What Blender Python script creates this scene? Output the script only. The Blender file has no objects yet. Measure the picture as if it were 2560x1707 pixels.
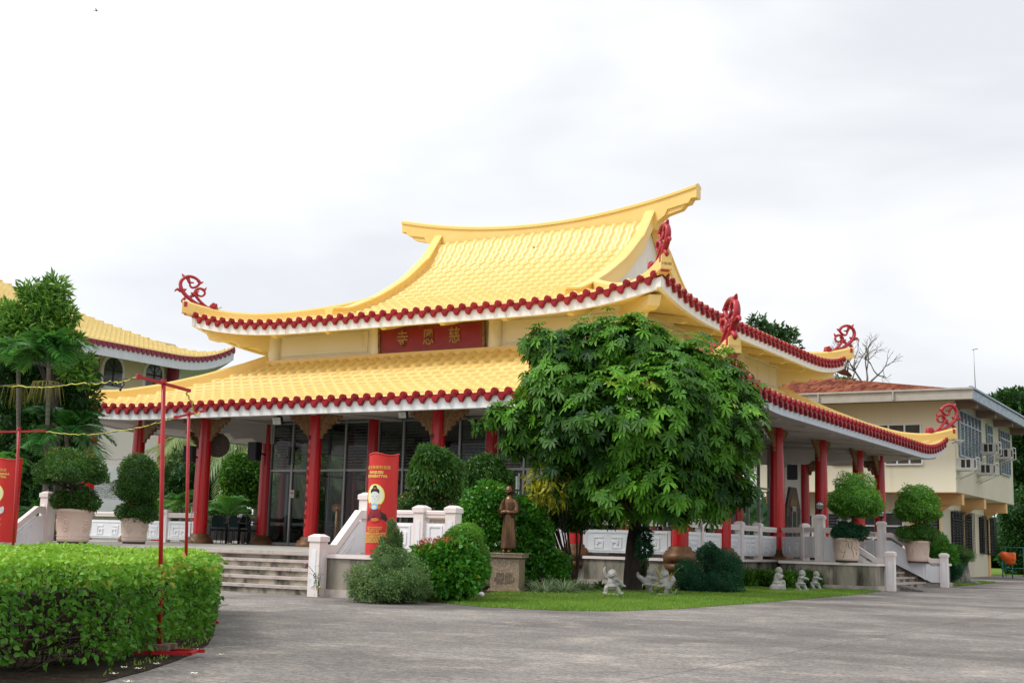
import bpy, math, random
import numpy as np
from math import sin, cos, pi, radians, sqrt, atan2
from mathutils import Vector, Matrix
rng = np.random.default_rng(7); random.seed(7)
sc = bpy.context.scene
COL = sc.collection

# ---------------------------------------------------------------- camera
F = 3217.1; PITCH = radians(8.925); ROLL = radians(1.544); YAW = radians(30.621); EYE = 1.0
_fw = np.array([-sin(YAW), cos(YAW), 0]); _rt = np.array([cos(YAW), sin(YAW), 0]); _up = np.array([0, 0, 1.])
_f = _fw*cos(PITCH)+_up*sin(PITCH); _u = _up*cos(PITCH)-_fw*sin(PITCH)
IX = _rt*cos(ROLL)+_u*sin(ROLL); IU = -_rt*sin(ROLL)+_u*cos(ROLL); FW = _f
CAM = np.array([0, 0, EYE])
cd = bpy.data.cameras.new('camera'); cam = bpy.data.objects.new('camera', cd); COL.objects.link(cam)
cd.sensor_width = 36; cd.lens = F/2560*36; cd.clip_end = 2000; cd.clip_start = .1
cam.matrix_world = Matrix(((IX[0], IU[0], -FW[0], 0), (IX[1], IU[1], -FW[1], 0), (IX[2], IU[2], -FW[2], EYE), (0, 0, 0, 1)))
sc.camera = cam
# points of the place found from the photograph's pixels on a plane or at a distance
def _ray(x, y): return FW*F+IX*(x-1280)-IU*(y-853.5)
def at_z(x, y, z=0.): d = _ray(x, y); return CAM+d*(z-EYE)/d[2]
def at_y(x, y, Y): d = _ray(x, y); return CAM+d*Y/d[1]
def at_x(x, y, X): d = _ray(x, y); return CAM+d*X/d[0]
def at_d(x, y, D): return CAM+_ray(x, y)*D/F

# ---------------------------------------------------------------- light
SUN_EL = 52; SUN_AZ = radians(222)      # azimuth measured from +y clockwise: light comes from -y and -x
w = bpy.data.worlds.new('World'); sc.world = w; w.use_nodes = True
nt = w.node_tree; nt.nodes.clear()
def N(nt, t, **k):
    n = nt.nodes.new(t)
    for a, b in k.items():
        if a.startswith('i_'): n.inputs[a[2:].replace('_', ' ')].default_value = b
        else: setattr(n, a, b)
    return n
out = N(nt, 'ShaderNodeOutputWorld'); bg = N(nt, 'ShaderNodeBackground')
sky = N(nt, 'ShaderNodeTexSky', sky_type='NISHITA', sun_disc=False, sun_elevation=radians(SUN_EL), sun_rotation=SUN_AZ)
tc = N(nt, 'ShaderNodeTexCoord'); mp = N(nt, 'ShaderNodeMapping'); mp.inputs['Scale'].default_value = (1, 1, 2.6); mp.inputs['Location'].default_value = (.15, .1, .0)
n1 = N(nt, 'ShaderNodeTexNoise'); n1.inputs['Scale'].default_value = 2.7; n1.inputs['Detail'].default_value = 4; n1.inputs['Roughness'].default_value = .5; n1.inputs['Distortion'].default_value = .25
rp = N(nt, 'ShaderNodeValToRGB')
rp.color_ramp.elements[0].position = .38; rp.color_ramp.elements[0].color = (5.9, 6.1, 6.45, 1)
rp.color_ramp.elements[1].position = .60; rp.color_ramp.elements[1].color = (7.35, 7.42, 7.55, 1)
mx_ = N(nt, 'ShaderNodeMixRGB'); mx_.inputs[0].default_value = .97
nt.links.new(tc.outputs['Generated'], mp.inputs[0]); nt.links.new(mp.outputs[0], n1.inputs['Vector'])
nt.links.new(n1.outputs[0], rp.inputs[0]); nt.links.new(sky.outputs[0], mx_.inputs[1]); nt.links.new(rp.outputs[0], mx_.inputs[2])
# overcast glow: the cloud layer is brightest round the hidden sun
vd = N(nt, 'ShaderNodeVectorMath', operation='DOT_PRODUCT'); vd.inputs[1].default_value = (sin(SUN_AZ)*cos(radians(SUN_EL)), cos(SUN_AZ)*cos(radians(SUN_EL)), sin(radians(SUN_EL)))
m1 = N(nt, 'ShaderNodeMath', operation='MAXIMUM'); m1.inputs[1].default_value = 0; m2 = N(nt, 'ShaderNodeMath', operation='MULTIPLY_ADD'); m2.inputs[1].default_value = .05; m2.inputs[2].default_value = .1
nt.links.new(tc.outputs['Generated'], vd.inputs[0]); nt.links.new(vd.outputs['Value'], m1.inputs[0]); nt.links.new(m1.outputs[0], m2.inputs[0]); nt.links.new(m2.outputs[0], bg.inputs[1])
nt.links.new(mx_.outputs[0], bg.inputs[0])
nt.links.new(bg.outputs[0], out.inputs[0])
sl = bpy.data.lights.new('sun', 'SUN'); so = bpy.data.objects.new('sun', sl); COL.objects.link(so)
sl.energy = 1.5; sl.angle = radians(12); sl.color = (1, .96, .88)
sd = Vector((sin(SUN_AZ)*cos(radians(SUN_EL)), cos(SUN_AZ)*cos(radians(SUN_EL)), sin(radians(SUN_EL))))
so.rotation_euler = sd.to_track_quat('Z', 'Y').to_euler()
sc.view_settings.view_transform = 'Standard'; sc.view_settings.look = 'None'; sc.view_settings.gamma = 1
sc.view_settings.exposure = 0.5
sc.cycles.max_bounces = 6; sc.cycles.diffuse_bounces = 3; sc.cycles.glossy_bounces = 3; sc.cycles.transmission_bounces = 4
sc.cycles.transparent_max_bounces = 12; sc.cycles.caustics_reflective = False; sc.cycles.caustics_refractive = False

# ---------------------------------------------------------------- materials
def lin(c):
    if isinstance(c, str):
        c = [int(c[i:i+2], 16)/255 for i in (0, 2, 4)]
        c = [v/12.92 if v <= .04045 else ((v+.055)/1.055)**2.4 for v in c]
    return (c[0], c[1], c[2], 1)
MATS = {}
def mat(name, c, rough=.6, c2=None, scale=3., detail=4., lo=.35, hi=.65, bump=0., bscale=40., metal=0., spec=.5, stretch=None, c3=None, s3=20., t3=(.6, .7)):
    m = bpy.data.materials.new(name); m.use_nodes = True; nt = m.node_tree; b = nt.nodes['Principled BSDF']
    b.inputs['Roughness'].default_value = rough; b.inputs['Metallic'].default_value = metal; b.inputs['Specular IOR Level'].default_value = spec
    tc = N(nt, 'ShaderNodeTexCoord'); mp = N(nt, 'ShaderNodeMapping'); nt.links.new(tc.outputs['Object'], mp.inputs[0])
    if stretch: mp.inputs['Scale'].default_value = stretch
    src = None
    if c2 is not None:
        n = N(nt, 'ShaderNodeTexNoise'); n.inputs['Scale'].default_value = scale; n.inputs['Detail'].default_value = detail; n.inputs['Roughness'].default_value = .6
        r = N(nt, 'ShaderNodeValToRGB'); r.color_ramp.elements[0].position = lo; r.color_ramp.elements[1].position = hi
        r.color_ramp.elements[0].color = lin(c); r.color_ramp.elements[1].color = lin(c2)
        nt.links.new(mp.outputs[0], n.inputs['Vector']); nt.links.new(n.outputs[0], r.inputs[0]); src = r.outputs[0]
        if c3 is not None:
            n3 = N(nt, 'ShaderNodeTexNoise'); n3.inputs['Scale'].default_value = s3; n3.inputs['Detail'].default_value = 3
            r3 = N(nt, 'ShaderNodeValToRGB'); r3.color_ramp.elements[0].position = t3[0]; r3.color_ramp.elements[1].position = t3[1]
            mx = N(nt, 'ShaderNodeMixRGB'); mx.inputs[2].default_value = lin(c3)
            nt.links.new(mp.outputs[0], n3.inputs['Vector']); nt.links.new(n3.outputs[0], r3.inputs[0]); nt.links.new(r3.outputs[0], mx.inputs[0]); nt.links.new(src, mx.inputs[1]); src = mx.outputs[0]
        nt.links.new(src, b.inputs['Base Color'])
    else: b.inputs['Base Color'].default_value = lin(c)
    if bump:
        nb = N(nt, 'ShaderNodeTexNoise'); nb.inputs['Scale'].default_value = bscale; nb.inputs['Detail'].default_value = 4
        bn = N(nt, 'ShaderNodeBump'); bn.inputs['Strength'].default_value = bump; bn.inputs['Distance'].default_value = .02
        nt.links.new(mp.outputs[0], nb.inputs['Vector']); nt.links.new(nb.outputs[0], bn.inputs['Height']); nt.links.new(bn.outputs[0], b.inputs['Normal'])
    MATS[name] = m; return m
def leafmat(name, dark, light, yellow=None, ythr=.95, rough=.42, trans=.26):
    m = bpy.data.materials.new(name); m.use_nodes = True; nt = m.node_tree; b = nt.nodes['Principled BSDF']
    a = N(nt, 'ShaderNodeAttribute', attribute_name='lv'); r = N(nt, 'ShaderNodeValToRGB')
    r.color_ramp.elements[0].color = lin(dark); r.color_ramp.elements[1].color = lin(light); r.color_ramp.elements[1].position = ythr-.04
    if yellow: e = r.color_ramp.elements.new(ythr); e.color = lin(yellow)
    b.inputs['Roughness'].default_value = rough; b.inputs['Specular IOR Level'].default_value = .28
    tr = N(nt, 'ShaderNodeBsdfTranslucent'); mx = N(nt, 'ShaderNodeMixShader'); mx.inputs[0].default_value = trans
    hs = N(nt, 'ShaderNodeHueSaturation'); hs.inputs['Value'].default_value = 1.5; hs.inputs['Hue'].default_value = .48
    nt.links.new(a.outputs['Fac'], r.inputs[0]); nt.links.new(r.outputs[0], b.inputs['Base Color']); nt.links.new(r.outputs[0], hs.inputs['Color']); nt.links.new(hs.outputs[0], tr.inputs[0])
    nt.links.new(b.outputs[0], mx.inputs[1]); nt.links.new(tr.outputs[0], mx.inputs[2]); nt.links.new(mx.outputs[0], nt.nodes['Material Output'].inputs[0])
    MATS[name] = m; return m
mat('yellow', (.82, .58, .19), .36, (.80, .53, .15), 1.2, c3=(.62, .42, .14), s3=2.5, t3=(.62, .85), bump=.05, bscale=9)
mat('yellow_smooth', (.84, .60, .20), .42, (.82, .56, .16), .8, c3=(.62, .42, .13), s3=3.5, t3=(.66, .86))
mat('yellow_pale', (.88, .68, .27), .5, (.84, .62, .21), 1.)
mat('soffit_yellow', (.87, .75, .42), .7, (.86, .72, .37), .8)
mat('cream', (.88, .86, .73), .7, (.86, .83, .66), .7, stretch=(1, 1, .3), c3=(.66, .56, .32), s3=2.2, t3=(.62, .85))
mat('gable_white', (.8, .8, .79), .7, (.74, .75, .75), 2.)
mat('red_trim', (.36, .012, .019), .5, (.22, .007, .012), 3., spec=.25, bump=.35, bscale=28)
mat('red_ornament', (.45, .022, .035), .35, (.36, .016, .026), 5.)
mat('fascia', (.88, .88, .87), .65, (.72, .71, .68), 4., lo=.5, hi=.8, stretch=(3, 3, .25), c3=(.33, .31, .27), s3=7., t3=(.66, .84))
mat('fascia_blue_shade', (.66, .70, .75), .65, (.56, .60, .66), 4., stretch=(3, 3, .3))  # bluish shade of the temple's side eaves, put into the white's colour
mat('soffit_white', (.70, .69, .65), .8, (.6, .59, .55), .6)
mat('column_red', (.60, .009, .012), .27, (.47, .007, .010), 1.4, bump=.12, bscale=5, stretch=(1, 1, .35))
mat('gold', (.17, .08, .03), .5, (.09, .042, .017), 7, metal=.3, bump=.15, bscale=12)
mat('gold_letter', (.38, .22, .09), .5, metal=.1)
mat('column_letter', (.16, .04, .02), .5)
mat('column_letter_gold', (.5, .3, .08), .5)
mat('plaque_red', (.30, .012, .018), .4, (.24, .008, .012), 2.)
mat('plaque_frame', (.30, .16, .05), .5, (.12, .05, .02), 9.)
mat('pink', (.84, .76, .74), .6, (.81, .72, .69), 2.2, c3=(.42, .36, .32), s3=9., t3=(.7, .85), bump=.06, bscale=60)
mat('panel_white', (.86, .87, .89), .55, (.80, .81, .84), 1.6, bump=.03)
mat('footing', (.52, .45, .41), .8, (.30, .27, .24), 3., bump=.2)
mat('concrete_wall', (.33, .30, .24), .9, (.055, .05, .035), 1.5, lo=.42, hi=.68, stretch=(1.6, 1.6, .35), bump=.5, bscale=50, c3=(.48, .42, .32), s3=4., t3=(.6, .75))
mat('step_riser', (.40, .36, .28), .9, (.06, .055, .04), 2.6, lo=.40, hi=.62, bump=.5, bscale=70)
mat('step_edge', (.50, .43, .40), .75, (.38, .32, .29), 7., c3=(.16, .15, .12), s3=5, t3=(.6, .75))
mat('terrace_floor', (.38, .36, .31), .8, (.26, .25, .22), 3., stretch=(1, 3, 1), bump=.2)
mat('mullion', (.34, .34, .33), .45, metal=.6)
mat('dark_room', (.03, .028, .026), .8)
mat('black', (.008, .008, .009), .5)
mat('black_metal', (.02, .02, .022), .45, metal=.5)
mat('dark_green_fabric', (.006, .035, .03), .8)
mat('white_paint', (.78, .78, .78), .5)
mat('white_frosted', (.75, .75, .75), .3)
mat('pot_pink', (.72, .57, .47), .65, (.66, .50, .41), 2.5, bump=.08, c3=(.40, .30, .24), s3=2.6, t3=(.66, .85))
mat('pot_dark', (.06, .05, .045), .9)
mat('crack', (.08, .06, .05), .9)
mat('granite', (.38, .29, .19), .5, (.18, .13, .09), 60., detail=6, bump=.1, bscale=80, c3=(.50, .42, .32), s3=28., t3=(.55, .68))
mat('engraved', (.15, .11, .08), .7)
mat('bronze', (.18, .10, .05), .36, (.09, .05, .03), 9., metal=.85, stretch=(1, 1, .3), bump=.1, bscale=20)
mat('stone', (.42, .41, .38), .85, (.26, .26, .24), 9., bump=.4, bscale=60, c3=(.56, .55, .52), s3=16, t3=(.55, .7))
mat('dark_stone', (.30, .29, .26), .9, (.12, .115, .10), 5., bump=.7, bscale=30)
mat('pole_red', (.46, .008, .014), .4, (.36, .006, .01), 6.)
mat('banner_red', (.66, .022, .016), .5, (.60, .018, .012), 3.)
mat('banner_gold', (.80, .55, .12), .6)
mat('banner_yellow', (.9, .75, .12), .6)
mat('banner_cream', (.85, .82, .5), .6)
mat('banner_skin', (.72, .74, .72), .6)
mat('banner_maroon', (.25, .008, .02), .6)
mat('banner_black', (.02, .012, .012), .6)
mat('banner_orange', (.60, .16, .04), .6)
mat('banner_blue', (.25, .55, .85), .6)
mat('wire_yellow', (.55, .50, .06), .5)
mat('trunk', (.045, .032, .022), .9, (.02, .014, .010), 5., stretch=(2, 2, .5), bump=1., bscale=18, c3=(.14, .13, .11), s3=14, t3=(.68, .78))
mat('trunk_grey', (.20, .18, .14), .9, (.10, .09, .07), 4., stretch=(1, 1, 6), bump=.5)
mat('twig', (.05, .03, .02), .9)
mat('soil', (.05, .038, .026), 1., (.02, .016, .012), 9., c3=(.12, .09, .055), s3=40., t3=(.62, .68), bump=.25, bscale=30, spec=.1)
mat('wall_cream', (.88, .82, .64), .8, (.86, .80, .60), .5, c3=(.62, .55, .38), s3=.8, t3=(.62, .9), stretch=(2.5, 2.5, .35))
mat('wall_cream_shaded', (.62, .58, .45), .8, (.56, .52, .40), .8, stretch=(1, 1, .4))  # same cream wall, with the shade of its side face painted darker
mat('orange_beam', (.75, .47, .20), .75, (.70, .43, .18), 1.)
mat('brown_beam', (.26, .19, .15), .8)
mat('gutter', (.44, .42, .38), .5, (.36, .34, .30), 2.)
mat('gutter_blue', (.34, .42, .50), .5, (.20, .25, .32), 5.)
mat('window_dark', (.05, .055, .06), .12, (.09, .10, .10), 2.)
mat('louvre', (.22, .25, .27), .2)
mat('ac_white', (.62, .62, .58), .6, (.5, .5, .46), 5.)
mat('ac_dark', (.03, .025, .02), .8)
mat('lbuild_wall', (.72, .64, .52), .8, (.69, .61, .49), .4)
mat('lbuild_lower', (.82, .77, .72), .8, (.79, .74, .69), .4)
mat('frieze', (.66, .68, .70), .8, (.05, .06, .07), 22., lo=.54, hi=.6, detail=1)
mat('maroon', (.22, .012, .04), .5)
mat('tarp', (.85, .14, .02), .6, (.75, .11, .015), 4., bump=.3, bscale=6)
mat('fence_green', (.02, .16, .14), .5)
mat('petal', (.8, .78, .66), .5)
mat('bloom_pink', (.7, .1, .45), .5)
mat('brick', (.16, .10, .07), .9, bump=.4)
mat('wood_brown', (.10, .06, .04), .6, (.05, .03, .02), 8.)
mat('bird', (.02, .02, .03), .6)
leafmat('leaf_tree', (.009, .05, .007), (.14, .38, .025), (.32, .46, .05), .92, rough=.5)
leafmat('leaf_yellow', (.14, .22, .02), (.66, .60, .05))
leafmat('leaf_hedge', (.035, .15, .012), (.16, .38, .03), (.30, .33, .05), .98)
leafmat('leaf_left', (.03, .12, .015), (.20, .42, .06))
leafmat('leaf_lime', (.15, .38, .025), (.34, .56, .07))
leafmat('leaf_mid', (.02, .09, .012), (.11, .29, .03), (.35, .28, .02), .975)
leafmat('leaf_bright', (.02, .12, .012), (.11, .36, .03), (.5, .35, .02), .985)
leafmat('leaf_dark', (.012, .065, .028), (.04, .155, .07))
leafmat('leaf_bg', (.008, .04, .010), (.055, .16, .028), (.12, .2, .03), .95)
leafmat('leaf_grey', (.055, .13, .035), (.20, .33, .11), (.22, .14, .08), .95)
leafmat('leaf_topiary', (.012, .055, .010), (.085, .22, .028), (.35, .25, .02), .965)
leafmat('leaf_round', (.035, .15, .014), (.15, .36, .04))
leafmat('leaf_palm', (.008, .07, .014), (.09, .32, .045), (.25, .25, .03), .95, rough=.3)
leafmat('leaf_palm_pale', (.10, .19, .05), (.30, .38, .14), (.4, .35, .1), .9)
leafmat('leaf_purple', (.02, .005, .008), (.07, .015, .025))
leafmat('leaf_red', (.38, .06, .04), (.62, .20, .10))
leafmat('leaf_stripe', (.04, .14, .03), (.35, .42, .25))
leafmat('grass', (.085, .20, .02), (.22, .37, .05), (.30, .36, .05), .93, trans=.3)
leafmat('flower_pink', (.55, .12, .12), (.75, .3, .25))
leafmat('flower_white', (.75, .75, .7), (.8, .8, .78))
leafmat('palm_fruit', (.25, .28, .02), (.5, .48, .08))
def glassmat(name, tint, refl):
    m = bpy.data.materials.new(name); m.use_nodes = True; nt = m.node_tree; nt.nodes.clear()
    o = N(nt, 'ShaderNodeOutputMaterial'); t = N(nt, 'ShaderNodeBsdfTransparent'); t.inputs[0].default_value = tint
    g = N(nt, 'ShaderNodeBsdfGlossy'); g.inputs['Roughness'].default_value = .02; fr = N(nt, 'ShaderNodeFresnel'); fr.inputs[0].default_value = refl
    mx = N(nt, 'ShaderNodeMixShader'); nt.links.new(fr.outputs[0], mx.inputs[0]); nt.links.new(t.outputs[0], mx.inputs[1]); nt.links.new(g.outputs[0], mx.inputs[2]); nt.links.new(mx.outputs[0], o.inputs[0])
    MATS[name] = m
glassmat('glass', (.70, .73, .73, 1), 1.22)
def perforated(name, c):
    m = mat(name, c, .5, (.14, .06, .02), 12., bump=.6, bscale=30); nt = m.node_tree; b = nt.nodes['Principled BSDF']
    tc = N(nt, 'ShaderNodeTexCoord'); v = N(nt, 'ShaderNodeTexNoise'); v.inputs['Scale'].default_value = 17; v.inputs['Detail'].default_value = 1.5; v.inputs['Distortion'].default_value = 2.5
    r = N(nt, 'ShaderNodeValToRGB'); r.color_ramp.elements[0].position = .60; r.color_ramp.elements[1].position = .61
    t = N(nt, 'ShaderNodeBsdfTransparent'); mx = N(nt, 'ShaderNodeMixShader')
    nt.links.new(tc.outputs['Object'], v.inputs['Vector']); nt.links.new(v.outputs[0], r.inputs[0]); nt.links.new(r.outputs[0], mx.inputs[0])
    nt.links.new(b.outputs[0], mx.inputs[1]); nt.links.new(t.outputs[0], mx.inputs[2]); nt.links.new(mx.outputs[0], nt.nodes['Material Output'].inputs[0])
perforated('carved_gold', (.34, .18, .06))
# weathered paving
m = mat('asphalt', (.285, .268, .255), .9, (.145, .137, .13), .55, detail=9, lo=.3, hi=.72, c3=(.33, .30, .27), s3=1.6, t3=(.52, .72), bump=.8, bscale=26)
nt = m.node_tree; b = nt.nodes['Principled BSDF']; src = b.inputs['Base Color'].links[0].from_socket
g = N(nt, 'ShaderNodeTexNoise'); g.inputs['Scale'].default_value = 22; g.inputs['Detail'].default_value = 8; g.inputs['Roughness'].default_value = .85
r = N(nt, 'ShaderNodeValToRGB'); r.color_ramp.elements[0].position = .34; r.color_ramp.elements[0].color = (.22, .22, .23, 1); r.color_ramp.elements[1].position = .66; r.color_ramp.elements[1].color = (1.75, 1.7, 1.65, 1)
mu = N(nt, 'ShaderNodeMixRGB', blend_type='MULTIPLY'); mu.inputs[0].default_value = 1
tc = N(nt, 'ShaderNodeTexCoord'); nt.links.new(tc.outputs['Object'], g.inputs['Vector']); nt.links.new(g.outputs[0], r.inputs[0]); nt.links.new(src, mu.inputs[1]); nt.links.new(r.outputs[0], mu.inputs[2])
# brushed streaks running across the slab
g2 = N(nt, 'ShaderNodeTexNoise'); g2.inputs['Scale'].default_value = 2.2; g2.inputs['Detail'].default_value = 7; g2.inputs['Roughness'].default_value = .75
mp2 = N(nt, 'ShaderNodeMapping'); mp2.inputs['Rotation'].default_value = (0, 0, -YAW); mp2.inputs['Scale'].default_value = (2.6, 5.6, 1)
r2 = N(nt, 'ShaderNodeValToRGB'); r2.color_ramp.elements[0].position = .33; r2.color_ramp.elements[0].color = (.62, .62, .63, 1); r2.color_ramp.elements[1].position = .66; r2.color_ramp.elements[1].color = (1.3, 1.28, 1.25, 1)
mu2 = N(nt, 'ShaderNodeMixRGB', blend_type='MULTIPLY'); mu2.inputs[0].default_value = 1
nt.links.new(tc.outputs['Object'], mp2.inputs[0]); nt.links.new(mp2.outputs[0], g2.inputs['Vector']); nt.links.new(g2.outputs[0], r2.inputs[0])
nt.links.new(mu.outputs[0], mu2.inputs[1]); nt.links.new(r2.outputs[0], mu2.inputs[2]); bk = N(nt, 'ShaderNodeTexBrick'); bk.inputs['Scale'].default_value = 1; bk.inputs['Brick Width'].default_value = 4.2; bk.inputs['Row Height'].default_value = 3.4; bk.inputs['Mortar Size'].default_value = .018; bk.inputs['Mortar Smooth'].default_value = .4; bk.offset = 0
bk.inputs['Color1'].default_value = (1, 1, 1, 1); bk.inputs['Color2'].default_value = (.82, .82, .83, 1); bk.inputs['Mortar'].default_value = (.58, .57, .56, 1)
dn_ = N(nt, 'ShaderNodeTexNoise'); dn_.inputs['Scale'].default_value = 1.3; dn_.inputs['Detail'].default_value = 5; ad = N(nt, 'ShaderNodeMixRGB', blend_type='ADD'); ad.inputs[0].default_value = .12
mu3 = N(nt, 'ShaderNodeMixRGB', blend_type='MULTIPLY'); mu3.inputs[0].default_value = 1
nt.links.new(tc.outputs['Object'], dn_.inputs['Vector']); nt.links.new(tc.outputs['Object'], ad.inputs[1]); nt.links.new(dn_.outputs['Color'], ad.inputs[2]); nt.links.new(ad.outputs[0], bk.inputs['Vector'])
sp_ = N(nt, 'ShaderNodeTexNoise'); sp_.inputs['Scale'].default_value = .33; sp_.inputs['Detail'].default_value = 6; rs = N(nt, 'ShaderNodeValToRGB'); rs.color_ramp.elements[0].position = .38; rs.color_ramp.elements[0].color = (.68, .67, .66, 1); rs.color_ramp.elements[1].position = .6; rs.color_ramp.elements[1].color = (1.12, 1.11, 1.1, 1)
mu4 = N(nt, 'ShaderNodeMixRGB', blend_type='MULTIPLY'); mu4.inputs[0].default_value = 1; nt.links.new(tc.outputs['Object'], sp_.inputs['Vector']); nt.links.new(sp_.outputs[0], rs.inputs[0])
nt.links.new(mu2.outputs[0], mu3.inputs[1]); nt.links.new(bk.outputs[0], mu3.inputs[2]); nt.links.new(mu3.outputs[0], mu4.inputs[1]); nt.links.new(rs.outputs[0], mu4.inputs[2]); nt.links.new(mu4.outputs[0], b.inputs['Base Color'])
mat('lawn_soil', (.10, .17, .02), 1., (.14, .22, .035), 5., spec=.1)
# rusty sheet roof
mat('rust_roof', (.13, .035, .02), .95, (.30, .11, .055), 1.6, lo=.38, hi=.62, detail=9, stretch=(1.6, .45, .5), c3=(.09, .018, .014), s3=3.2, t3=(.5, .6), spec=.05)

# ---------------------------------------------------------------- builders
def V3(a): return np.asarray(a, float)
class MB:
    def __init__(s): s.v = []; s.f = []; s.m = []; s.sm = []; s.n = 0; s.fr = None
    def frame(s, o=None, u=(1, 0, 0), v=(0, 1, 0), w=(0, 0, 1)):
        s.fr = None if o is None else (V3(o), np.array([V3(u), V3(v), V3(w)])); return s
    def add(s, V, Fc, m=0, sm=False):
        V = np.asarray(V, float).reshape(-1, 3)
        if s.fr: V = s.fr[0]+V@s.fr[1]
        s.v.append(V)
        for f in Fc: s.f.append([i+s.n for i in f]); s.m.append(m); s.sm.append(sm)
        s.n += len(V); return s
    def box(s, x0, x1, y0, y1, z0, z1, m=0):
        V = [(x, y, z) for z in (z0, z1) for y in (y0, y1) for x in (x0, x1)]
        return s.add(V, [(0, 2, 3, 1), (4, 5, 7, 6), (0, 1, 5, 4), (2, 6, 7, 3), (0, 4, 6, 2), (1, 3, 7, 5)], m)
    def cbox(s, c, sx, sy, sz, m=0, rz=0):
        a = [(x*cos(rz)-y*sin(rz)+c[0], x*sin(rz)+y*cos(rz)+c[1], z+c[2]) for z in (-sz/2, sz/2) for y in (-sy/2, sy/2) for x in (-sx/2, sx/2)]
        return s.add(a, [(0, 2, 3, 1), (4, 5, 7, 6), (0, 1, 5, 4), (2, 6, 7, 3), (0, 4, 6, 2), (1, 3, 7, 5)], m)
    def lathe(s, prof, c=(0, 0, 0), n=20, m=0, sm=True, cap=True):
        V = []; Fc = []
        for r, z in prof:
            for i in range(n): a = 2*pi*i/n; V.append((c[0]+r*cos(a), c[1]+r*sin(a), c[2]+z))
        for k in range(len(prof)-1):
            for i in range(n): j = (i+1) % n; Fc.append((k*n+i, k*n+j, (k+1)*n+j, (k+1)*n+i))
        s.add(V, Fc, m, sm)
        if cap:
            s.add(V[-n:], [tuple(range(n))], m); s.add(V[:n], [tuple(reversed(range(n)))], m)
        return s
    def tube(s, pts, r, n=8, m=0, sm=True, flat=1.):
        pts = [V3(p) for p in pts]; k = len(pts); R = r if hasattr(r, '__len__') else [r]*k
        V = []; Fc = []; pb = None
        for i, p in enumerate(pts):
            t = pts[min(i+1, k-1)]-pts[max(i-1, 0)]; t = t/(np.linalg.norm(t)+1e-9)
            ref = pb if pb is not None else (V3((0, 0, 1)) if abs(t[2]) < .9 else V3((1, 0, 0)))
            a = np.cross(t, ref) if pb is None else ref-t*np.dot(ref, t)
            a = a/(np.linalg.norm(a)+1e-9); pb = a; b_ = np.cross(t, a)
            for j in range(n): q = 2*pi*j/n; V.append(p+(a*cos(q)+b_*sin(q)*flat)*R[i])
        for i in range(k-1):
            for j in range(n): l = (j+1) % n; Fc.append((i*n+j, i*n+l, (i+1)*n+l, (i+1)*n+j))
        Fc.append(tuple(reversed(range(n)))); Fc.append(tuple(range((k-1)*n, k*n)))
        return s.add(V, Fc, m, sm)
    def prism(s, poly, o, u, v, w, m=0):     # poly in (u, v), extruded by vector w
        o, u, v, w = map(V3, (o, u, v, w)); n = len(poly); A = [o+u*a+v*b_ for a, b_ in poly]; B = [p+w for p in A]
        return s.add(A+B, [tuple(reversed(range(n))), tuple(range(n, 2*n))]+[(i, (i+1) % n, n+(i+1) % n, n+i) for i in range(n)], m)
    def sph(s, c, r, n=12, k=8, m=0):
        r = (r, r, r) if not hasattr(r, '__len__') else r; V = []; Fc = []
        for i in range(k+1):
            p = pi*i/k
            for j in range(n): q = 2*pi*j/n; V.append((c[0]+r[0]*sin(p)*cos(q), c[1]+r[1]*sin(p)*sin(q), c[2]+r[2]*cos(p)))
        for i in range(k):
            for j in range(n): l = (j+1) % n; Fc.append((i*n+j, (i+1)*n+j, (i+1)*n+l, i*n+l))
        return s.add(V, Fc, m, True)
    def sweep(s, pts, prof, side, m=0, sm=False):   # prof (a along side, b up) per station
        pts = [V3(p) for p in pts]; side = V3(side); V = []; k = len(prof(0)); n = len(pts)
        for i, p in enumerate(pts):
            for a, b_ in prof(i): V.append(p+side*a+V3((0, 0, b_)))
        Fc = [(i*k+j, i*k+(j+1) % k, (i+1)*k+(j+1) % k, (i+1)*k+j) for i in range(n-1) for j in range(k)]
        Fc += [tuple(reversed(range(k))), tuple(range((n-1)*k, n*k))]
        return s.add(V, Fc, m, sm)
    def build(s, name, mats, parent=None, loc=None):
        V = np.concatenate(s.v) if s.v else np.zeros((0, 3)); me = bpy.data.meshes.new(name)
        if parent is not None and loc is None: V = V-V3(parent.get('_loc', (0, 0, 0)))
        me.from_pydata(V.tolist(), [], s.f)
        for m in (mats if isinstance(mats, (list, tuple)) else [mats]): me.materials.append(MATS[m])
        me.polygons.foreach_set('material_index', s.m); me.polygons.foreach_set('use_smooth', s.sm); me.update()
        return link(name, me, parent)
def link(name, me, parent=None):
    o = bpy.data.objects.new(name, me); COL.objects.link(o)
    if parent is not None:
        o.parent = parent
        if '_loc' in parent.keys(): o['_loc'] = list(parent['_loc'])
    return o
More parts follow.
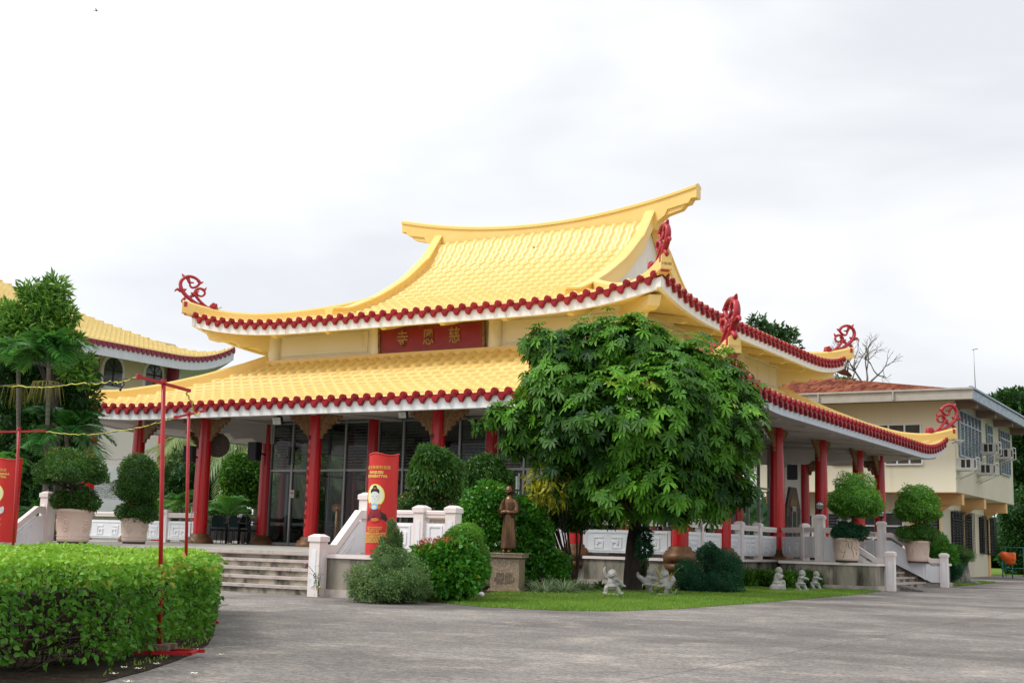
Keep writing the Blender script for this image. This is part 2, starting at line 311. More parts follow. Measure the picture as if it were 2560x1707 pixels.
def npmesh(name, V, Fq, mats, parent=None, lv=None, midx=None, smooth=False, local=False):
    V = np.asarray(V, float)
    if parent is not None and not local: V = V-V3(parent.get('_loc', (0, 0, 0)))
    me = bpy.data.meshes.new(name); nv = len(V); nf, k = Fq.shape
    me.vertices.add(nv); me.vertices.foreach_set('co', V.astype(np.float32).ravel())
    me.loops.add(nf*k); me.loops.foreach_set('vertex_index', Fq.astype(np.int32).ravel())
    me.polygons.add(nf); me.polygons.foreach_set('loop_start', np.arange(0, nf*k, k, dtype=np.int32))
    try: me.polygons.foreach_set('loop_total', np.full(nf, k, dtype=np.int32))
    except Exception: pass
    for m in (mats if isinstance(mats, (list, tuple)) else [mats]): me.materials.append(MATS[m])
    if midx is not None: me.polygons.foreach_set('material_index', midx.astype(np.int32))
    if smooth: me.polygons.foreach_set('use_smooth', np.ones(nf, dtype=bool))
    if lv is not None:
        a = me.attributes.new('lv', 'FLOAT', 'POINT'); a.data.foreach_set('value', lv.astype(np.float32))
    me.update(calc_edges=True); me.validate()
    return link(name, me, parent)
def tag(o, label=None, cat=None, group=None, kind=None):
    if label: o['label'] = label
    if cat: o['category'] = cat
    if group: o['group'] = group
    if kind: o['kind'] = kind
    return o
def thing(name, label, cat, loc=(0, 0, 0), group=None, rz=0):
    o = bpy.data.objects.new(name, None); COL.objects.link(o); o.location = tuple(float(v) for v in loc); o.rotation_euler = (0, 0, rz); o.empty_display_size = .3
    o['_loc'] = [float(v) for v in loc]; return tag(o, label, cat, group)
def copy_thing(root, loc, label, rz=None, group=None):
    def cp(o, par):
        c = o.copy(); COL.objects.link(c); c.parent = par
        for ch in [x for x in allobj if x.parent == o]: cp(ch, c)
        return c
    allobj = list(bpy.data.objects)
    r = cp(root, None); r.location = tuple(float(v) for v in loc); r['label'] = label
    if rz is not None: r.rotation_euler[2] = rz
    if group: r['group'] = group
    return r
def text_arr(s, size, depth=.01, align='CENTER', bold=0.):
    c = bpy.data.curves.new('lettering', 'FONT'); c.body = s; c.size = size; c.extrude = depth; c.align_x = align; c.align_y = 'CENTER'; c.offset = bold
    c.resolution_u = 2
    o = bpy.data.objects.new('lettering', c); COL.objects.link(o); bpy.context.view_layer.update()
    me = bpy.data.meshes.new_from_object(o.evaluated_get(bpy.context.evaluated_depsgraph_get()))
    V = np.array([v.co[:] for v in me.vertices]).reshape(-1, 3); Fc = [tuple(p.vertices) for p in me.polygons]
    bpy.data.objects.remove(o); bpy.data.curves.remove(c); bpy.data.meshes.remove(me)
    return V, Fc
# ---------------------------------------------------------------- foliage
def unit(a): return a/(np.linalg.norm(a, axis=-1, keepdims=True)+1e-9)
def rdir(n): return unit(rng.normal(size=(n, 3)))
def leaf_arr(P, D, L, W, lv, fold=.25):
    n = len(P); L = np.broadcast_to(L, (n,))[:, None]; W = np.broadcast_to(W, (n,))[:, None]
    D = unit(D); S = unit(np.cross(D, rdir(n))); Nn = np.cross(S, D)
    Nn = np.where(Nn[:, 2:3] < 0, -Nn, Nn)
    mid = P+D*L*.45
    V = np.stack([P, mid+S*W*.5+Nn*W*fold, P+D*L-Nn*L*.08, mid-S*W*.5+Nn*W*fold], 1).reshape(-1, 3)
    Fq = np.arange(4*n).reshape(n, 4); return V, Fq, np.repeat(lv, 4)
def leaf6(P, D, L, W, lv, fold=.18):
    n = len(P); L = np.broadcast_to(L, (n,))[:, None]; W = np.broadcast_to(W, (n,))[:, None]
    D = unit(D); S = unit(np.cross(D, rdir(n))); Nn = np.cross(S, D); Nn = np.where(Nn[:, 2:3] < 0, -Nn, Nn); a = P+D*L*.28+Nn*W*fold; b = P+D*L*.62+Nn*W*fold*.9
    V = np.stack([P, a+S*W*.48, b+S*W*.40, P+D*L-Nn*L*.12, b-S*W*.40, a-S*W*.48], 1).reshape(-1, 3); i = np.arange(n)*6
    return V, np.concatenate([np.stack([i, i+1, i+2, i+3], 1), np.stack([i, i+3, i+4, i+5], 1)]), np.repeat(lv, 6)
def wob(P, s, seed=0.):
    x, y, z = (P*s).T
    return (np.sin(x*1.7+seed)+np.sin(y*2.1+1.3*x+seed*2)+np.sin(z*1.9+.7*y+seed*3)+np.sin(2.9*x+3.1*z+seed))/4
def lobes_pts(lobes, n, shell=(.82, 1.04), amp=.08, ws=3., up=-1.):
    lb = np.array([l[:3] for l in lobes], float); r = np.array([(l[3:6] if len(l) > 4 else (l[3],)*3) for l in lobes], float)
    wgt = (r[:, 0]*r[:, 1]+r[:, 0]*r[:, 2]+r[:, 1]*r[:, 2]); idx = rng.choice(len(lb), size=int(n*1.6), p=wgt/wgt.sum())
    d = rdir(len(idx)); k = rng.uniform(*shell, size=(len(idx), 1))
    P = lb[idx]+d*r[idx]*k; P = lb[idx]+(P-lb[idx])*(1+amp*wob(P, ws)[:, None]*2)
    Nn = unit(d/r[idx]); keep = d[:, 2] > up
    for j in range(len(lb)):
        q = (((P-lb[j])/r[j])**2).sum(1); keep &= ~((q < .62) & (idx != j))
    P, Nn = P[keep][:n], Nn[keep][:n]; return P, Nn
def core(lobes, k=.8, lvv=.12):  # dark inner blobs: shade inside a crown put into their leaf tone
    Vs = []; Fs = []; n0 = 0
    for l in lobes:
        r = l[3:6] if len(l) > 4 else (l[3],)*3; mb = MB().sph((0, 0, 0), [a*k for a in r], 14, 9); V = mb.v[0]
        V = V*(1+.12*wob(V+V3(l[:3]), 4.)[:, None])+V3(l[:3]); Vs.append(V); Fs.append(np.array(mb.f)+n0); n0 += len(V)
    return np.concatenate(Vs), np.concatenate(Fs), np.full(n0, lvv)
def merge(parts):
    Vs = []; Fs = []; Ls = []; Ms = []; n = 0
    for p in parts:
        V, Fq, lv = p[:3]; Vs.append(V); Fs.append(Fq+n); Ls.append(lv); Ms.append(np.full(len(Fq), p[3] if len(p) > 3 else 0)); n += len(V)
    return np.concatenate(Vs), np.concatenate(Fs), np.concatenate(Ls), np.concatenate(Ms)
def crown(name, lobes, n, L, W, mats, parent, drop=.2, out=.8, rnd=.7, shell=(.8, 1.05), amp=.1, ws=3., fill=True, kcore=.78, flowers=0, fl_size=.05, up=-1., extra=None, topbias=0.):
    P, Nn = lobes_pts(lobes, n, shell, amp, ws, up); m = len(P)
    D = Nn*out+rdir(m)*rnd+V3((0, 0, -drop)); lv = np.clip(rng.beta(2, 2.2, m)+.15*wob(P, 2.3, 1.)+topbias*Nn[:, 2], 0, .999)
    sz = rng.uniform(.75, 1.25, m); parts = [leaf_arr(P, D, L*sz, W*sz, lv)]
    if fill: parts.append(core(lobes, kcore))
    if flowers:
        i = rng.choice(m, flowers); parts.append(leaf_arr(P[i]+Nn[i]*L*.3, rdir(flowers)+Nn[i], fl_size, fl_size, rng.uniform(0, 1, flowers))+(1,))
    if extra: parts += extra
    V, Fq, lv, mi = merge(parts); return npmesh(name, V, Fq, mats, parent, lv, mi)
def trunk(name, pts, radii, parent, m='trunk', n=10):
    mb = MB(); 
    for p, r in zip(pts if isinstance(pts[0][0], (list, tuple, np.ndarray)) else [pts], radii if hasattr(radii[0], '__len__') else [radii]): mb.tube(p, r, n)
    return mb.build(name, m, parent)
def curve_pts(pts, k=6):
    pts = [V3(p) for p in pts]; o = []
    for i in range(len(pts)-1):
        p0, p1, p2, p3 = pts[max(i-1, 0)], pts[i], pts[i+1], pts[min(i+2, len(pts)-1)]
        for j in range(k):
            t = j/k; o.append(.5*((2*p1)+(-p0+p2)*t+(2*p0-5*p1+4*p2-p3)*t*t+(-p0+3*p1-3*p2+p3)*t**3))
    o.append(pts[-1]); return o
def frond(base, az, el, length, droop, nl=34, ll=.45, lw=.05, lvb=.5, hang=.25, vee=.5):
    """one pinnate palm leaf: rachis and two rows of leaflets"""
    t = np.linspace(0, 1, nl); h = np.array([cos(az), sin(az), 0.])
    rad = length*(t*cos(el)+0*t); z = length*(t*sin(el)-droop*t**2)
    P = V3(base)+np.outer(rad, h)+np.outer(z, [0, 0, 1]); T = unit(np.gradient(P, axis=0)); S = np.cross(T, [0, 0, 1]); S = unit(S); U = np.cross(S, T)
    ln = ll*np.sin(pi*np.clip(t*.86+.12, 0, 1))**.6; parts = []
    for sgn in (1, -1):
        k = slice(3, nl); D = unit(S[k]*sgn+T[k]*.75+U[k]*vee-V3((0, 0, hang))+rng.normal(size=(nl-3, 3))*.06)
        n = nl-3; L = ln[k][:, None]*rng.uniform(.9, 1.1, (n, 1)); W = unit(np.cross(D, U[k]+S[k]*.3*sgn))*lw/2
        A = P[k]; Mi = A+D*L*.5; tip = A+D*L-V3((0, 0, 1))*L*.25
        V = np.stack([A-W*.5, A+W*.5, Mi+W, Mi-W, tip+W*.12, tip-W*.12], 1).reshape(-1, 3); b0 = np.arange(n)*6
        Fq = np.concatenate([np.stack([b0, b0+1, b0+2, b0+3], 1), np.stack([b0+3, b0+2, b0+4, b0+5], 1)])
        parts.append((V, Fq, np.repeat(np.clip(lvb+rng.normal(size=n)*.13, 0, .93), 6)))
    w = .014; V = np.concatenate([P+S*w, P-S*w, P+U*w]); i = np.arange(nl-1)
    Fq = np.concatenate([np.stack([i, i+1, i+1+nl, i+nl], 1), np.stack([i+nl, i+nl+1, i+1+2*nl, i+2*nl], 1), np.stack([i+2*nl, i+2*nl+1, i+1, i], 1)])
    parts.append((V, Fq, np.full(3*nl, .6))); V, Fq, lv, _ = merge(parts); return V, Fq, lv
def npm(name, parts, mats, parent=None):
    V, Fq, lv, mi = merge(parts)
    # degenerate quads become triangles on validate
    return npmesh(name, V, Fq, mats, parent, lv, mi)

# ================================================================ SETTING
mb = MB(); mb.add([(-400, -60, 0), (400, -60, 0), (400, 700, 0), (-400, 700, 0)], [(0, 1, 2, 3)])
tag(mb.build('ground', 'asphalt'), kind='structure')
# lawn sheet round the garden corner
lawn_px = [(1000, 1488), (1070, 1503), (1200, 1516), (1400, 1526), (1550, 1527), (1700, 1521), (1850, 1510), (2000, 1498), (2140, 1486), (2205, 1477)]
LF = [at_z(x, y) for x, y in lawn_px]
lawn = [tuple(p[:2]) for p in LF]+[(-9.2, 36.4), (-13.3, 38.), (-13.3, 31.), (-20, 31.), (-13.2, 19.0)]
mb = MB(); mb.add([(x, y, .006) for x, y in lawn], [tuple(range(len(lawn)))])
tag(mb.build('lawn_ground', 'lawn_soil'), kind='structure')
def inpoly(P, poly):
    x, y = P[:, 0], P[:, 1]; c = np.zeros(len(P), bool); n = len(poly)
    for i in range(n):
        x1, y1 = poly[i]; x2, y2 = poly[(i+1) % n]
        c ^= ((y1 > y) != (y2 > y)) & (x < (x2-x1)*(y-y1)/(y2-y1+1e-12)+x1)
    return c
def grass(name, poly, n, h, label, z=0.):
    pl = np.array(poly); lo, hi = pl.min(0), pl.max(0); P = rng.uniform(lo, hi, (n, 2)); P = P[inpoly(P, poly)]; m = len(P)
    P3 = np.c_[P+rng.normal(size=(m, 2))*.03, np.full(m, z)]; a = rng.uniform(0, 2*pi, m); S = np.c_[np.cos(a), np.sin(a), np.zeros(m)]
    D = np.c_[rng.normal(size=(m, 2))*.45, np.ones(m)]; L = (h*rng.uniform(.5, 1.2, m))[:, None]; w = .008
    V = np.stack([P3-S*w, P3+S*w, P3+D*L+S*w*.2, P3+D*L-S*w*.2], 1).reshape(-1, 3)
    lv = np.repeat(np.clip(.45+.3*wob(P3, 1.4)+.15*wob(P3, 5.)+rng.normal(size=m)*.2, 0, 1), 4)
    tag(npmesh(name, V, np.arange(4*m).reshape(m, 4), 'grass', None, lv), label, 'grass', kind='stuff')
front = [tuple(p[:2]) for p in LF]+[(-9.3, 36.3), (-12.8, 37.), (-13., 32), (-15.5, 28), (-13.4, 22.)]
grass('lawn_grass', front, 150000, .05, 'short mown grass round the garden corner')
lawn2 = [tuple(at_z(x, y)[:2]) for x, y in ((2362, 1466), (2420, 1463), (2490, 1456), (2430, 1452))]+[(-11.3, 56), (-11.5, 45)]
mb = MB(); mb.add([(x, y, .012) for x, y in lawn2], [tuple(range(len(lawn2)))]); tag(mb.build('far_lawn_ground', 'lawn_soil'), kind='structure')
grass('far_lawn_grass', lawn2, 22000, .06, 'strip of grass beyond the side stairs')
bed_px = [(540, 1560), (532, 1592), (520, 1612), (480, 1635), (440, 1652), (370, 1676), (270, 1702), (120, 1740), (-60, 1780)]
bed = [tuple(at_z(x, y)[:2]) for x, y in bed_px]+[(-8.5, 3.5), (-20, 9), (-20, 15)]+[tuple(at_z(x, y, 0)[:2]) for x, y in ((300, 1440), (430, 1445), (520, 1462), (548, 1500))]
mb = MB(); mb.add([(x, y, .007) for x, y in bed], [tuple(range(len(bed)))]); tag(mb.build('hedge_bed', 'soil'), kind='structure')
gardenbed = [(-15.6, 19.1), (-12.6, 19.6), (-10.3, 22.6), (-11.6, 27.2), (-10.7, 30.2), (-11.2, 35.5), (-13.15, 36), (-13.15, 30.9), (-18, 30.9)]
mb = MB(); mb.add([(x, y, .018) for x, y in gardenbed], [tuple(range(len(gardenbed)))]); tag(mb.build('planting_bed', 'soil'), kind='structure')
back_soil = [(-90, 50), (-33, 50), (-33, 60), (-14, 75), (-5, 76), (10, 58), (60, 60), (60, 200), (-90, 200)]
mb = MB(); mb.add([(x, y, .01) for x, y in back_soil], [tuple(range(len(back_soil)))]); tag(mb.build('far_ground', 'lawn_soil'), kind='structure')

# ================================================================ TEMPLE
SC = .653
cx, cy, ba, bb = -13.257, 31.181, 4.569, 3.032
XS = [cx, cx-bb, cx-bb-ba, cx-bb-2*ba, cx-bb-3*ba, cx-2*bb-3*ba]
YS = [cy, cy+bb, cy+bb+ba, cy+bb+2*ba, cy+bb+3*ba, cy+2*bb+3*ba]
MX = (XS[0]+XS[5])/2; MY = (YS[0]+YS[5])/2; PZ = .74; HW = 6.85
temple = thing('temple', 'large temple hall with double yellow tiled roof and red columns', 'temple', (MX, MY, 0))

SIDES = [((1, 0), (0, -1)), ((0, 1), (1, 0)), ((-1, 0), (0, 1)), ((0, -1), (-1, 0))]   # (along u, outward)
def side_map(cx0, cy0, side, U, Dd, Z):
    (ux, uy), (ox, oy) = side; return np.stack([cx0+ux*U+ox*Dd, cy0+uy*U+oy*Dd, Z], -1)
def gfun(u, s, q, p): return np.clip((np.abs(u)-s)/(q-s), 0, 1)**p
class Roof:
    def __init__(s, cx0, cy0, q, din, dt, zt, lift, ls, lp=2.5, period=.42, course=.455, r=.092, dgable=None):
        s.c = (cx0, cy0); s.q = q; s.din = din; s.dt = dt; s.zt = zt; s.lift = lift; s.ls = ls; s.lp = lp; s.per = 2*q/round(2*q/period); s.course = course; s.r = r; s.dg = dgable
    def g(s, u): return gfun(u, s.ls, s.q, s.lp)
    def z(s, u, d): return np.interp(d, s.dt, s.zt)+s.lift*s.g(u)*s.g(d)
    def tiles(s, name, parent, m, full=(0, 2)):
        mb = []
        for k, side in enumerate(SIDES):
            din = s.din[k]; nper = int(round(2*s.q/s.per)); offs = np.array([-.5, -.25, -.19, -.13, -.05, .05, .13, .19, .25])
            U = np.concatenate([(-s.q+s.per*(i+.5))+offs*s.per for i in range(nper)]+[[s.q]])
            ph = ((U+s.q)/s.per) % 1-.5; b = np.sqrt(np.clip((s.r*1.12)**2-(ph*s.per)**2, 0, None)); b = np.where(np.abs(ph) > .23, 0, b)
            fd = np.linspace(s.q, din, 400); fz = s.z(np.zeros(400), fd); arc = np.r_[0, np.cumsum(np.hypot(np.diff(fd), np.diff(fz)))]; nc = max(1, int(round(arc[-1]/s.course))); dd = np.interp(np.linspace(0, arc[-1], nc+1), arc, fd); rows = []
            for i in range(nc):
                rows.append((dd[i], .085)); rows.append((dd[i+1], .0))
            rows.insert(0, (dd[0], -.06)); G = []
            for d, h in rows:
                lim = d if (s.dg is None or d > s.dg or k % 2) else s.dg
                u = np.clip(U, -lim, lim); bump = b*(1.05 if h > 0 else .74 if h == 0 else 0); G.append(side_map(*s.c, side, u, np.full_like(u, d), s.z(u, d)+bump+h))
            G = np.array(G); R, Cn = G.shape[:2]; ii, jj = np.meshgrid(np.arange(R-1), np.arange(Cn-1), indexing='ij'); a = ii*Cn+jj
            Fq = np.stack([a, a+1, a+Cn+1, a+Cn], -1).reshape(-1, 4); mb.append((G.reshape(-1, 3), Fq, np.zeros(R*Cn)))
        V, Fq, lv, _ = merge(mb)
        # drop collapsed faces
        A = V[Fq]; ar = np.linalg.norm(np.cross(A[:, 2]-A[:, 0], A[:, 3]-A[:, 1]), axis=1); Fq = Fq[ar > 1e-4]
        return npmesh(name, V, Fq, m, parent)
    def roll_u(s):
        nper = int(round(2*s.q/s.per)); return [-s.q+s.per*(i+.5) for i in range(nper)]
    def trim(s, parent, mred='red_trim', mfas='fascia', ms='soffit_yellow', wall=(6.85, 8.05), fh=.36, simple=False, mfas_side=None):
        red = MB(); fas = MB(); sof = MB()
        for k, side in enumerate(SIDES):
            (ux, uy), (ox, oy) = side; u3 = V3((ux, uy, 0)); o3 = V3((ox, oy, 0)); q = s.q; c0 = V3((s.c[0], s.c[1], 0))
            for u in s.roll_u():
                z = float(s.z(u, q)); dz = float(s.z(u+.05, q)-s.z(u-.05, q))/.1; al = V3((ux, uy, dz)); al /= np.linalg.norm(al); up = np.cross(o3, al); up = up if up[2] > 0 else -up
                o = c0+u3*u+o3*q+V3((0, 0, z))
                def disc(r, d0, d1, zz):
                    pl = [(r*cos(2*pi*i/14), r*sin(2*pi*i/14)+zz) for i in range(14)]; red.prism(pl, o+o3*d0, al, up, o3*(d1-d0))
                h = s.per/2
                if not simple:
                    disc(s.r*1.14, .0, .09, .055); disc(s.r*.74, .09, .105, .055); disc(s.r*.36, .105, .118, .055)
                    tong = [(h*.34, .01), (h*.34, -.05), (h*.52, -.085), (h*.66, -.15), (h*.84, -.192), (h, -.20), (h*1.16, -.192), (h*1.34, -.15), (h*1.48, -.085), (h*1.66, -.05), (h*1.66, .01)]
                    if u+h < q-.1: red.prism(tong, o, al, up, o3*.06); red.prism([(a*.8+h*.2, b*.7-.02) for a, b in tong], o+o3*.06, al, up, o3*.012)
                else:
                    red.prism([(-h*.9, 0.02), (-h*.9, -.1), (-h*.5, -.24), (0, -.3), (h*.5, -.24), (h*.9, -.1), (h*.9, .02)], o, al, up, o3*.06)
            n = 48; U = np.linspace(-q, q, n); zt = s.z(U, q)
            P = [c0+u3*u+o3*(q-.05)+V3((0, 0, z)) for u, z in zip(U, zt)]
            red.sweep(P, lambda i: [(-.03, -.035), (.075, -.035), (.075, .045), (-.03, .045)], o3)
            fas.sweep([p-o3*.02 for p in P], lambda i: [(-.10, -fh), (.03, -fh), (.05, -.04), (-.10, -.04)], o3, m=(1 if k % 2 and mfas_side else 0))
            # soffit from fascia foot to wall head
            W, zw = wall; rows = []
            for t in np.linspace(0, 1, 7):
                d = q-.1+(W-q+.1)*t; uu = np.clip(U, -d, d); zz = (s.z(uu, q)-fh+.03)*(1-t)+zw*t+.10*sin(pi*t)*(1-t); rows.append(side_map(*s.c, side, uu, np.full(n, d), zz))
            rows = np.array(rows); R = len(rows); sof.add(rows.reshape(-1, 3), [(i*n+j, (i+1)*n+j, (i+1)*n+j+1, i*n+j+1) for i in range(R-1) for j in range(n-1)], 0, True)
        red.build('eave_ornament', mred, parent); fas.build('fascia', [mfas]+([mfas_side] if mfas_side else []), parent); return sof.build('soffit', ms, parent)
    def hip(s, parent, sx, sy, d0, tip, hgt=.4, wdt=.3, m='yellow_smooth', tipz=.45):
        c0 = V3((s.c[0], s.c[1], 0)); dg = V3((sx, sy, 0)); side = V3((sy*-1., sx, 0))/sqrt(2)
        ds = np.concatenate([np.linspace(d0, s.q, 22), [s.q+(tip-s.q)*.5, tip]]); P = []
        for d in ds:
            z = float(s.z(min(d, s.q), min(d, s.q)))+max(0, d-s.q)*.25; P.append(c0+dg*d+V3((0, 0, z)))
        n = len(P)
        def pr(i):
            t = max(0, (ds[i]-(s.q-1.6))/1.6); top = hgt+.05*t; b = -.08 if ds[i] < s.q-.1 else (-.02 if i < n-1 else .12)
            return [(-wdt/2, b), (wdt/2, b), (wdt/2, top-.07), (wdt/2-.05, top), (-wdt/2+.05, top), (-wdt/2, top-.07)]
        mb = MB().sweep(P, pr, side, 0)
        mb.sweep(P[-4:], lambda i: [(-wdt/2-.02, .02), (wdt/2+.02, .02), (wdt/2+.02, .2), (-wdt/2-.02, .2)], side, 0)
        mb.build('hip_ridge', m, parent); return P[-1]+V3((0, 0, hgt))
def finial(parent, tip, sx, sy, sc_=1.):
    """openwork scroll ornament standing on the end of a hip ridge; u runs outward along the diagonal"""
    u = V3((sx, sy, 0))/sqrt(2); k = sc_/265.
    def P(a): return [V3(tip)+u*((1712-x)*k)+V3((0, 0, (292-y)*k)) for x, y in a]
    mb = MB(); th = 1.0
    def tb(a, r, n=8): pp = curve_pts(P(a), 4); m = len(pp); t = np.linspace(0, 1, m); mb.tube(pp, np.interp(t, np.linspace(0, 1, len(r)), np.array(r)*sc_*.00112), n, flat=.72)
    tb([(1960, 345), (1880, 322), (1800, 300), (1735, 262), (1690, 225), (1655, 180), (1640, 130), (1655, 85), (1700, 55), (1750, 58), (1790, 80), (1808, 105), (1785, 140), (1745, 155), (1722, 130), (1735, 108), (1758, 112)], [52, 62, 75, 85, 85, 78, 70, 66, 62, 58, 52, 45, 38, 28])
    tb([(1905, 335), (1840, 290), (1795, 245), (1772, 205), (1780, 175), (1815, 158), (1850, 172), (1858, 205), (1832, 228), (1800, 218), (1792, 195), (1808, 182)], [50, 62, 66, 62, 58, 52, 46, 42, 36, 26])
    for a in ([(1680, 80), (1664, 56), (1646, 34)], [(1648, 195), (1615, 178), (1592, 202)], [(1690, 255), (1664, 282), (1686, 312)], [(1790, 85), (1816, 106), (1840, 92)], [(1835, 165), (1856, 168), (1870, 142)], [(1655, 195), (1680, 180), (1698, 172)], [(1775, 225), (1748, 208), (1735, 200)], [(1730, 262), (1740, 232), (1765, 240)], [(1700, 70), (1715, 105), (1708, 118)]):
        tb(a, [72, 60, 16], 6)
    f = P([(1945, 318)])[0]; s_ = np.cross(u, [0, 0, 1])
    for sg in (1, -1):
        for i in range(6): a = i*pi/3+.3; mb.sph(f+u*(.085*cos(a))*sc_+V3((0, 0, .085*sin(a)*sc_))+s_*sg*.07, (.062*sc_,)*3, 8, 6)
        mb.sph(f+s_*sg*.10, (.05*sc_,)*3, 8, 6)
    mb.sph(f, .13*sc_, 10, 6)
    # foot block
    o = V3(tip)+u*.02-V3((0, 0, .42)); mb.frame(o, u, s_, (0, 0, 1)); mb.box(-.02, .06, -.11, .11, -.02, .30); mb.box(-.02, .09, -.16, .16, .24, .42); mb.frame()
    return mb.build('roof_scroll', 'red_ornament', parent)

dU = [.3, .7, 1, 1.5, 2.3, 3, 4, 5, 5.7, 6.5, 7.3, 8.1, 8.86]; zU = [12.45, 11.85, 11.4, 10.98, 10.42, 9.98, 9.42, 8.98, 8.72, 8.47, 8.26, 8.10, 7.98]
RU = Roof(MX, MY, 8.86, (.3, 4.4, .3, 4.4), dU, zU, .53, 4., dgable=4.53)
dL = [6.85, 7.5, 8.5, 9.5, 10.5, 11.3, 12.02]; zL = [6.98, 6.60, 6.10, 5.68, 5.32, 5.09, 4.93]
RL = Roof(MX, MY, 12.02, (6.85,)*4, dL, zL, .62, 7.3)
RU.tiles('upper_roof', temple, 'yellow'); RL.tiles('lower_roof', temple, 'yellow')
RU.trim(temple, wall=(HW, 8.12)); RL.trim(temple, ms='soffit_white', wall=(HW, 4.95), mfas_side='fascia_blue_shade')
for sx in (1, -1):
    for sy in (1, -1):
        t = RU.hip(temple, sx, sy, 4.45, 9.1); finial(temple, t-V3((sx, sy, 0))*.12, sx, sy, 1.02)
        t = RL.hip(temple, sx, sy, 6.8, 12.28, hgt=.38); finial(temple, t-V3((sx, sy, 0))*.12, sx, sy, 1.08)
# main ridge with stepped ends
xs = np.linspace(-6.3, 6.3, 127); mb = MB(); P = [(MX+x, MY, 0) for x in xs]
def ridge_pr(i):
    x = abs(xs[i]); top = 12.9+.0192*x*x; b = 12.2 if x < 4.7 else 12.36+(x-4.7)*.72 if x < 5.15 else 12.84+(x-5.15)*.19 if x < 6.05 else 13.16
    w1 = .20; return [(-w1, b), (w1, b), (w1, top-.16), (w1+.05, top-.14), (w1+.05, top-.05), (.08, top+.03), (-.08, top+.03), (-w1-.05, top-.05), (-w1-.05, top-.14), (-w1, top-.16)]
mb.sweep(P, ridge_pr, (0, -1, 0))
for s_ in (1, -1):   # stepped tongue under each end
    pts = [(s_*4.6, 12.42), (s_*5.2, 12.67), (s_*5.72, 12.80), (s_*5.84, 12.93), (s_*5.86, 13.2), (s_*4.6, 13.2)]
    mb.prism(pts, (MX, MY-.14, 0), (1, 0, 0), (0, 0, 1), (0, .28, 0))
mb.build('main_ridge', 'yellow_smooth', temple)
# gable verge ridges
bt = [(0.0, 13.02), (.13, 12.95), (1.0, 11.86), (1.3, 11.62), (2.3, 10.82), (3.1, 10.32), (4.07, 9.78), (4.9, 9.40), (5.74, 9.06), (6.4, 8.92), (6.75, 8.86)]
for sx in (1, -1):
    for sy in (1, -1):
        pp = [(MX+sx*4.53, MY-sy*d, z) for d, z in bt]; P = curve_pts(pp, 4); n = len(P); mb = MB()
        mb.sweep(P, lambda i: [(-.15, -.62), (.15, -.62), (.15, -.10), (.19, -.08), (.19, -.01), (.12, .02), (-.12, .02), (-.19, -.01), (-.19, -.08), (-.15, -.10)], (sx, 0, 0))
        mb.build('verge_ridge', 'yellow_smooth', temple)
    prof = [(d, z-.5) for d, z in bt if d < 5.0]; poly = [(-d, z) for d, z in reversed(prof)]+[(d, z) for d, z in prof[1:]]; poly = [(-5.0, 8.9)]+poly+[(5.0, 8.9)]
    MB().prism(poly, (MX+sx*4.30, MY, 0), (0, 1, 0), (0, 0, 1), (sx*.06, 0, 0)).build('gable_wall', 'gable_white', temple)
    MB().cbox((MX+sx*4.37, MY, 10.5), .01, .018, 1.4).build('gable_joint', 'fascia', temple)
# clerestory band under the upper roof
mb = MB()
for (ux, uy), (ox, oy) in SIDES:
    mb.frame((MX+ox*HW, MY+oy*HW, 0), (ux, uy, 0), (ox, oy, 0), (0, 0, 1))
    mb.box(-HW, HW-.3, -.3, 0, 6.95, 8.3)
    for c_, h in ((-4.55, 1.85), (0, 2.2), (4.55, 1.85)):
        if c_: mb.box(c_-h, c_+h, 0, .035, 7.22, 7.9); mb.box(c_-h+.18, c_+h-.18, .035, .045, 7.33, 7.8)
    mb.box(-HW, HW, 0, .08, 7.95, 8.2)
mb.frame(); mb.build('clerestory_wall', 'cream', temple)
mb = MB()
for (ux, uy), (ox, oy) in SIDES:
    mb.frame((MX+ox*HW, MY+oy*HW, 0), (ux, uy, 0), (ox, oy, 0), (0, 0, 1))
    for c_ in (-HW+.12, -2.3, 2.3): mb = MB().frame((MX+ox*HW, MY+oy*HW, 0), (ux, uy, 0), (ox, oy, 0), (0, 0, 1)); mb.lathe([(.23, 6.95), (.23, 8.2)], (c_, 0.02, 0), 16); mb.frame().build('clerestory_pilaster', 'cream', temple)
mb = MB()
for (ux, uy), (ox, oy) in SIDES:
    mb.frame((MX+ox*HW, MY+oy*HW, 0), (ux, uy, 0), (ox, oy, 0), (0, 0, 1)); mb.box(-HW-.15, HW+.15, 0, .27, 6.86, 7.07)
mb.frame(); mb.build('roof_flashing', 'yellow_smooth', temple)
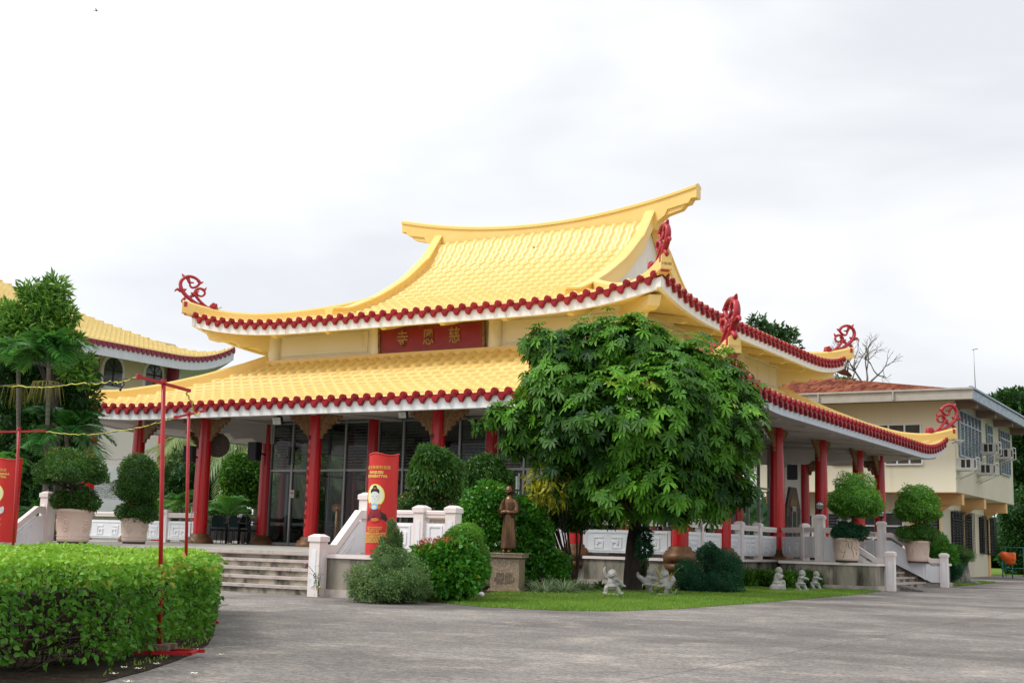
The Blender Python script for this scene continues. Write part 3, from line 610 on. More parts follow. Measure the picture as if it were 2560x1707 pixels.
# stepped corner brackets and small rafter ends under the upper eave
def eave_brackets(R, q, zed, zw, W, m, name, n=9):
    for sx in (1, -1):
        for sy in (1, -1):
            dg = V3((sx, sy, 0))/sqrt(2); s_ = V3((-sy, sx, 0))/sqrt(2); mb = MB(); L0 = W*sqrt(2); L1 = (q-.35)*sqrt(2)
            z1 = float(R.z(q-.3, q-.3))-.42
            poly = [(L0-.2, zw+.05), (L0-.2, zw-.75), (L0+.35, zw-.72), (L0+.55, zw-.55), (L0+1.15, zw-.60), (L0+1.35, zw-.42), (L0+1.9, zw-.46), (L1-.15, z1-.26), (L1, z1+.02)]
            mb.prism(poly, (MX, MY, 0), dg, (0, 0, 1), s_*.36); mb2 = mb; mb2.v[0] = mb2.v[0]-s_*.18; mb2.build('corner_bracket', m, temple)
    mb = MB()
    for (ux, uy), (ox, oy) in SIDES:
        mb.frame((MX, MY, 0), (ux, uy, 0), (ox, oy, 0), (0, 0, 1))
        for u in np.linspace(-q+3.2, q-3.2, n): mb = MB().frame((MX, MY, 0), (ux, uy, 0), (ox, oy, 0), (0, 0, 1)); mb.prism([(W, zw-.02), (W, zw-.10), (q-1.2, zed+.10), (q-.75, zed+.0), (q-.6, zed+.06), (q-.6, zed+.14)], (u-.09, 0, 0), (0, 1, 0), (0, 0, 1), (.18, 0, 0)); mb.frame().build(name, m, temple)
eave_brackets(RU, 8.86, 7.66, 8.12, HW, 'soffit_yellow', 'rafter_end', 6)
eave_brackets(RL, 12.02, 4.62, 4.93, HW, 'soffit_white', 'rafter_end', 8)

# platform ------------------------------------------------------------
TX0, TX1, TY = -23.3, -14.55, 19.5          # front terrace: stairs between the cheeks, edge line
SX, SY0, SY1 = -11.15, 36.3, 43.0           # side stairs
foot = [(-38.5, 30.95), (-31, 30.95), (-31, TY+1.6), (-25.2, TY), (-25.2, 18.45), (-23.5, 18.45), (-23.5, TY), (TX1+.1, TY), (TX1+.1, 18.2), (-12.95, 18.2), (-12.95, TY-.1), (-12.5, TY-.1), (-15.5, 24.2), (-17.6, 24.2), (-17.6, 30.95), (-13.12, 30.95), (-13.12, 38.55), (-12.3, 36.6), (-12.0, 35.35), (-9.35, 35.35), (-9.35, SY0-.09), (SX, SY0-.09), (SX, SY1+.09), (-9.3, SY1+.09), (-9.3, SY1+1.4), (-13.12, SY1+1.6), (-13.12, 52.), (-34.5, 52.), (-38.5, 45)]
def poly_wall(poly, z0, z1, grow=0., m=0, mb=None):
    mb = mb or MB(); n = len(poly); P = np.array(poly)
    if grow:
        e = np.roll(P, -1, 0)-P; nn = np.stack([e[:, 1], -e[:, 0]], 1); nn /= np.linalg.norm(nn, axis=1, keepdims=True); bis = nn+np.roll(nn, 1, 0); bis /= (np.sum(bis*nn, 1, keepdims=True)+1e-9); P = P+bis*grow
    A = [(x, y, z0) for x, y in P]+[(x, y, z1) for x, y in P]
    mb.add(A, [tuple(reversed(range(n))), tuple(range(n, 2*n))]+[(i, (i+1) % n, n+(i+1) % n, n+i) for i in range(n)], m); return mb
poly_wall(foot, 0, PZ-.07).build('platform', 'concrete_wall', temple)
poly_wall(foot, PZ-.07, PZ-.002, .05).build('platform_edging', 'pink', temple)
poly_wall(foot, PZ-.002, PZ+.004, .02).build('terrace_floor', 'terrace_floor', temple)
poly_wall(foot, 0, .13, .07).build('platform_footing', 'footing', temple)

# columns --------------------------------------------------------------
def wrap_text(s, size, r, zc, ang, mbx, bold=0., depth=.006, xoff=0.):
    V, Fc = text_arr(s, size, depth, bold=bold); a = ang+(V[:, 0]+xoff)/r; rr = r+V[:, 2]+.004
    mbx.add(np.stack([rr*np.cos(a), rr*np.sin(a), zc+V[:, 1]], 1), Fc)
def column_meshes(zt):
    sh = MB().lathe([(.215, 1.04), (.222, 1.3), (.218, 2.6), (.205, 3.8), (.19, zt)], n=24, cap=False); sm = sh
    b = MB().lathe([(.30, .34), (.33, .40), (.40, .42), (.42, .50), (.42, .60), (.37, .60), (.44, .645), (.455, .74), (.455, .83), (.41, .86), (.385, .93), (.31, .96), (.295, 1.03), (.24, 1.06), (.20, 1.06)], n=28)
    k = MB().lathe([(.06, -.05), (.14, .1), (.16, .3), (.28, .36)], (0, 0, 0), 16)
    return sm, b
shaft_mb, base_mb = column_meshes(4.93)
def bracket_mb(dx, dy):
    poly = [(.17, 4.80), (1.02, 4.80), (1.00, 4.66), (.88, 4.66), (.86, 4.56), (.74, 4.57), (.72, 4.46), (.62, 4.46), (.58, 4.34), (.47, 4.33), (.44, 4.20), (.33, 4.20), (.30, 4.05), (.17, 4.05)]
    mb = MB(); mb.prism(poly, (-dy*.035, dx*.035, 0), (dx, dy, 0), (0, 0, 1), (dy*.07, -dx*.07, 0)); return mb
_cs = {}
def place(meshkey, mbf, name, mats, parent, x, y):
    if meshkey not in _cs:
        o = mbf().build(name, mats, None); _cs[meshkey] = o.data; bpy.data.objects.remove(o)
    o = link(name, _cs[meshkey], parent); o.location = (x, y, 0); o['_loc'] = [0., 0., 0.]; return o
temple_cols = []
def column(x, y, outer=True, dirs=(), base='gold'):
    c = place('shaft'+('o' if outer else 'i'), lambda: shaft_mb, 'column', 'column_red', temple, x-MX, y-MY)
    place('base', lambda: base_mb, 'column_base', 'gold', c, 0, 0)
    for d in dirs: place('br%d%d' % d, lambda: bracket_mb(*d), 'carved_bracket', 'carved_gold', c, 0, 0)
    return c
corner_x = {0: ((-1, 0), (0, 1)), 5: ((1, 0), (0, 1))}
for i in range(6): temple_cols.append(column(XS[i], YS[0], True, [(1, 0), (-1, 0)] if 0 < i < 5 else [((-1, 0) if i == 0 else (1, 0)), (0, 1)]))
for j in range(1, 6): column(XS[0], YS[j], True, [(0, 1), (0, -1)] if j < 5 else [(0, -1), (-1, 0)]); column(XS[5], YS[j], True, [(0, 1), (0, -1)] if j < 5 else [(0, -1), (1, 0)])
for i in range(1, 5): column(XS[i], YS[5], True, [(1, 0), (-1, 0)])
for i in range(1, 5):
    for j in range(1, 5):
        if i in (1, 4) or j in (1, 4): column(XS[i], YS[j], False)
for o in bpy.data.objects:
    if o.name.startswith('column') and o.type == 'MESH' and 'base' not in o.name: o.data.polygons.foreach_set('use_smooth', [True]*len(o.data.polygons))
def inscription(col, chars, z0, dz, size, ang, m):
    mb = MB()
    for i, ch in enumerate(chars): wrap_text(ch, size, .222, z0-i*dz, ang, mb)
    o = mb.build('inscription', m, col); return o
inscription(temple_cols[3], '佛山海望首福人間享和平', 4.05, .268, .17, radians(-90-25), 'column_letter')
inscription(temple_cols[2], '慈土月', 4.0, .268, .17, radians(-90-25), 'column_letter')

# glazed hall ----------------------------------------------------------
def glaze(cx0, cy0, u, o, x0, x1, z0, z1, verts, trans, louv=(), name='window_wall'):
    """one glazed bay: pane, frame and louvre blades"""
    mb = MB().frame((cx0, cy0, 0), (u[0], u[1], 0), (o[0], o[1], 0), (0, 0, 1)); mb.box(x0, x1, -.006, .006, z0, z1); pane = mb.frame().build('glass_pane', 'glass', temple)
    mb = MB().frame((cx0, cy0, 0), (u[0], u[1], 0), (o[0], o[1], 0), (0, 0, 1))
    for v in verts: mb.box(v-.035, v+.035, -.06, .06, z0, z1)
    for t in trans: mb.box(x0, x1, -.045, .045, t-.035, t+.035)
    mb.frame().build('window_frame', 'mullion', pane)
    if louv:
        mb = MB().frame((cx0, cy0, 0), (u[0], u[1], 0), (o[0], o[1], 0), (0, 0, 1))
        for a, b, za, zb in louv:
            for z in np.arange(za, zb, .10): mb.box(a, b, -.03, -.005, z, z+.012)
        mb.frame().build('louvre_blades', 'mullion', pane)
for k, ((ux, uy), (ox, oy)) in enumerate(SIDES):
    c0 = (MX+ox*(HW-.02), MY+oy*(HW-.02))
    for b in range(3):
        x0 = -HW+b*ba+.2; x1 = -HW+(b+1)*ba-.2; mid = (x0+x1)/2
        vs = [x0, x0+.95, mid, x1-.95, x1] if b != 1 else [x0, x0+1.0, mid, x1-1.0, x1]
        lv = [(x0, x0+.95, 3.35, 4.8), (x0+.95, mid, 3.35, 4.8), (x1-.95, x1, 3.35, 4.8)] if k != 1 or b else []
        glaze(c0[0], c0[1], (ux, uy), (ox, oy), x0, x1, PZ+.02, 5.25, vs, [PZ+.06, 3.27, 4.87], lv)
MB().box(MX-HW, MX+HW, MY-HW, MY+HW, 5.2, 5.26).build('hall_ceiling', 'soffit_white', temple)
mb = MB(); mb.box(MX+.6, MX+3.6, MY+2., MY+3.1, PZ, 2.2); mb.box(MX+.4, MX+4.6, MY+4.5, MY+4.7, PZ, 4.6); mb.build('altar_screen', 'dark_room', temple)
# white annex wall with octagonal doorway at the far right side
MB().box(MX+5.4, MX+HW-.05, MY+HW+.22, MY+HW+3.0, PZ, 4.95).build('annex_wall', 'gable_white', temple)
mb = MB(); ct = MY+8.45; oc = lambda r, h, z: [(-r, z), (-r, z+h*.68), (-r*.45, z+h), (r*.45, z+h), (r, z+h*.68), (r, z)]
mb.prism(oc(.86, 2.75, PZ), (MX+HW-.05, ct, 0), (0, 1, 0), (0, 0, 1), (.09, 0, 0)); dr = mb.build('octagonal_doorway', 'wood_brown', temple)
MB().prism(oc(.62, 2.4, PZ+.02), (MX+HW+.04, ct, 0), (0, 1, 0), (0, 0, 1), (.012, 0, 0)).build('door_opening', 'window_dark', dr)
mb = MB(); mb.box(MX+HW+.05, MX+HW+.07, ct-.3, ct+.3, 2.55, 2.75); mb.box(MX+HW+.05, MX+HW+.07, ct-.3, ct-.24, PZ, 2.7); mb.box(MX+HW+.05, MX+HW+.07, ct+.24, ct+.3, PZ, 2.7)
for i in range(10): mb.sph((MX+HW+.05, ct-.74, PZ+.2+i*.18), .028, 6, 4); mb.sph((MX+HW+.05, ct+.74, PZ+.2+i*.18), .028, 6, 4)
mb.build('door_frame', 'mullion', dr)
# name plaque -------------------------------------------------------------
pq = thing('name_plaque', 'long red name board with three gold characters above the lower roof', 'sign', (MX-.07, MY-6.98, 7.5))
tl = radians(4); f = MB().frame((MX-.07, MY-6.98, 7.5), (1, 0, 0), (0, -cos(tl), -sin(tl)), (0, -sin(tl), cos(tl)))
f.box(-2.07, 2.07, -.02, .05, -.46, .46); f.box(-2.07, -1.99, .05, .09, -.46, .46); f.box(1.99, 2.07, .05, .09, -.46, .46); f.box(-1.99, 1.99, .05, .09, -.46, -.40); f.box(-1.99, 1.99, .05, .09, .40, .46)
f.box(-1.93, 1.93, .055, .062, .335, .345); f.box(-1.93, 1.93, .055, .062, -.345, -.335); f.box(-1.93, -1.92, .055, .062, -.345, .345); f.box(1.92, 1.93, .055, .062, -.345, .345)
f.frame().build('board_frame', 'plaque_frame', pq)
f = MB().frame((MX-.07, MY-6.98, 7.5), (1, 0, 0), (0, -cos(tl), -sin(tl)), (0, -sin(tl), cos(tl))); f.box(-1.99, 1.99, .05, .055, -.40, .40); f.frame().build('board', 'plaque_red', pq)
for ch, xx in (('寺', -1.08), ('恩', -.06), ('慈', .95)):
    V, Fc = text_arr(ch, .56, .02, bold=.008); o0 = V3((MX-.07, MY-6.98, 7.5)); P = o0+np.outer(V[:, 0]*.82+xx, [1, 0, 0])+np.outer(V[:, 1], [0, -sin(tl), cos(tl)])+np.outer(V[:, 2]+.076, [0, -cos(tl), -sin(tl)])
    MB().add(P, Fc).build('character', 'gold_letter', pq)

# stairs ---------------------------------------------------------------------
def stairs(name, label, p0, u, back, width, n=5, tread=.30, z1=PZ, m=('step_riser', 'step_edge')):
    """p0 top edge start; u along the flight; back = direction down the flight"""
    t = thing(name, label, 'stairs', (p0[0], p0[1], 0)); rs = z1/n
    MB().frame(p0, (u[0], u[1], 0), (back[0], back[1], 0), (0, 0, 1)).box(0, width, -.12, .045, z1-.055, z1+.007, 0).frame().build('landing_edge', 'step_edge', t)
    for i in range(1, n):
        mb = MB().frame(p0, (u[0], u[1], 0), (back[0], back[1], 0), (0, 0, 1)); zt = z1-i*rs
        mb.box(0, width, 0, i*tread, 0, zt-.045) if False else mb.box(0, width, (i-1)*tread, i*tread, 0, zt-.05, 0); mb.box(0, width, (i-1)*tread+.002, i*tread+.035, zt-.05, zt, 1)
        mb.frame().build('step', list(m), t)
    return t
stairs('front_stairs', 'wide weathered concrete steps between the white front cheeks', (TX0+.0, TY-.05, 0), (1, 0), (0, -1), TX1-TX0)
stairs('side_stairs', 'short flight of grey steps climbing the right side of the platform', (SX+.05, SY0+.2, 0), (0, 1), (1, 0), SY1-SY0-.4, tread=.34)
mb = MB().frame((SX+2.1, SY0+.3, 0)); mb.prism([(0, 0), (.75, 0), (0, .14)], (0, .1, 0), (1, 0, 0), (0, 0, 1), (0, .9, 0)); mb.frame()
tag(mb.build('kerb_ramp', 'asphalt'), 'small concrete wedge ramp at the foot of the side steps', 'ramp')

# balustrades -------------------------------------------------------------------
def post(mb, x, y, z, h=1.08, w=.105, rz=0., inset=True):
    u = (cos(rz), sin(rz), 0); v = (-sin(rz), cos(rz), 0); mb.frame((x, y, z), u, v, (0, 0, 1))
    mb.box(-w, w, -w, w, 0, h-.13); c = w+.022
    mb.box(-c, c, -c, c, h-.13, h-.045)
    A = [(a*c, b*c, h-.045) for a, b in ((-1, -1), (1, -1), (1, 1), (-1, 1))]+[(a*w*.55, b*w*.55, h) for a, b in ((-1, -1), (1, -1), (1, 1), (-1, 1))]
    mb.add(A, [(4, 5, 6, 7)]+[(i, (i+1) % 4, 4+(i+1) % 4, 4+i) for i in range(4)])
    if inset:
        for a, b, c1, d in ((-.045, .045, -w-.008, -w), (-.045, .045, w, w+.008)): mb.box(a, b, c1, d, .16, h-.28, 1); mb.box(c1, d, a, b, .16, h-.28, 1)
    mb.frame()
def key(mb, cx_, cz, s, flip, n0, n1):
    f = -1 if flip else 1; w = .022
    segs = [((-1, 1), (1, 1)), ((-1, 1), (-1, -1)), ((-1, -1), (1, -1)), ((1, -1), (1, .15)), ((1, .15), (-.2, .15)), ((-.2, .15), (-.2, -.3))]
    for i_, ((a, b), (c, d)) in enumerate(segs):
        w = .022+.0009*i_; n1 = n1+.0016*(1 if n1 > 0 else 0); n0 = n0-.0016*(1 if n0 < 0 and n1 <= 0 else 0)
        xa, xb = sorted((f*a*s, f*c*s)); za, zb = sorted((b*s, d*s)); mb.box(cx_+xa-w, cx_+xb+w, n0, n1, cz+za-w, cz+zb+w)
def panel(mb, L, z0=.10, z1=.70, t=.05, keys=2):
    mb.box(0, L, -t, t, z0, z1)
    for s_ in (1, -1):
        n0, n1 = sorted((s_*t, s_*(t+.016))); a = .09
        if L > .4:
            for x0, x1, q0, q1 in ((a, L-a, z0+.05, z0+.085), (a, L-a, z1-.085, z1-.05), (a, a+.035, z0+.085, z1-.085), (L-a-.035, L-a, z0+.085, z1-.085)): mb.box(x0, x1, n0, n1, q0, q1)
        if L > .75:
            s0 = min(.13, L*.13); k = 2 if L < 2.2 else 4
            for i in range(k): mb.box(0, 0, 0, 0, 0, 0) if False else key(mb, a+.1+(L-2*a-.2)*(i+.5)/k, (z0+z1)/2-.03, s0, i % 2, n0, n1)
def balustrade(label, pts, posts, z=PZ, group=None, h=1.08, w=.105, name='balustrade', s=1.):
    t = thing(name, label, 'balustrade', (pts[0][0], pts[0][1], z), group)
    for i in range(len(pts)-1):
        a, b = V3((*pts[i], 0)), V3((*pts[i+1], 0)); d = b-a; L = np.linalg.norm(d); u = d/L; v = (-u[1], u[0], 0)
        g0 = w if posts[i] else .24; g1 = w if posts[i+1] else .24; x0, x1 = g0, L-g1
        mb = MB().frame(a+u*x0+V3((0, 0, z)), u, v, (0, 0, s)); panel(mb, x1-x0); mb.frame().build('panel', 'panel_white', t)
        mb = MB().frame(a+u*x0+V3((0, 0, z)), u, v, (0, 0, s)); LL = x1-x0
        mb.prism([(-.06, .82), (.06, .82), (.06, .88), (.075, .89), (.075, .95), (.05, .97), (-.05, .97), (-.075, .95), (-.075, .89), (-.06, .88)], (0, 0, 0), (0, 1, 0), (0, 0, 1), (LL, 0, 0)); mb.frame().build('rail', 'pink', t)
    for (x, y), p in zip(pts, posts):
        if p: mb = MB(); post(mb, x, y, z, (h if p == 1 else p)*s, w, atan2(pts[1][1]-pts[0][1], pts[1][0]-pts[0][0])); mb.build('post', ['pink', 'panel_white'], t)
    return t
def cheek(label, tall, low, z=PZ, pitchz=.96, gap=0., hl=1.08, ht=1.32, s=1.):
    """sloping stair balustrade from the tall lamp post down to the low post on the ground"""
    t = thing('stair_balustrade', label, 'balustrade', (tall[0], tall[1], 0)); a, b = V3((*tall, 0)), V3((*low, 0)); L = np.linalg.norm(b-a); u = (b-a)/L; v = V3((-u[1], u[0], 0))
    mb = MB(); post(mb, *tall, z, ht, .12, atan2(u[1], u[0])); mb.build('post', ['pink', 'panel_white'], t)
    mb = MB(); post(mb, *low, 0, hl, .115, atan2(u[1], u[0])); mb.build('post', ['pink', 'panel_white'], t)
    pts = [(.12, z+.95*s), (.30, z+.95*s), (L-.42, .90), (L-.115, .90)]
    top = [(x, y) for x, y in pts]; bot = [(x, y-.15) for x, y in pts]
    MB().prism(top+bot[::-1], a-v*.07, u, (0, 0, 1), v*.14).build('rail', 'pink', t)
    top = [(.12, z+.70*s), (.28, z+.70*s), (L-.40, .66), (L-.115, .66)]; bot = [(L-.115, .14), (L-.40, .14), (.28, z+.02), (.12, z+.02)]
    mb = MB().prism(top+bot, a-v*.05, u, (0, 0, 1), v*.10); sl = (z+.70*s-.66)/(L-.68)
    for sg in (1, -1):
        for k in (.10, .20):
            x0, x1 = .34+k, L-.46-k; f = lambda x, off: (x, z+.70*s-(x-.28)*sl-off)
            outer = [f(x0, k), f(x1, k), f(x1, .64-k), f(x0, .64-k)]
            for i in range(4):
                p, q = V3(outer[i]), V3(outer[(i+1) % 4]); d = (q-p)/np.linalg.norm(q-p); n_ = V3((-d[1], d[0]))*.014
                mb.prism([p-n_, q-n_, q+n_, p+n_], a+v*(sg*.05), u, (0, 0, 1), v*sg*.014)
    mb.build('panel', 'panel_white', t); return t
def globe_lamp(x, y, z, label, grp='caged globe lamps on the stair posts'):
    t = thing('globe_lamp', label, 'lamp', (x, y, z), grp); MB().sph((x, y, z+.24), .105, 14, 10).build('globe', 'white_frosted', t); mb = MB()
    mb.lathe([(.06, 0), (.05, .04), (.03, .05), (.035, .10), (.075, .12), (.08, .14)], (x, y, z), 12); mb.lathe([(.13, .235), (.13, .255)], (x, y, z), 18)
    for i in range(5):
        a = i*pi/5; mb.tube([(x+.125*cos(q)*cos(a), y+.125*cos(q)*sin(a), z+.24+.125*sin(q)) for q in np.linspace(-pi/2, 1.5*pi, 21)], .006, 4)
    mb.build('cage', 'black_metal', t); return t
yL = TY-.02
cheek('white sloping balustrade at the right of the front steps, beside the red cylinder banner', (TX1, yL), (TX1+.02, 18.06), ht=1.13, s=.84)
cheek('white sloping balustrade at the left of the front steps, beside the big pot', (TX0, yL), (TX0, 17.9), ht=1.13, s=.84)
cheek('near sloping balustrade of the side steps, below the cracked pot', (SX, SY0), (-9.18, SY0))
cheek('far sloping balustrade of the side steps', (SX, SY1), (-9.18, SY1))
globe_lamp(TX0, yL, PZ+1.13, 'caged globe lamp beside the biggest potted tree'); globe_lamp(SX, SY0, PZ+1.32, 'caged globe lamp left of the cracked pot, on the nearer side-stair post')
globe_lamp(SX, SY1, PZ+1.32, 'caged globe lamp between the two round topiaries, on the far tall post'); globe_lamp(-13.2, SY1+2.2, PZ+1.2, 'smallest caged globe lamp, right behind the cracked pot')
balustrade('front balustrade between red banner and clipped dome shrub', [(TX1, TY), (-13.35, TY), (-12.66, TY)], [0, 1, 1], s=.84)
balustrade('front balustrade half hidden behind the big tree', [(-13.2, 23.6), (-13.2, 26.), (-13.2, 28.5), (-13.2, 30.95)], [0, 1, 1, 0]) if False else None
balustrade('white balustrade with key pattern behind the big tree trunk', [(XS[3]+1.2, cy), (XS[2], cy)][::-1] if False else [(-20.858, cy), (-18.6, cy), (-16.289, cy)], [0, 1, 0])
balustrade('long key-pattern panel between the bronze-based columns behind the tree', [(-16.289, cy), (cx, cy)], [0, 0])
balustrade('side balustrade between the corner column and the dark conifer bush', [(cx, cy), (cx, 32.55), (cx, YS[1])], [0, 1, 0])
balustrade('side balustrade with two posts above the seated stone figure', [(cx, YS[1]), (cx, 35.5), (cx, 37.05), (cx, YS[2])], [0, 1, 1, 0])
balustrade('balustrade turning out to the near side-stair post', [(cx+.12, YS[2]), (-11.85, 37.1), (SX, SY0)], [0, 1, 0])
balustrade('balustrade behind the far side-stair post', [(SX, SY1), (cx, 44.2), (cx, YS[4])], [0, 1, 0]); balustrade('last balustrade at the back corner of the side', [(cx, YS[4]), (cx, 49.5), (cx, YS[5])], [0, 1, 0])
balustrade('balustrade running left from the leftmost front column to the pots', [(XS[4], cy), (-31.5, cy), (XS[5], cy)], [0, 1, 0])
balustrade('balustrade at the far left behind the potted trees', [(XS[5], cy), (-35.2, cy), (-37, cy), (-38.3, cy)], [0, 1, 1, 1])
balustrade('rear balustrade seen behind the stacked dining chairs', [(XS[5], cy+.1), (XS[5], 34.2), (XS[5], 36.5), (XS[5], 38.8), (XS[5], 43.35), (XS[5], 47.9), (XS[5], 51)], [0, 0, 1, 0, 0, 0, 0])

# ================================================================ FURNITURE ON AND ROUND THE TEMPLE
def remeshed(mb, name, m, parent, vox=.012, smooth=4):
    """fuse the primitives into one continuous skin"""
    o = mb.build(name, m, None); mo = o.modifiers.new('r', 'REMESH'); mo.mode = 'VOXEL'; mo.voxel_size = vox; mo.use_smooth_shade = True
    sm_ = o.modifiers.new('s', 'SMOOTH'); sm_.iterations = smooth; sm_.factor = .5
    bpy.context.view_layer.update(); me = bpy.data.meshes.new_from_object(o.evaluated_get(bpy.context.evaluated_depsgraph_get()))
    bpy.data.objects.remove(o); me.polygons.foreach_set('use_smooth', [True]*len(me.polygons)); me.transform(Matrix.Translation([-v for v in parent['_loc']])); return link(name, me, parent)
def banner(name, label, px, py, depth, words, xo, ang0, figure, h=1.70, r=.255):
    c = at_d(px, py, depth); t = thing(name, label, 'banner', (c[0], c[1], PZ+.01)); mb = MB(); n = 40; rows = 26; V = []; Fc = []
    for k in range(rows):
        z = h*k/(rows-1)
        for i in range(n):
            a = 2*pi*i/n; rr = r*(1+.012*sin(7*a+2*sin(z*2.2))*(1-z/h)+.02*sin(2*a+1)*(1-z/h)*sin(z*3)); V.append((rr*cos(a), rr*sin(a), z+(.02*sin(3*a) if k == rows-1 else 0)))
    for k in range(rows-1):
        for i in range(n): j = (i+1) % n; Fc.append((k*n+i, k*n+j, (k+1)*n+j, (k+1)*n+i))
    mb.add(V, Fc, 0, True); mb.add(V[-n:], [tuple(range(n))]); mb.tube([(r*cos(a), r*sin(a), h+.005+.02*sin(3*a)) for a in np.linspace(0, 2*pi, 41)], .014, 6)
    drum = npm_local(mb, 'drum', 'banner_red', t)
    A = lambda: MB()
    def bent(mb_, poly, dr, xo=0., zo=0.):
        # fan of flat outline points laid on the drum
        P = np.array(poly, float); cx_, cz_ = P.mean(0); ring = []
        for k in (1., .66, .33): ring.append(np.c_[cx_+(P[:, 0]-cx_)*k, cz_+(P[:, 1]-cz_)*k])
        Q = np.concatenate(ring+[[[cx_, cz_]]]); m_ = len(P); a = ang0+(Q[:, 0]+xo)/r; rr = r*1.012+dr
        V = np.stack([rr*np.cos(a), rr*np.sin(a), Q[:, 1]+zo], 1); F_ = []
        for b in range(2): F_ += [(b*m_+i, b*m_+(i+1) % m_, (b+1)*m_+(i+1) % m_, (b+1)*m_+i) for i in range(m_)]
        F_ += [(2*m_+i, 2*m_+(i+1) % m_, 3*m_) for i in range(m_)]; mb_.add(V, F_)
    ell = lambda x, z, a, b, n=24: [(x+a*cos(2*pi*i/n), z+b*sin(2*pi*i/n)) for i in range(n)]
    mb = A()
    for s, sz, z, bo in words: wrap_text(s, sz, r*1.014, z, ang0, mb, bo, .0015, xo)
    npm_local(mb, 'lettering', 'banner_gold', t)
    lay = [(ell(0, 1.0, .205, .215), 'banner_yellow', .004), (ell(0, 1.0, .185, .195), 'banner_cream', .006)]
    if figure:
        lay += [([(-.19, .52), (-.17, .62), (-.10, .72), (.12, .72), (.24, .66), (.30, .52)], 'banner_black', .007),
                ([(-.14, .60), (-.12, .72), (0, .76), (.12, .74), (.15, .62), (.12, .56), (-.10, .56)], 'banner_maroon', .009),
                (ell(0, .98, .098, .105), 'banner_skin', .011), (ell(0, 1.075, .10, .07), 'banner_black', .0125), (ell(0, 1.02, .088, .055), 'banner_skin', .0135),
                (ell(0, 1.145, .045, .045), 'banner_black', .014), ([(-.03, 1.12), (0, 1.16), (.03, 1.12)], 'banner_orange', .0155),
                (ell(0, .80, .085, .06), 'banner_blue', .0145), (ell(-.10, .82, .035, .055), 'banner_orange', .015), (ell(.10, .80, .03, .055), 'banner_orange', .015), (ell(0, .79, .05, .035), 'banner_skin', .016),
                (ell(.02, .56, .09, .035), 'banner_orange', .015), (ell(-.04, .99, .014, .004, 10), 'banner_black', .014), (ell(.04, .99, .014, .004, 10), 'banner_black', .014), (ell(0, .94, .016, .005, 10), 'banner_maroon', .014)]
    else: lay += [(ell(-.02, .98, .10, .11), 'banner_skin', .011), (ell(.12, .62, .12, .08), 'banner_skin', .012), (ell(.21, .66, .035, .06), 'banner_skin', .013), (ell(.10, .66, .012, .012, 10), 'banner_black', .016)]
    art = None
    for poly, m, dr in lay:
        poly = [(x_*.86, 1.0+(z_-1.0)*.92) for x_, z_ in poly]; dr = dr*.45
        mb = A(); bent(mb, poly, dr); npm_local(mb, 'artwork', m, t)
    mb = A()
    for k, ln in enumerate(['', '', '']): pass
    npz = [('七佛之師大智文殊師利菩薩', .026, .462), ('青獅座下蓮花開 智慧無邊', .026, .432), ('智慧如海辯才無礙', .026, .402)] if figure else [('大行普賢菩薩十大願王', .036, .47), ('白象王尊願行第一', .036, .435)]
    en = ['THE BODHISATTVA OF GREAT WISDOM', 'SEATED ON THE LION OF COURAGE', 'HE CUTS THE BONDS OF IGNORANCE', 'HOLDS THE SWORD AND THE LOTUS', 'AND TEACHES THAT ALL BEINGS', 'MAY AWAKEN, GUIDED BY THE', 'PATH AND TEACHING OF THE BUDDHAS'] if figure else ['THE BODHISATTVA OF GREAT', 'CONDUCT AND TEN VOWS']
    for s, sz, z in npz: wrap_text(s, sz, r*1.014, z, ang0, mb, 0, .0015)
    for i, s in enumerate(en): wrap_text(s, .026, r*1.014, .368-i*.0255, ang0, mb, .001, .0015)
    npm_local(mb, 'lettering', 'banner_gold', t); return t
def npm_local(mb, name, m, parent):   # mesh whose coordinates are already local to its parent
    V = np.concatenate(mb.v); me = bpy.data.meshes.new(name); me.from_pydata(V.tolist(), [], mb.f); me.materials.append(MATS[m]); me.polygons.foreach_set('use_smooth', mb.sm); me.update()
    return link(name, me, parent)
def facing(x, y): return atan2(-y, -x)       # angle from a point towards the camera
cb = at_d(950, 1395, 22.0); fa = facing(cb[0], cb[1])
banner('banner_drum', 'red cylinder banner with haloed figure, MANJUSRI BODHISATTVA, right of the front steps', 950, 1395, 22.0, [('大智文殊師利菩薩', .066, 1.475, 0), ('MANJUSRI', .062, 1.394, .003), ('BODHISATTVA', .062, 1.328, .003)], 0, fa-.55, True)
banner('banner_drum', 'red cylinder banner at the left edge, SAMANTABHADRA BODHISATTVA, cut by the frame', 2, 1362, 27., [('大行普賢菩薩', .066, 1.49, 0), ('SAMANTABHADRA', .060, 1.41, .003), ('BODHISATTVA', .060, 1.345, .003)], 0, fa-.45, False, h=1.72, r=.29)

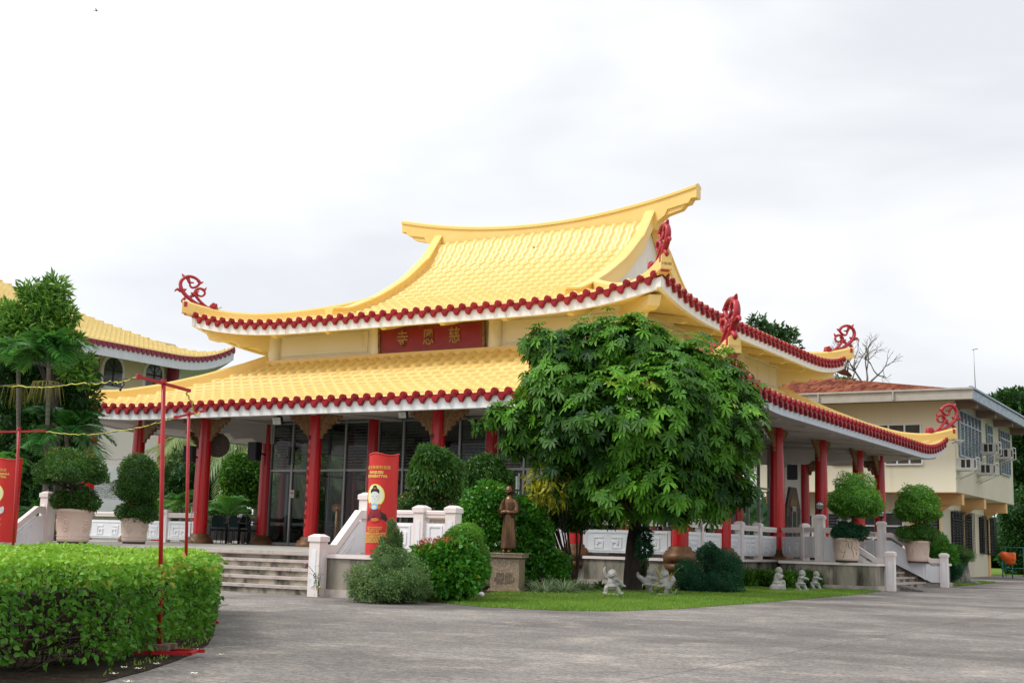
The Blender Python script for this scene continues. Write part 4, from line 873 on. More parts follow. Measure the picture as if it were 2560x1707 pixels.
def pot_mesh(parent, R=.385, h=.72, cracks=False):
    prof = [(R*.80, .05), (R*.84, .07), (R*.86, .12), (R*.845, .15), (R*.95, h-.07), (R*1.0, h-.06), (R*1.02, h-.02), (R*.99, h), (R*.93, h), (R*.92, h-.06), (.02, h-.07)]
    mb = MB().lathe(prof, (0, 0, 0), 40, cap=False)
    for zz, q in ((h-.11, .96), (.17, .865)):
        for i in range(26): a = 2*pi*i/26; mb.sph((R*q*cos(a), R*q*sin(a), zz), (.016, .016, .012), 6, 4)
    for k in range(5):     # lotus reliefs
        a0 = k*2*pi/5+.45; rr = lambda z: R*(.845+(.105)*(z-.15)/(h-.22))
        for i in range(13):
            q = -pi*.5+i*pi*2/13; a = a0+.085*cos(q)/R; z = .40+.115*sin(q); mb.sph((rr(z)*cos(a), rr(z)*sin(a), z), (.02, .02, .024), 6, 5)
        for i in range(7):
            q = i*2*pi/7; a = a0+.045*cos(q)/R; z = .40+.06*sin(q); mb.sph((rr(z)*cos(a), rr(z)*sin(a), z), (.018, .018, .03), 6, 5)
    p = npm_local(mb, 'pot', 'pot_pink', parent)
    npm_local(MB().lathe([(R*.78, -.0), (R*.80, .06)], (0, 0, 0), 30), 'pot_saucer', 'pot_dark', p); npm_local(MB().lathe([(R*.9, h-.05), (.0, h-.02)], (0, 0, 0), 24, cap=False), 'potting_soil', 'soil', p)
    if cracks:
        mb = MB(); random.seed(3); rr = lambda z: R*(.845+(.105)*(z-.15)/(h-.22))+.003
        for a0, z0, da, dz, n in ((-1.35, .66, .02, -.05, 12), (-1.5, .38, -.06, .03, 9), (-1.2, .40, .10, -.01, 8), (-2.1, .12, .03, .06, 7), (-.9, .55, -.02, -.06, 7)):
            P = []; a, z = a0, z0
            for i in range(n): P.append((rr(z)*cos(a), rr(z)*sin(a), z)); a += da+random.uniform(-.07, .07); z = min(max(z+dz+random.uniform(-.03, .03), .1), h-.08)
            mb.tube(P, .006, 4)
        npm_local(mb, 'crack', 'crack', p)
    return p
def px_lobes(L, D):
    o = []
    for l in L:
        x, y, r = l[:3]; dd = D+(l[3] if len(l) > 3 else 0); c = at_d(x, y, dd); k = dd/3217; o.append((*c, r*k, r*k, (l[4] if len(l) > 4 else r)*k))
    return o
def potted(label, px, py, D, crownL, nleaf, lm, under, um, R=.385, h=.72, L=.07, W=.035, cracks=False, flowers=0, drop=.6, fl='flower_pink', rz=0., up=-1, nund=2600, z0=PZ+.005):
    c = at_d(px, py, D); t = thing('potted_tree', label, 'potted tree', (c[0], c[1], z0))
    p = pot_mesh(t, R, h, cracks); p.rotation_euler = (0, 0, facing(c[0], c[1])+pi/2+rz)
    lo = px_lobes(crownL, D); cc = np.mean([l[:3] for l in lo], 0); b = V3((c[0], c[1], z0+h-.08))
    br = [curve_pts([b, b*.5+cc*.5+V3((.05, 0, 0)), cc], 4)]+[curve_pts([b*.4+cc*.6, V3(l[:3])], 3) for l in lo]
    trunk('trunk', br, [np.linspace(.05, .02, len(br[0]))]+[np.linspace(.022, .008, len(x)) for x in br[1:]], t, 'twig', 8)
    crown('crown', lo, nleaf, L, W, lm, t, drop=drop, up=up, shell=(.76, 1.12), amp=.15, ws=5., rnd=.85)
    if under: crown('underplanting', px_lobes(under, D), nund, .06, .03, [um, fl], t, drop=-.1, flowers=flowers, fl_size=.035)
    return t
potted('flat-topped umbrella tree in the largest pink pot at the far left', 181, 1361, 28, [(120, 1180, 38, 0, 30), (165, 1160, 48, 0, 38), (215, 1170, 42, 0, 34), (240, 1195, 28, 0, 20), (165, 1190, 60, .2, 26), (165, 1185, 60, -.4, 30), (118, 1200, 30, -.2, 18)], 12000, ['leaf_topiary'], [(160, 1252, 32, 0, 22), (200, 1255, 36, 0, 22), (225, 1258, 25, 0, 18)], 'leaf_topiary', R=.40, h=.75, flowers=70, drop=.1, L=.05, W=.028, up=-.45)
potted('teardrop fig with yellow leaves in a smaller pink pot left of the tall red pole', 334, 1362, 33, [(345, 1165, 28, 0, 34), (345, 1195, 48), (325, 1215, 38), (372, 1212, 35), (350, 1225, 48, 0, 24), (345, 1180, 40, .3)], 8000, ['leaf_topiary'], [(320, 1280, 30, 0, 20), (350, 1275, 38, 0, 28), (372, 1285, 26, 0, 20)], 'leaf_topiary', R=.36, h=.66, flowers=25, L=.07, W=.026)
potted('mushroom-shaped topiary in a cracked pink pot beside the side steps', 2117, 1403, 35.3, [(2135, 1232, 46, 0, 46), (2110, 1255, 36, 0, 32), (2165, 1255, 34, 0, 34), (2138, 1250, 58, -.2, 34), (2138, 1255, 58, .4, 34)], 15000, ['leaf_round'], [(2120, 1328, 34, 0, 22), (2145, 1332, 24, 0, 18), (2098, 1332, 20, 0, 16)], 'leaf_dark', R=.38, h=.66, L=.07, W=.026, cracks=True, rz=.2)
potted('smaller round topiary in a pink pot behind the far stair rail', 2295, 1412, 41.5, [(2292, 1250, 38, 0, 36), (2270, 1268, 30), (2316, 1268, 30), (2292, 1272, 50, 0, 28)], 10000, ['leaf_round'], [(2270, 1335, 30, 0, 20), (2300, 1330, 34, 0, 22), (2330, 1340, 20)], 'leaf_mid', R=.40, h=.70, L=.08, W=.03, flowers=20)
potted('drooping potted fig with pink flowers behind the front balustrade', 1085, 1392, 24.2, [(1085, 1145, 38, 0, 32), (1060, 1175, 34), (1115, 1175, 36), (1085, 1190, 52, 0, 46), (1125, 1215, 24), (1055, 1215, 22)], 8500, ['leaf_topiary'], [(1030, 1258, 32, 0, 24), (1070, 1252, 38, 0, 28), (1110, 1258, 30, 0, 24)], 'leaf_topiary', flowers=190, drop=1.1, L=.085, W=.03)
potted('second drooping potted fig right behind the bronze figure', 1205, 1478, 28.6, [(1195, 1172, 32), (1225, 1168, 34), (1212, 1198, 42), (1252, 1192, 24), (1180, 1212, 24)], 7000, ['leaf_topiary'], None, None, drop=1.1, L=.09, W=.032, z0=.02)

# ---- shrubs
def bush(label, L, D, n, lm, leafL, leafW, name='shrub', cat='bush', drop=.1, flowers=0, fl=None, fsz=.05, amp=.16, ws=4., out=.8, rnd=.8, kcore=.74, extra_tw=True, base=None, shell=(.76, 1.12), topbias=0., group=None):
    lo = px_lobes(L, D); c = np.mean([l[:3] for l in lo], 0); lo = [(*l[:2], max(l[2], .02+l[5]*.35), *l[3:]) for l in lo]
    g = base if base is not None else c; t = thing(name, label, cat, (g[0], g[1], 0), group)
    crown('crown', lo, n, leafL, leafW, [lm]+([fl] if fl else []), t, drop=drop, flowers=flowers, fl_size=fsz, amp=amp, ws=ws, out=out, rnd=rnd, kcore=kcore, shell=shell, topbias=topbias)
    b = V3((g[0], g[1], 0)); trunk('trunk', [curve_pts([b, (b+V3(l[:3]))/2+V3((.02, .03, 0)), V3(l[:3])], 3) for l in lo[:7]], [np.linspace(.03, .012, 7)]*min(7, len(lo)), t, 'twig', 6)
    return t
bush('spreading grey-green juniper mound in front of the red banner', [(925, 1450, 48, 0, 44), (975, 1420, 55, .2, 50), (1020, 1450, 50, 0, 46), (960, 1465, 60, -.2, 36), (1035, 1470, 32, 0, 30), (900, 1475, 26, 0, 26), (990, 1450, 60, .2, 54)], 20.9, 15000, 'leaf_grey', .05, .016, amp=.2, ws=7., out=.7, rnd=.9, flowers=0)
bush('narrow upright grey-green cypress between banner and balustrade', [(988, 1368, 15, 0, 26), (981, 1338, 11, 0, 24), (977, 1318, 6, 0, 16), (996, 1350, 8, 0, 18), (958, 1362, 8, 0, 18), (955, 1382, 9, 0, 14)], 21.3, 2600, 'leaf_grey', .05, .014, name='cypress', cat='tree', drop=-1.0, rnd=.5)
bush('glossy broadleaf bush with red tips, left of the stone pedestal', [(1080, 1420, 50, 0, 48), (1130, 1400, 52, 0, 50), (1165, 1430, 45, 0, 46), (1100, 1450, 52, -.2, 34), (1050, 1440, 30, 0, 36), (1160, 1455, 28, 0, 28), (1140, 1440, 55, -.2, 44)], 21.9, 6000, 'leaf_bright', .10, .078, amp=.14)
tp = px_lobes([(1075, 1362, 34, 0, 12), (1110, 1358, 30, 0, 12), (1140, 1364, 26, 0, 10), (1050, 1378, 16, 0, 10)], 21.9)
V_, F_, L_, M_ = merge([leaf_arr(*(lambda P, Nn: (P, Nn*.3+rdir(len(P))*.6+V3((0, 0, .8)), .06, .02, rng.uniform(0, 1, len(P))))(*lobes_pts(tp, 420, (.7, 1.2))))])
tr_ = [o for o in bpy.data.objects if o.get('label', '').startswith('glossy broadleaf bush')][0]; npmesh('red_shoots', V_, F_, 'leaf_red', tr_, L_)['kind'] = 'stuff'
bush('smooth clipped dome shrub with lime top behind the glossy bush', [(1155, 1358, 46, 0, 42), (1178, 1392, 42), (1132, 1380, 40), (1168, 1345, 36, .3, 34), (1190, 1425, 32)], 22.3, 19000, 'leaf_round', .04, .02, amp=.05, topbias=.25)
bush('gardenia bush with white flowers left of the bronze figure', [(1190, 1270, 42), (1225, 1250, 40), (1250, 1280, 40), (1180, 1310, 40), (1235, 1320, 45), (1160, 1285, 25)], 27.8, 5200, 'leaf_bright', .10, .05, flowers=34, fl='flower_white', fsz=.085)
bush('tall leafy hibiscus right behind the bronze figure', [(1310, 1290, 42), (1340, 1340, 42), (1300, 1350, 42), (1350, 1395, 38), (1315, 1405, 44), (1265, 1400, 30), (1385, 1420, 34)], 28.6, 6500, 'leaf_bright', .11, .07)
bush('round dark small-leaved tree behind the yellow shrub', [(1400, 1240, 62), (1370, 1270, 48), (1440, 1280, 50), (1460, 1230, 45), (1350, 1230, 30)], 30.6, 15000, 'leaf_topiary', .06, .03, name='small_tree', cat='tree', base=at_z(1438, 1470))
bush('yellow-leaved croton shrub hanging left of the big tree', [(1360, 1190, 30), (1385, 1225, 34), (1350, 1235, 26), (1410, 1200, 30), (1330, 1200, 18), (1400, 1250, 22)], 28.6, 430, 'leaf_yellow', .19, .05, kcore=.1, drop=.5, base=at_z(1425, 1462))
bush('twin-lobed dark blue-green conifer bush below the side balustrade', [(1722, 1452, 38, 0, 40), (1712, 1425, 26, .2, 26), (1740, 1462, 34, -.2, 34), (1790, 1412, 46, .2, 48), (1812, 1450, 40, 0, 44), (1778, 1384, 30, .2, 26), (1822, 1425, 28, .1, 38), (1790, 1460, 40, -.2, 36)], 30.0, 26000, 'leaf_dark', .045, .016, amp=.2, ws=5., out=.6, rnd=.8)
bush('small green and orange bush right behind the big trunk', [(1603, 1405, 14, 0, 18), (1600, 1428, 16)], 30.5, 1500, 'leaf_topiary', .05, .03)
bush('bright feathery bush at the foot of the far round topiary', [(2345, 1370, 26), (2365, 1385, 26), (2330, 1390, 20), (2350, 1355, 18)], 43.5, 3500, 'leaf_bright', .10, .03)
bush('flat-topped brownish pine cushion in front of the barred window', [(2370, 1378, 34, 0, 16), (2405, 1390, 34, 0, 16), (2350, 1368, 22, 0, 13), (2385, 1402, 34, 0, 18)], 46.5, 6500, 'leaf_topiary', .09, .012, drop=-.4)
bush('round clipped green ball bush beside the pale garden figure', [(2380, 1425, 24, 0, 26), (2372, 1430, 22, 0, 24)], 43.8, 6000, 'leaf_dark', .05, .02)
# strap-leaved plants
def strap(label, px, py, D, n, L, lm, name='strap_plant', w=.03, spread=1., z0=0., rise=1., group=None, rad=.1):
    c = at_d(px, py, D); c[2] = z0; t = thing(name, label, 'plant', c, group); a = rng.uniform(0, 2*pi, n); el = rng.uniform(.45, 1.35, n); ln = L*rng.uniform(.6, 1.1, n)
    h = np.stack([np.cos(a), np.sin(a), 0*a], 1); S = np.stack([-np.sin(a), np.cos(a), 0*a], 1); B = c+h*rng.uniform(0, rad, (n, 1)); rows = []; k = 6
    for j in range(k):
        s = j/(k-1); R = (np.cos(el)*s*spread+.15*s*s)*ln; Z = (np.sin(el)*s*rise-.75*s*s*(1.25-.5*el))*ln; ww = w*(1-.85*s**2.2)*.5
        ctr = B+h*R[:, None]+np.outer(Z, [0, 0, 1]); rows += [ctr+S*ww, ctr-S*ww]
    V = np.stack(rows, 1).reshape(-1, 3); V[:, 2] = np.maximum(V[:, 2], z0+.01); b = np.arange(n)*2*k
    Fq = np.concatenate([np.stack([b+2*j, b+2*j+1, b+2*j+3, b+2*j+2], 1) for j in range(k-1)]); lv = np.repeat(rng.uniform(.1, .93, n), 2*k)
    npmesh('foliage', V, Fq, lm, t, lv); return t
nm = ['nearest the pedestal', 'second from the pedestal', 'in the middle of the clump', 'fourth from the pedestal', 'at the right end of the clump', 'in front of the clump centre', 'behind the clump centre', 'low at the clump front left']
for i, (x, y, d) in enumerate([(1345, 1468, 27.2), (1375, 1470, 27.6), (1405, 1470, 27.8), (1435, 1470, 28.2), (1462, 1468, 28.4), (1410, 1482, 26.9), (1395, 1455, 29.0), (1355, 1482, 26.6)]):
    strap('white-striped spider plant '+nm[i], x, y, d, 130, .62, 'leaf_stripe', 'spider_plant', .022, group='striped spider plants right of the pedestal', rad=.14)
strap('dark purple cordyline rosette above the conifer bush', 1815, 1392, 31.3, 60, .55, 'leaf_purple', 'cordyline', .06, z0=.42, rad=.04)
MB().tube([at_d(1815, 1475, 31.3)*V3((1, 1, 0)), V3((*at_d(1815, 1475, 31.3)[:2], .45))], .03, 8).build('stem', 'twig', [o for o in bpy.data.objects if o.get('label', '').startswith('dark purple')][0])
strap('pale strap plant behind the two sparring stone figures', 1640, 1478, 28.2, 26, .42, 'leaf_stripe', 'strap_plant', .03); strap('arching pale strap plant right of the kicking figures', 1688, 1485, 27.4, 22, .38, 'leaf_stripe', 'strap_plant', .03)
strap('yellowish bird-of-paradise plant beside the corner column', 1668, 1450, 30.2, 46, .95, 'leaf_yellow', 'strap_plant', .045, spread=.6, rise=1.25)
strap('dark fern at the left of the big trunk', 1500, 1468, 29.6, 60, .5, 'leaf_bg', 'fern', .05)
lo = px_lobes([(1868+i*19, 1452+4*sin(i*2.1), 17+4*sin(i*1.3), .4*sin(i), 24) for i in range(10)], 35.0); lo = [(l[0], l[1], .16, l[3], l[4], l[5]*.9) for l in lo]
P_, N_ = lobes_pts(lo, 3600, (.5, 1.15)); V_, F_, L_ = leaf_arr(P_, N_*.5+V3((0, 0, .9))+rdir(len(P_))*.5, .17*rng.uniform(.6, 1.2, len(P_)), .055, rng.uniform(0, .97, len(P_)))
V_[:, 2] = np.maximum(V_[:, 2], .01); tag(npmesh('ground_cover', V_, F_, 'leaf_mid', None, L_), 'low broad-leaved ground cover below the side wall', 'ground cover', kind='stuff')

# ---- the big tree
def rosettes(P, A, L, W, lmn, k=8):
    """whorls of drooping obovate leaves at twig ends"""
    n = len(P); parts = []; X = unit(np.cross(A, rdir(n))); Y = np.cross(A, X); ph = rng.uniform(0, 2*pi, n); tilt = rng.uniform(.1, .55, n); tone = np.clip(lmn+rng.normal(size=n)*.12, 0, .94)
    for j in range(k):
        a = ph+2*pi*j/k+rng.normal(size=n)*.12; R = X*np.cos(a)[:, None]+Y*np.sin(a)[:, None]; D = unit(R+A*tilt[:, None]); ln = (L*rng.uniform(.75, 1.15, n))[:, None]; S = unit(np.cross(D, A)); G = V3((0, 0, -1))
        p1 = P+D*ln*.35+G*ln*.03; p2 = P+D*ln*.72+G*ln*.15; p3 = P+D*ln*.98+G*ln*.36; U = np.cross(S, D)
        V = np.stack([P, p1-S*W*.28, p1+S*W*.28, p2-S*W*.52+U*W*.10, p2+S*W*.52+U*W*.10, p3], 1).reshape(-1, 3); b = np.arange(n)*6
        V2 = np.stack([P+S*.004, P-S*.004, p1-S*W*.28, p1+S*W*.28, p2-S*W*.52, p2, p2+S*W*.52, p3-S*.01, p3+S*.01], 1)
        V2[:, 4] += U*W*.14; V2[:, 6] += U*W*.14; V = V2.reshape(-1, 3); b = np.arange(n)*9
        Fq = np.concatenate([np.stack([b, b+1, b+2, b+3], 1), np.stack([b+3, b+2, b+4, b+5], 1), np.stack([b+3, b+5, b+6, b+3], 1)[:0].reshape(0, 4), np.stack([b+2, b+4, b+5, b+3], 1)[:0], np.stack([b+5, b+4, b+7, b+8], 1), np.stack([b+6, b+5, b+8, b+8], 1)[:0], np.stack([b+3, b+5, b+8, b+6], 1)])
        parts.append((V, Fq, np.repeat(np.clip(tone+rng.normal(size=n)*.04, 0, .999), 9)))
    return parts
TD = 28.9
tree = thing('broadleaf_tree', 'big broadleaf tree with drooping leaf whorls at the temple corner', 'tree', at_z(1580, 1478))
TLpx = [(1590, 862, 78, -.2, 62), (1520, 880, 90, .4), (1400, 870, 62, .3, 50), (1350, 850, 45, .2, 38), (1350, 955, 50, .2), (1240, 1035, 38, .2, 26), (1315, 1045, 62, .1, 50), (1400, 980, 95, -.3), (1700, 910, 90, .2, 70), (1790, 960, 85, .2, 75), (1860, 990, 48, .4, 40), (1850, 1050, 62, .1), (1770, 1060, 110, -.6), (1650, 1030, 130, -1.1), (1520, 1050, 125, -.9), (1420, 1110, 90, -.2), (1845, 1130, 48, -.1), (1770, 1180, 85, -.7), (1650, 1190, 105, -1.2), (1540, 1200, 85, -.9), (1495, 1280, 36, -.4), (1548, 1268, 30, -.6), (1655, 1250, 42, -1.0), (1790, 1240, 55, -.5), (1590, 812, 26, 0, 22), (1640, 828, 20, 0, 14), (1200, 1062, 22, .2, 14), (1440, 1195, 46, -.2), (1860, 1225, 30, -.3), (1290, 1105, 34, .3, 26), (1720, 1240, 50, -.9), (1470, 830, 34, .3, 22), (1680, 1290, 28, -1.2)]
TL = px_lobes(TLpx, TD); P, Nn = lobes_pts(TL, 5200, (.70, 1.14), .16, 3.0); kp = (wob(P, 3.4, 5.)+rng.normal(size=len(P))*.14) > -.20; P, Nn = P[kp], Nn[kp]; A = unit(Nn*.9+V3((0, 0, .55))+rdir(len(P))*.35)
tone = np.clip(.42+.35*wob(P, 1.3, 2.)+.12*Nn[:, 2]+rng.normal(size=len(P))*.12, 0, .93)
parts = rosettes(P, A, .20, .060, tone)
P2, N2 = lobes_pts(TL, 8000, (.4, .8), .05, 2.); parts.append(leaf_arr(P2, rdir(len(P2))-V3((0, 0, .5)), .2, .075, rng.uniform(0, .35, len(P2)))); parts.append(core(TL, .42, .02))  # inner leaves and core toned darker, painting the shade within the crown
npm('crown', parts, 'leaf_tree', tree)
tb = V3(at_z(1580, 1478)); tr1 = at_d(1588, 1300, TD); tr2 = at_d(1590, 1150, TD)
mb = MB(); k = 26; nt_ = 22; V = []; cp = curve_pts([tb-V3((0, 0, .05)), tb+V3((0, 0, .5)), tb+V3((.02, 0, 1.1)), tr1, tr2], 6); m_ = len(cp)
for i, p in enumerate(cp):
    t_ = i/(m_-1); r_ = .205-.10*t_+.16*max(0, 1-t_*9)**2
    for j in range(nt_): a = 2*pi*j/nt_; rr = r_*(1+.07*sin(5*a+3*t_)+.05*sin(9*a-6*t_)+.05*sin(3*a+20*t_)*t_); V.append(p+V3((rr*cos(a), rr*sin(a), 0)))
mb.add(V, [(i*nt_+j, i*nt_+(j+1) % nt_, (i+1)*nt_+(j+1) % nt_, (i+1)*nt_+j) for i in range(m_-1) for j in range(nt_)], 0, True)
for l in TL[:22]: c_ = V3(l[:3]); s_ = tr1*(1-.6)+tr2*.6; mb.tube(curve_pts([s_, s_*.5+c_*.5+V3((0, 0, .15)), c_], 4), np.linspace(.06, .012, 9), 7)
mb.build('trunk', 'trunk', tree)
mb = MB(); mb.tube(curve_pts([at_d(1562, 1240, 28.0), at_d(1566, 1262, 27.9), at_d(1580, 1280, 27.9), at_d(1592, 1284, 27.9)], 5), .008, 5)
for i in range(14): mb.sph(at_d(1597+random.uniform(-8, 8), 1278+random.uniform(-8, 6), 27.9), .022, 6, 4)
mb.build('fruit_stalk', 'gold_letter', tree)
# trunk climber
bush('dark climber on the right side of the big trunk', [(1612, 1340, 14, 0, 24), (1610, 1375, 16, 0, 20), (1607, 1305, 10, 0, 22)], 29.0, 900, 'leaf_dark', .12, .035, name='climbing_plant', cat='plant', base=at_z(1610, 1478), kcore=.3)

# ---- foreground hedge: a loop with rounded right end
def offset_path(pts, k=10): return curve_pts([V3((p[0], p[1], 0)) for p in pts], k)
Hb = [at_z(-120, 1722), at_z(0, 1700), at_z(180, 1686), at_z(300, 1664), at_z(390, 1630), at_z(455, 1596), at_z(492, 1560), at_z(505, 1525)]
c1 = offset_path(Hb, 8); hz = .75
inner = [(-8.6, 9.6), (-10.4, 11.1)]
def hedge_points(n):
    path = np.array([p[:2] for p in c1]); back = np.array([tuple(at_z(x_, y_, hz)[:2]) for x_, y_ in ((508, 1408), (505, 1396), (485, 1388), (380, 1379), (200, 1372), (0, 1368), (-200, 1364))]+[(-22, 9), (-13, 5.5)])
    poly = [tuple(p) for p in path]+[tuple(b) for b in back]; return path, poly, back[:6]
path, hpoly, back_px = hedge_points(0)
hole = [tuple(at_z(x_, y_, hz)[:2]) for x_, y_ in ((-150, 1408), (60, 1405), (220, 1402), (330, 1398), (345, 1395), (300, 1392), (120, 1388), (-150, 1384))]
hedge = thing('hedge', 'clipped lime-topped hedge looping round the bed in the left foreground', 'hedge', (-12.5, 12., 0))
def hz_at(P): return hz+.025*np.sin(P[:, 0]*2.1)+.02*np.sin(P[:, 1]*3.3+P[:, 0])-.006*np.clip(P[:, 1]-12, 0, 9)
def side_leaves(path, n, zlo=.07, closed=False):
    seg = np.diff(path, axis=0); ln = np.linalg.norm(seg, axis=1); i = rng.choice(len(seg), n, p=ln/ln.sum()); t = rng.uniform(0, 1, (n, 1)); P = path[i]+seg[i]*t; nn = np.stack([seg[i, 1], -seg[i, 0]], 1)/ln[i][:, None]
    z = rng.uniform(0, 1, n)**.85; z = zlo+z*(hz+.02-zlo); bulge = .06*np.sin(z/hz*2.6)+.08*wob(np.c_[P, z], 3.2)+rng.normal(size=n)*.045; P = P+nn*bulge[:, None]
    return np.c_[P, z], np.c_[nn, np.zeros(n)]
parts = []
full = np.concatenate([path, back_px]); P, Nn = side_leaves(full, 23000); thin = (wob(P, 2.6, 4.)+.25*(P[:, 2]/hz)-.1+rng.normal(size=len(P))*.35) > -.22-.3*(P[:, 2] > hz*.8); P, Nn = P[thin], Nn[thin]
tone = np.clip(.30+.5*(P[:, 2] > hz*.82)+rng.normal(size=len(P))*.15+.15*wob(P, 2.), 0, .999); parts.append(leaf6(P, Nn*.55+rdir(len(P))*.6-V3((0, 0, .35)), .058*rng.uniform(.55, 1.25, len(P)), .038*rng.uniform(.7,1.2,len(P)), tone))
P, Nn = side_leaves(np.array(hole+[hole[0]])[::-1], 5000); parts.append(leaf6(P, Nn*.5+rdir(len(P))*.7, .06, .04, rng.uniform(.3, .9, len(P))))
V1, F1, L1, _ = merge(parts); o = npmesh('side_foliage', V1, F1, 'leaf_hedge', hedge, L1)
lo_, hi_ = np.array(hpoly).min(0), np.array(hpoly).max(0); P = rng.uniform(lo_, hi_, (150000, 2)); P = P[inpoly(P, hpoly) & ~inpoly(P, hole)]
P3 = np.c_[P, hz_at(P)+rng.normal(size=len(P))*.018]; dens = rng.uniform(0, 1, len(P)) < np.clip(1.3-.02*(P[:, 1]-9), .5, 1); P3 = P3[dens]
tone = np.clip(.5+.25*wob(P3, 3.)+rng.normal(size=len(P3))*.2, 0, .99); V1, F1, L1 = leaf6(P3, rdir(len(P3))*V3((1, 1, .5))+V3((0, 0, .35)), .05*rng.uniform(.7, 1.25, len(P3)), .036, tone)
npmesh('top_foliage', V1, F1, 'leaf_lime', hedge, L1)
# dark woody inside of the hedge: a body set back from the leaves, and twigs
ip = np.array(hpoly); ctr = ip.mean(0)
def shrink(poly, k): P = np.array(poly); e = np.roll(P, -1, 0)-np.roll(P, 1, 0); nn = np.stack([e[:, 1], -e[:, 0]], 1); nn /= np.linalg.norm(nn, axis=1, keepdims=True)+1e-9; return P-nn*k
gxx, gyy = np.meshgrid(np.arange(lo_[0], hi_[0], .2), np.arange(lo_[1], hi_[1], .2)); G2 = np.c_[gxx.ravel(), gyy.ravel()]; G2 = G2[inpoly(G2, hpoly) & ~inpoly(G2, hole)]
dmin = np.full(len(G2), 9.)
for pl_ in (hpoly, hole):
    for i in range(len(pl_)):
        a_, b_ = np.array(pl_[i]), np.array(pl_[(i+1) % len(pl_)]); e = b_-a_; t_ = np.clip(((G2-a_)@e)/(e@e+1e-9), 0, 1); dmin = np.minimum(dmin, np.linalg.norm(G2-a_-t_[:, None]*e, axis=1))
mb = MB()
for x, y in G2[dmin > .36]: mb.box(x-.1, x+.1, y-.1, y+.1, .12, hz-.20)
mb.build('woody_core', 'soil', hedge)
mb = MB(); ms = rng.choice(len(path)-1, 300)
for i in ms:
    p = path[i]+(path[i+1]-path[i])*rng.uniform(); e = path[i+1]-path[i]; nn = np.array([e[1], -e[0]])/np.linalg.norm(e); q = p-nn*rng.uniform(.05, .3); s_ = V3((q[0], q[1], rng.uniform(0, .3))); d = np.r_[nn*rng.uniform(-.05, .25)+rng.normal(size=2)*.09, rng.uniform(.1, .3)]
    mb.tube([s_, s_+d*.5+rng.normal(size=3)*.05, s_+d], [.006, .005, .003], 4)
mb.tube([p for i in range(0, len(path), 2) for p in [V3((*(path[i]-(path[min(i+1, len(path)-1)]-path[max(i-1, 0)])[::-1]*np.array([1, -1])*.4), .25))]], .008, 4); tag(mb.build('twigs', 'twig', hedge), kind='stuff')
i = rng.choice(len(P3), 9); V1, F1, L1 = leaf6(P3[i]+V3((0, 0, .03)), rdir(9)+V3((0, 0, 1)), .06, .06, rng.uniform(0, 1, 9)); npmesh('blossoms', V1, F1, 'leaf_red', hedge, L1)
grass('bed_weeds', [tuple(p[:2]) for p in (at_z(250, 1700), at_z(350, 1672), at_z(440, 1648), at_z(505, 1618), at_z(528, 1585), at_z(480, 1592), at_z(400, 1640), at_z(250, 1690))], 1500, .028, 'sparse weeds on the soil strip below the hedge', z=.02)

# ---- fallen flowers on paving and bed
for i, (x, y, lb) in enumerate([(551, 1637, 'fallen white flower lying apart on the paving right of the pole foot'), (493, 1624, 'fallen white blossom at the tip of the soil bed'), (392, 1660, 'fallen white blossom just right of the red pole foot'), (310, 1669, 'pair of pale petals left of the red pole foot'), (345, 1672, 'fallen white petals below the pole foot'), (285, 1685, 'white petal lying at the bed edge, lowest in the row'), (320, 1705, 'fallen pale flower at the bottom edge of the photo'), (1199, 1486, 'x'), (540, 1506, 'tiny white petal on the paving near the steps'), (484, 1684, 'brown and white fallen flower on the paving')]):
    if lb == 'x': continue
    c = at_z(x, y, .02); mb = MB()
    for k in range(5):
        a = 2*pi*k/5+i; d = V3((cos(a), sin(a), .35)); s_ = V3((-sin(a), cos(a), 0)); s = .030
        mb.add([c, c+d*s*.6+s_*s*.42, c+d*s*1.25, c+d*s*.6-s_*s*.42], [(0, 1, 2, 3)])
    mb.sph(c+V3((0, 0, .006)), .008, 6, 4); tag(mb.build('fallen_flower', 'petal'), lb, 'flower', 'fallen flowers on the ground')

# ================================================================ RED LAMP POLES AND WIRES
def lamp_pole(label, px, py, D, top, armL, armR, base=True, lean=None):
    b = at_d(px, py, D); b[2] = 0.02; t = thing('red_pole', label, 'pole', b, 'red painted wire poles'); tp_ = at_d(top[0], top[1], D)
    mb = MB().tube([b, b*.5+tp_*.5, tp_], [.019, .018, .018], 10); mb.lathe([(.024, -.02), (.024, .012)], tp_, 12); mb.build('shaft', 'pole_red', t)
    a = at_d(*armL); c = at_d(*armR); d = unit(c-a); s_ = unit(np.cross(d, [0, 0, 1])); mb = MB().frame(a, d, s_, np.cross(s_, d)); L = np.linalg.norm(c-a); mb.box(0, L, -.012, .012, -.012, .012); mb.box(0, .03, -.018, .018, -.02, .02); mb.frame().build('crossbar', 'pole_red', t)
    if base:
        mb = MB().frame(b+V3((0, 0, .015)), IXh, FWh, (0, 0, 1))
        mb.box(-.26, .30, -.16, -.13, 0, .028); mb.box(-.20, .34, .13, .16, 0, .028); mb.box(-.26, -.23, -.16, .16, .001, .027); mb.box(.27, .30, -.16, .16, .001, .027); mb.box(-.05, -.02, -.16, .16, .002, .026); mb.frame().build('base_frame', 'pole_red', t)
        mb = MB().frame(b+V3((0, 0, .045)), IXh, FWh, (0, 0, 1)); mb.box(-.12, .10, -.13, -.04, 0, .045); mb.box(-.10, .12, .03, .11, 0, .045); mb.frame().build('brick_weight', 'brick', t)
    return t
IXh = V3((_rt[0], _rt[1], 0)); FWh = V3((_fw[0], _fw[1], 0))
lamp_pole('tallest red pole with slanting crossbar standing in front of the hedge', 397, 1650, 10.6, (409, 952), (341, 940, 10.45), (476, 977, 10.75))
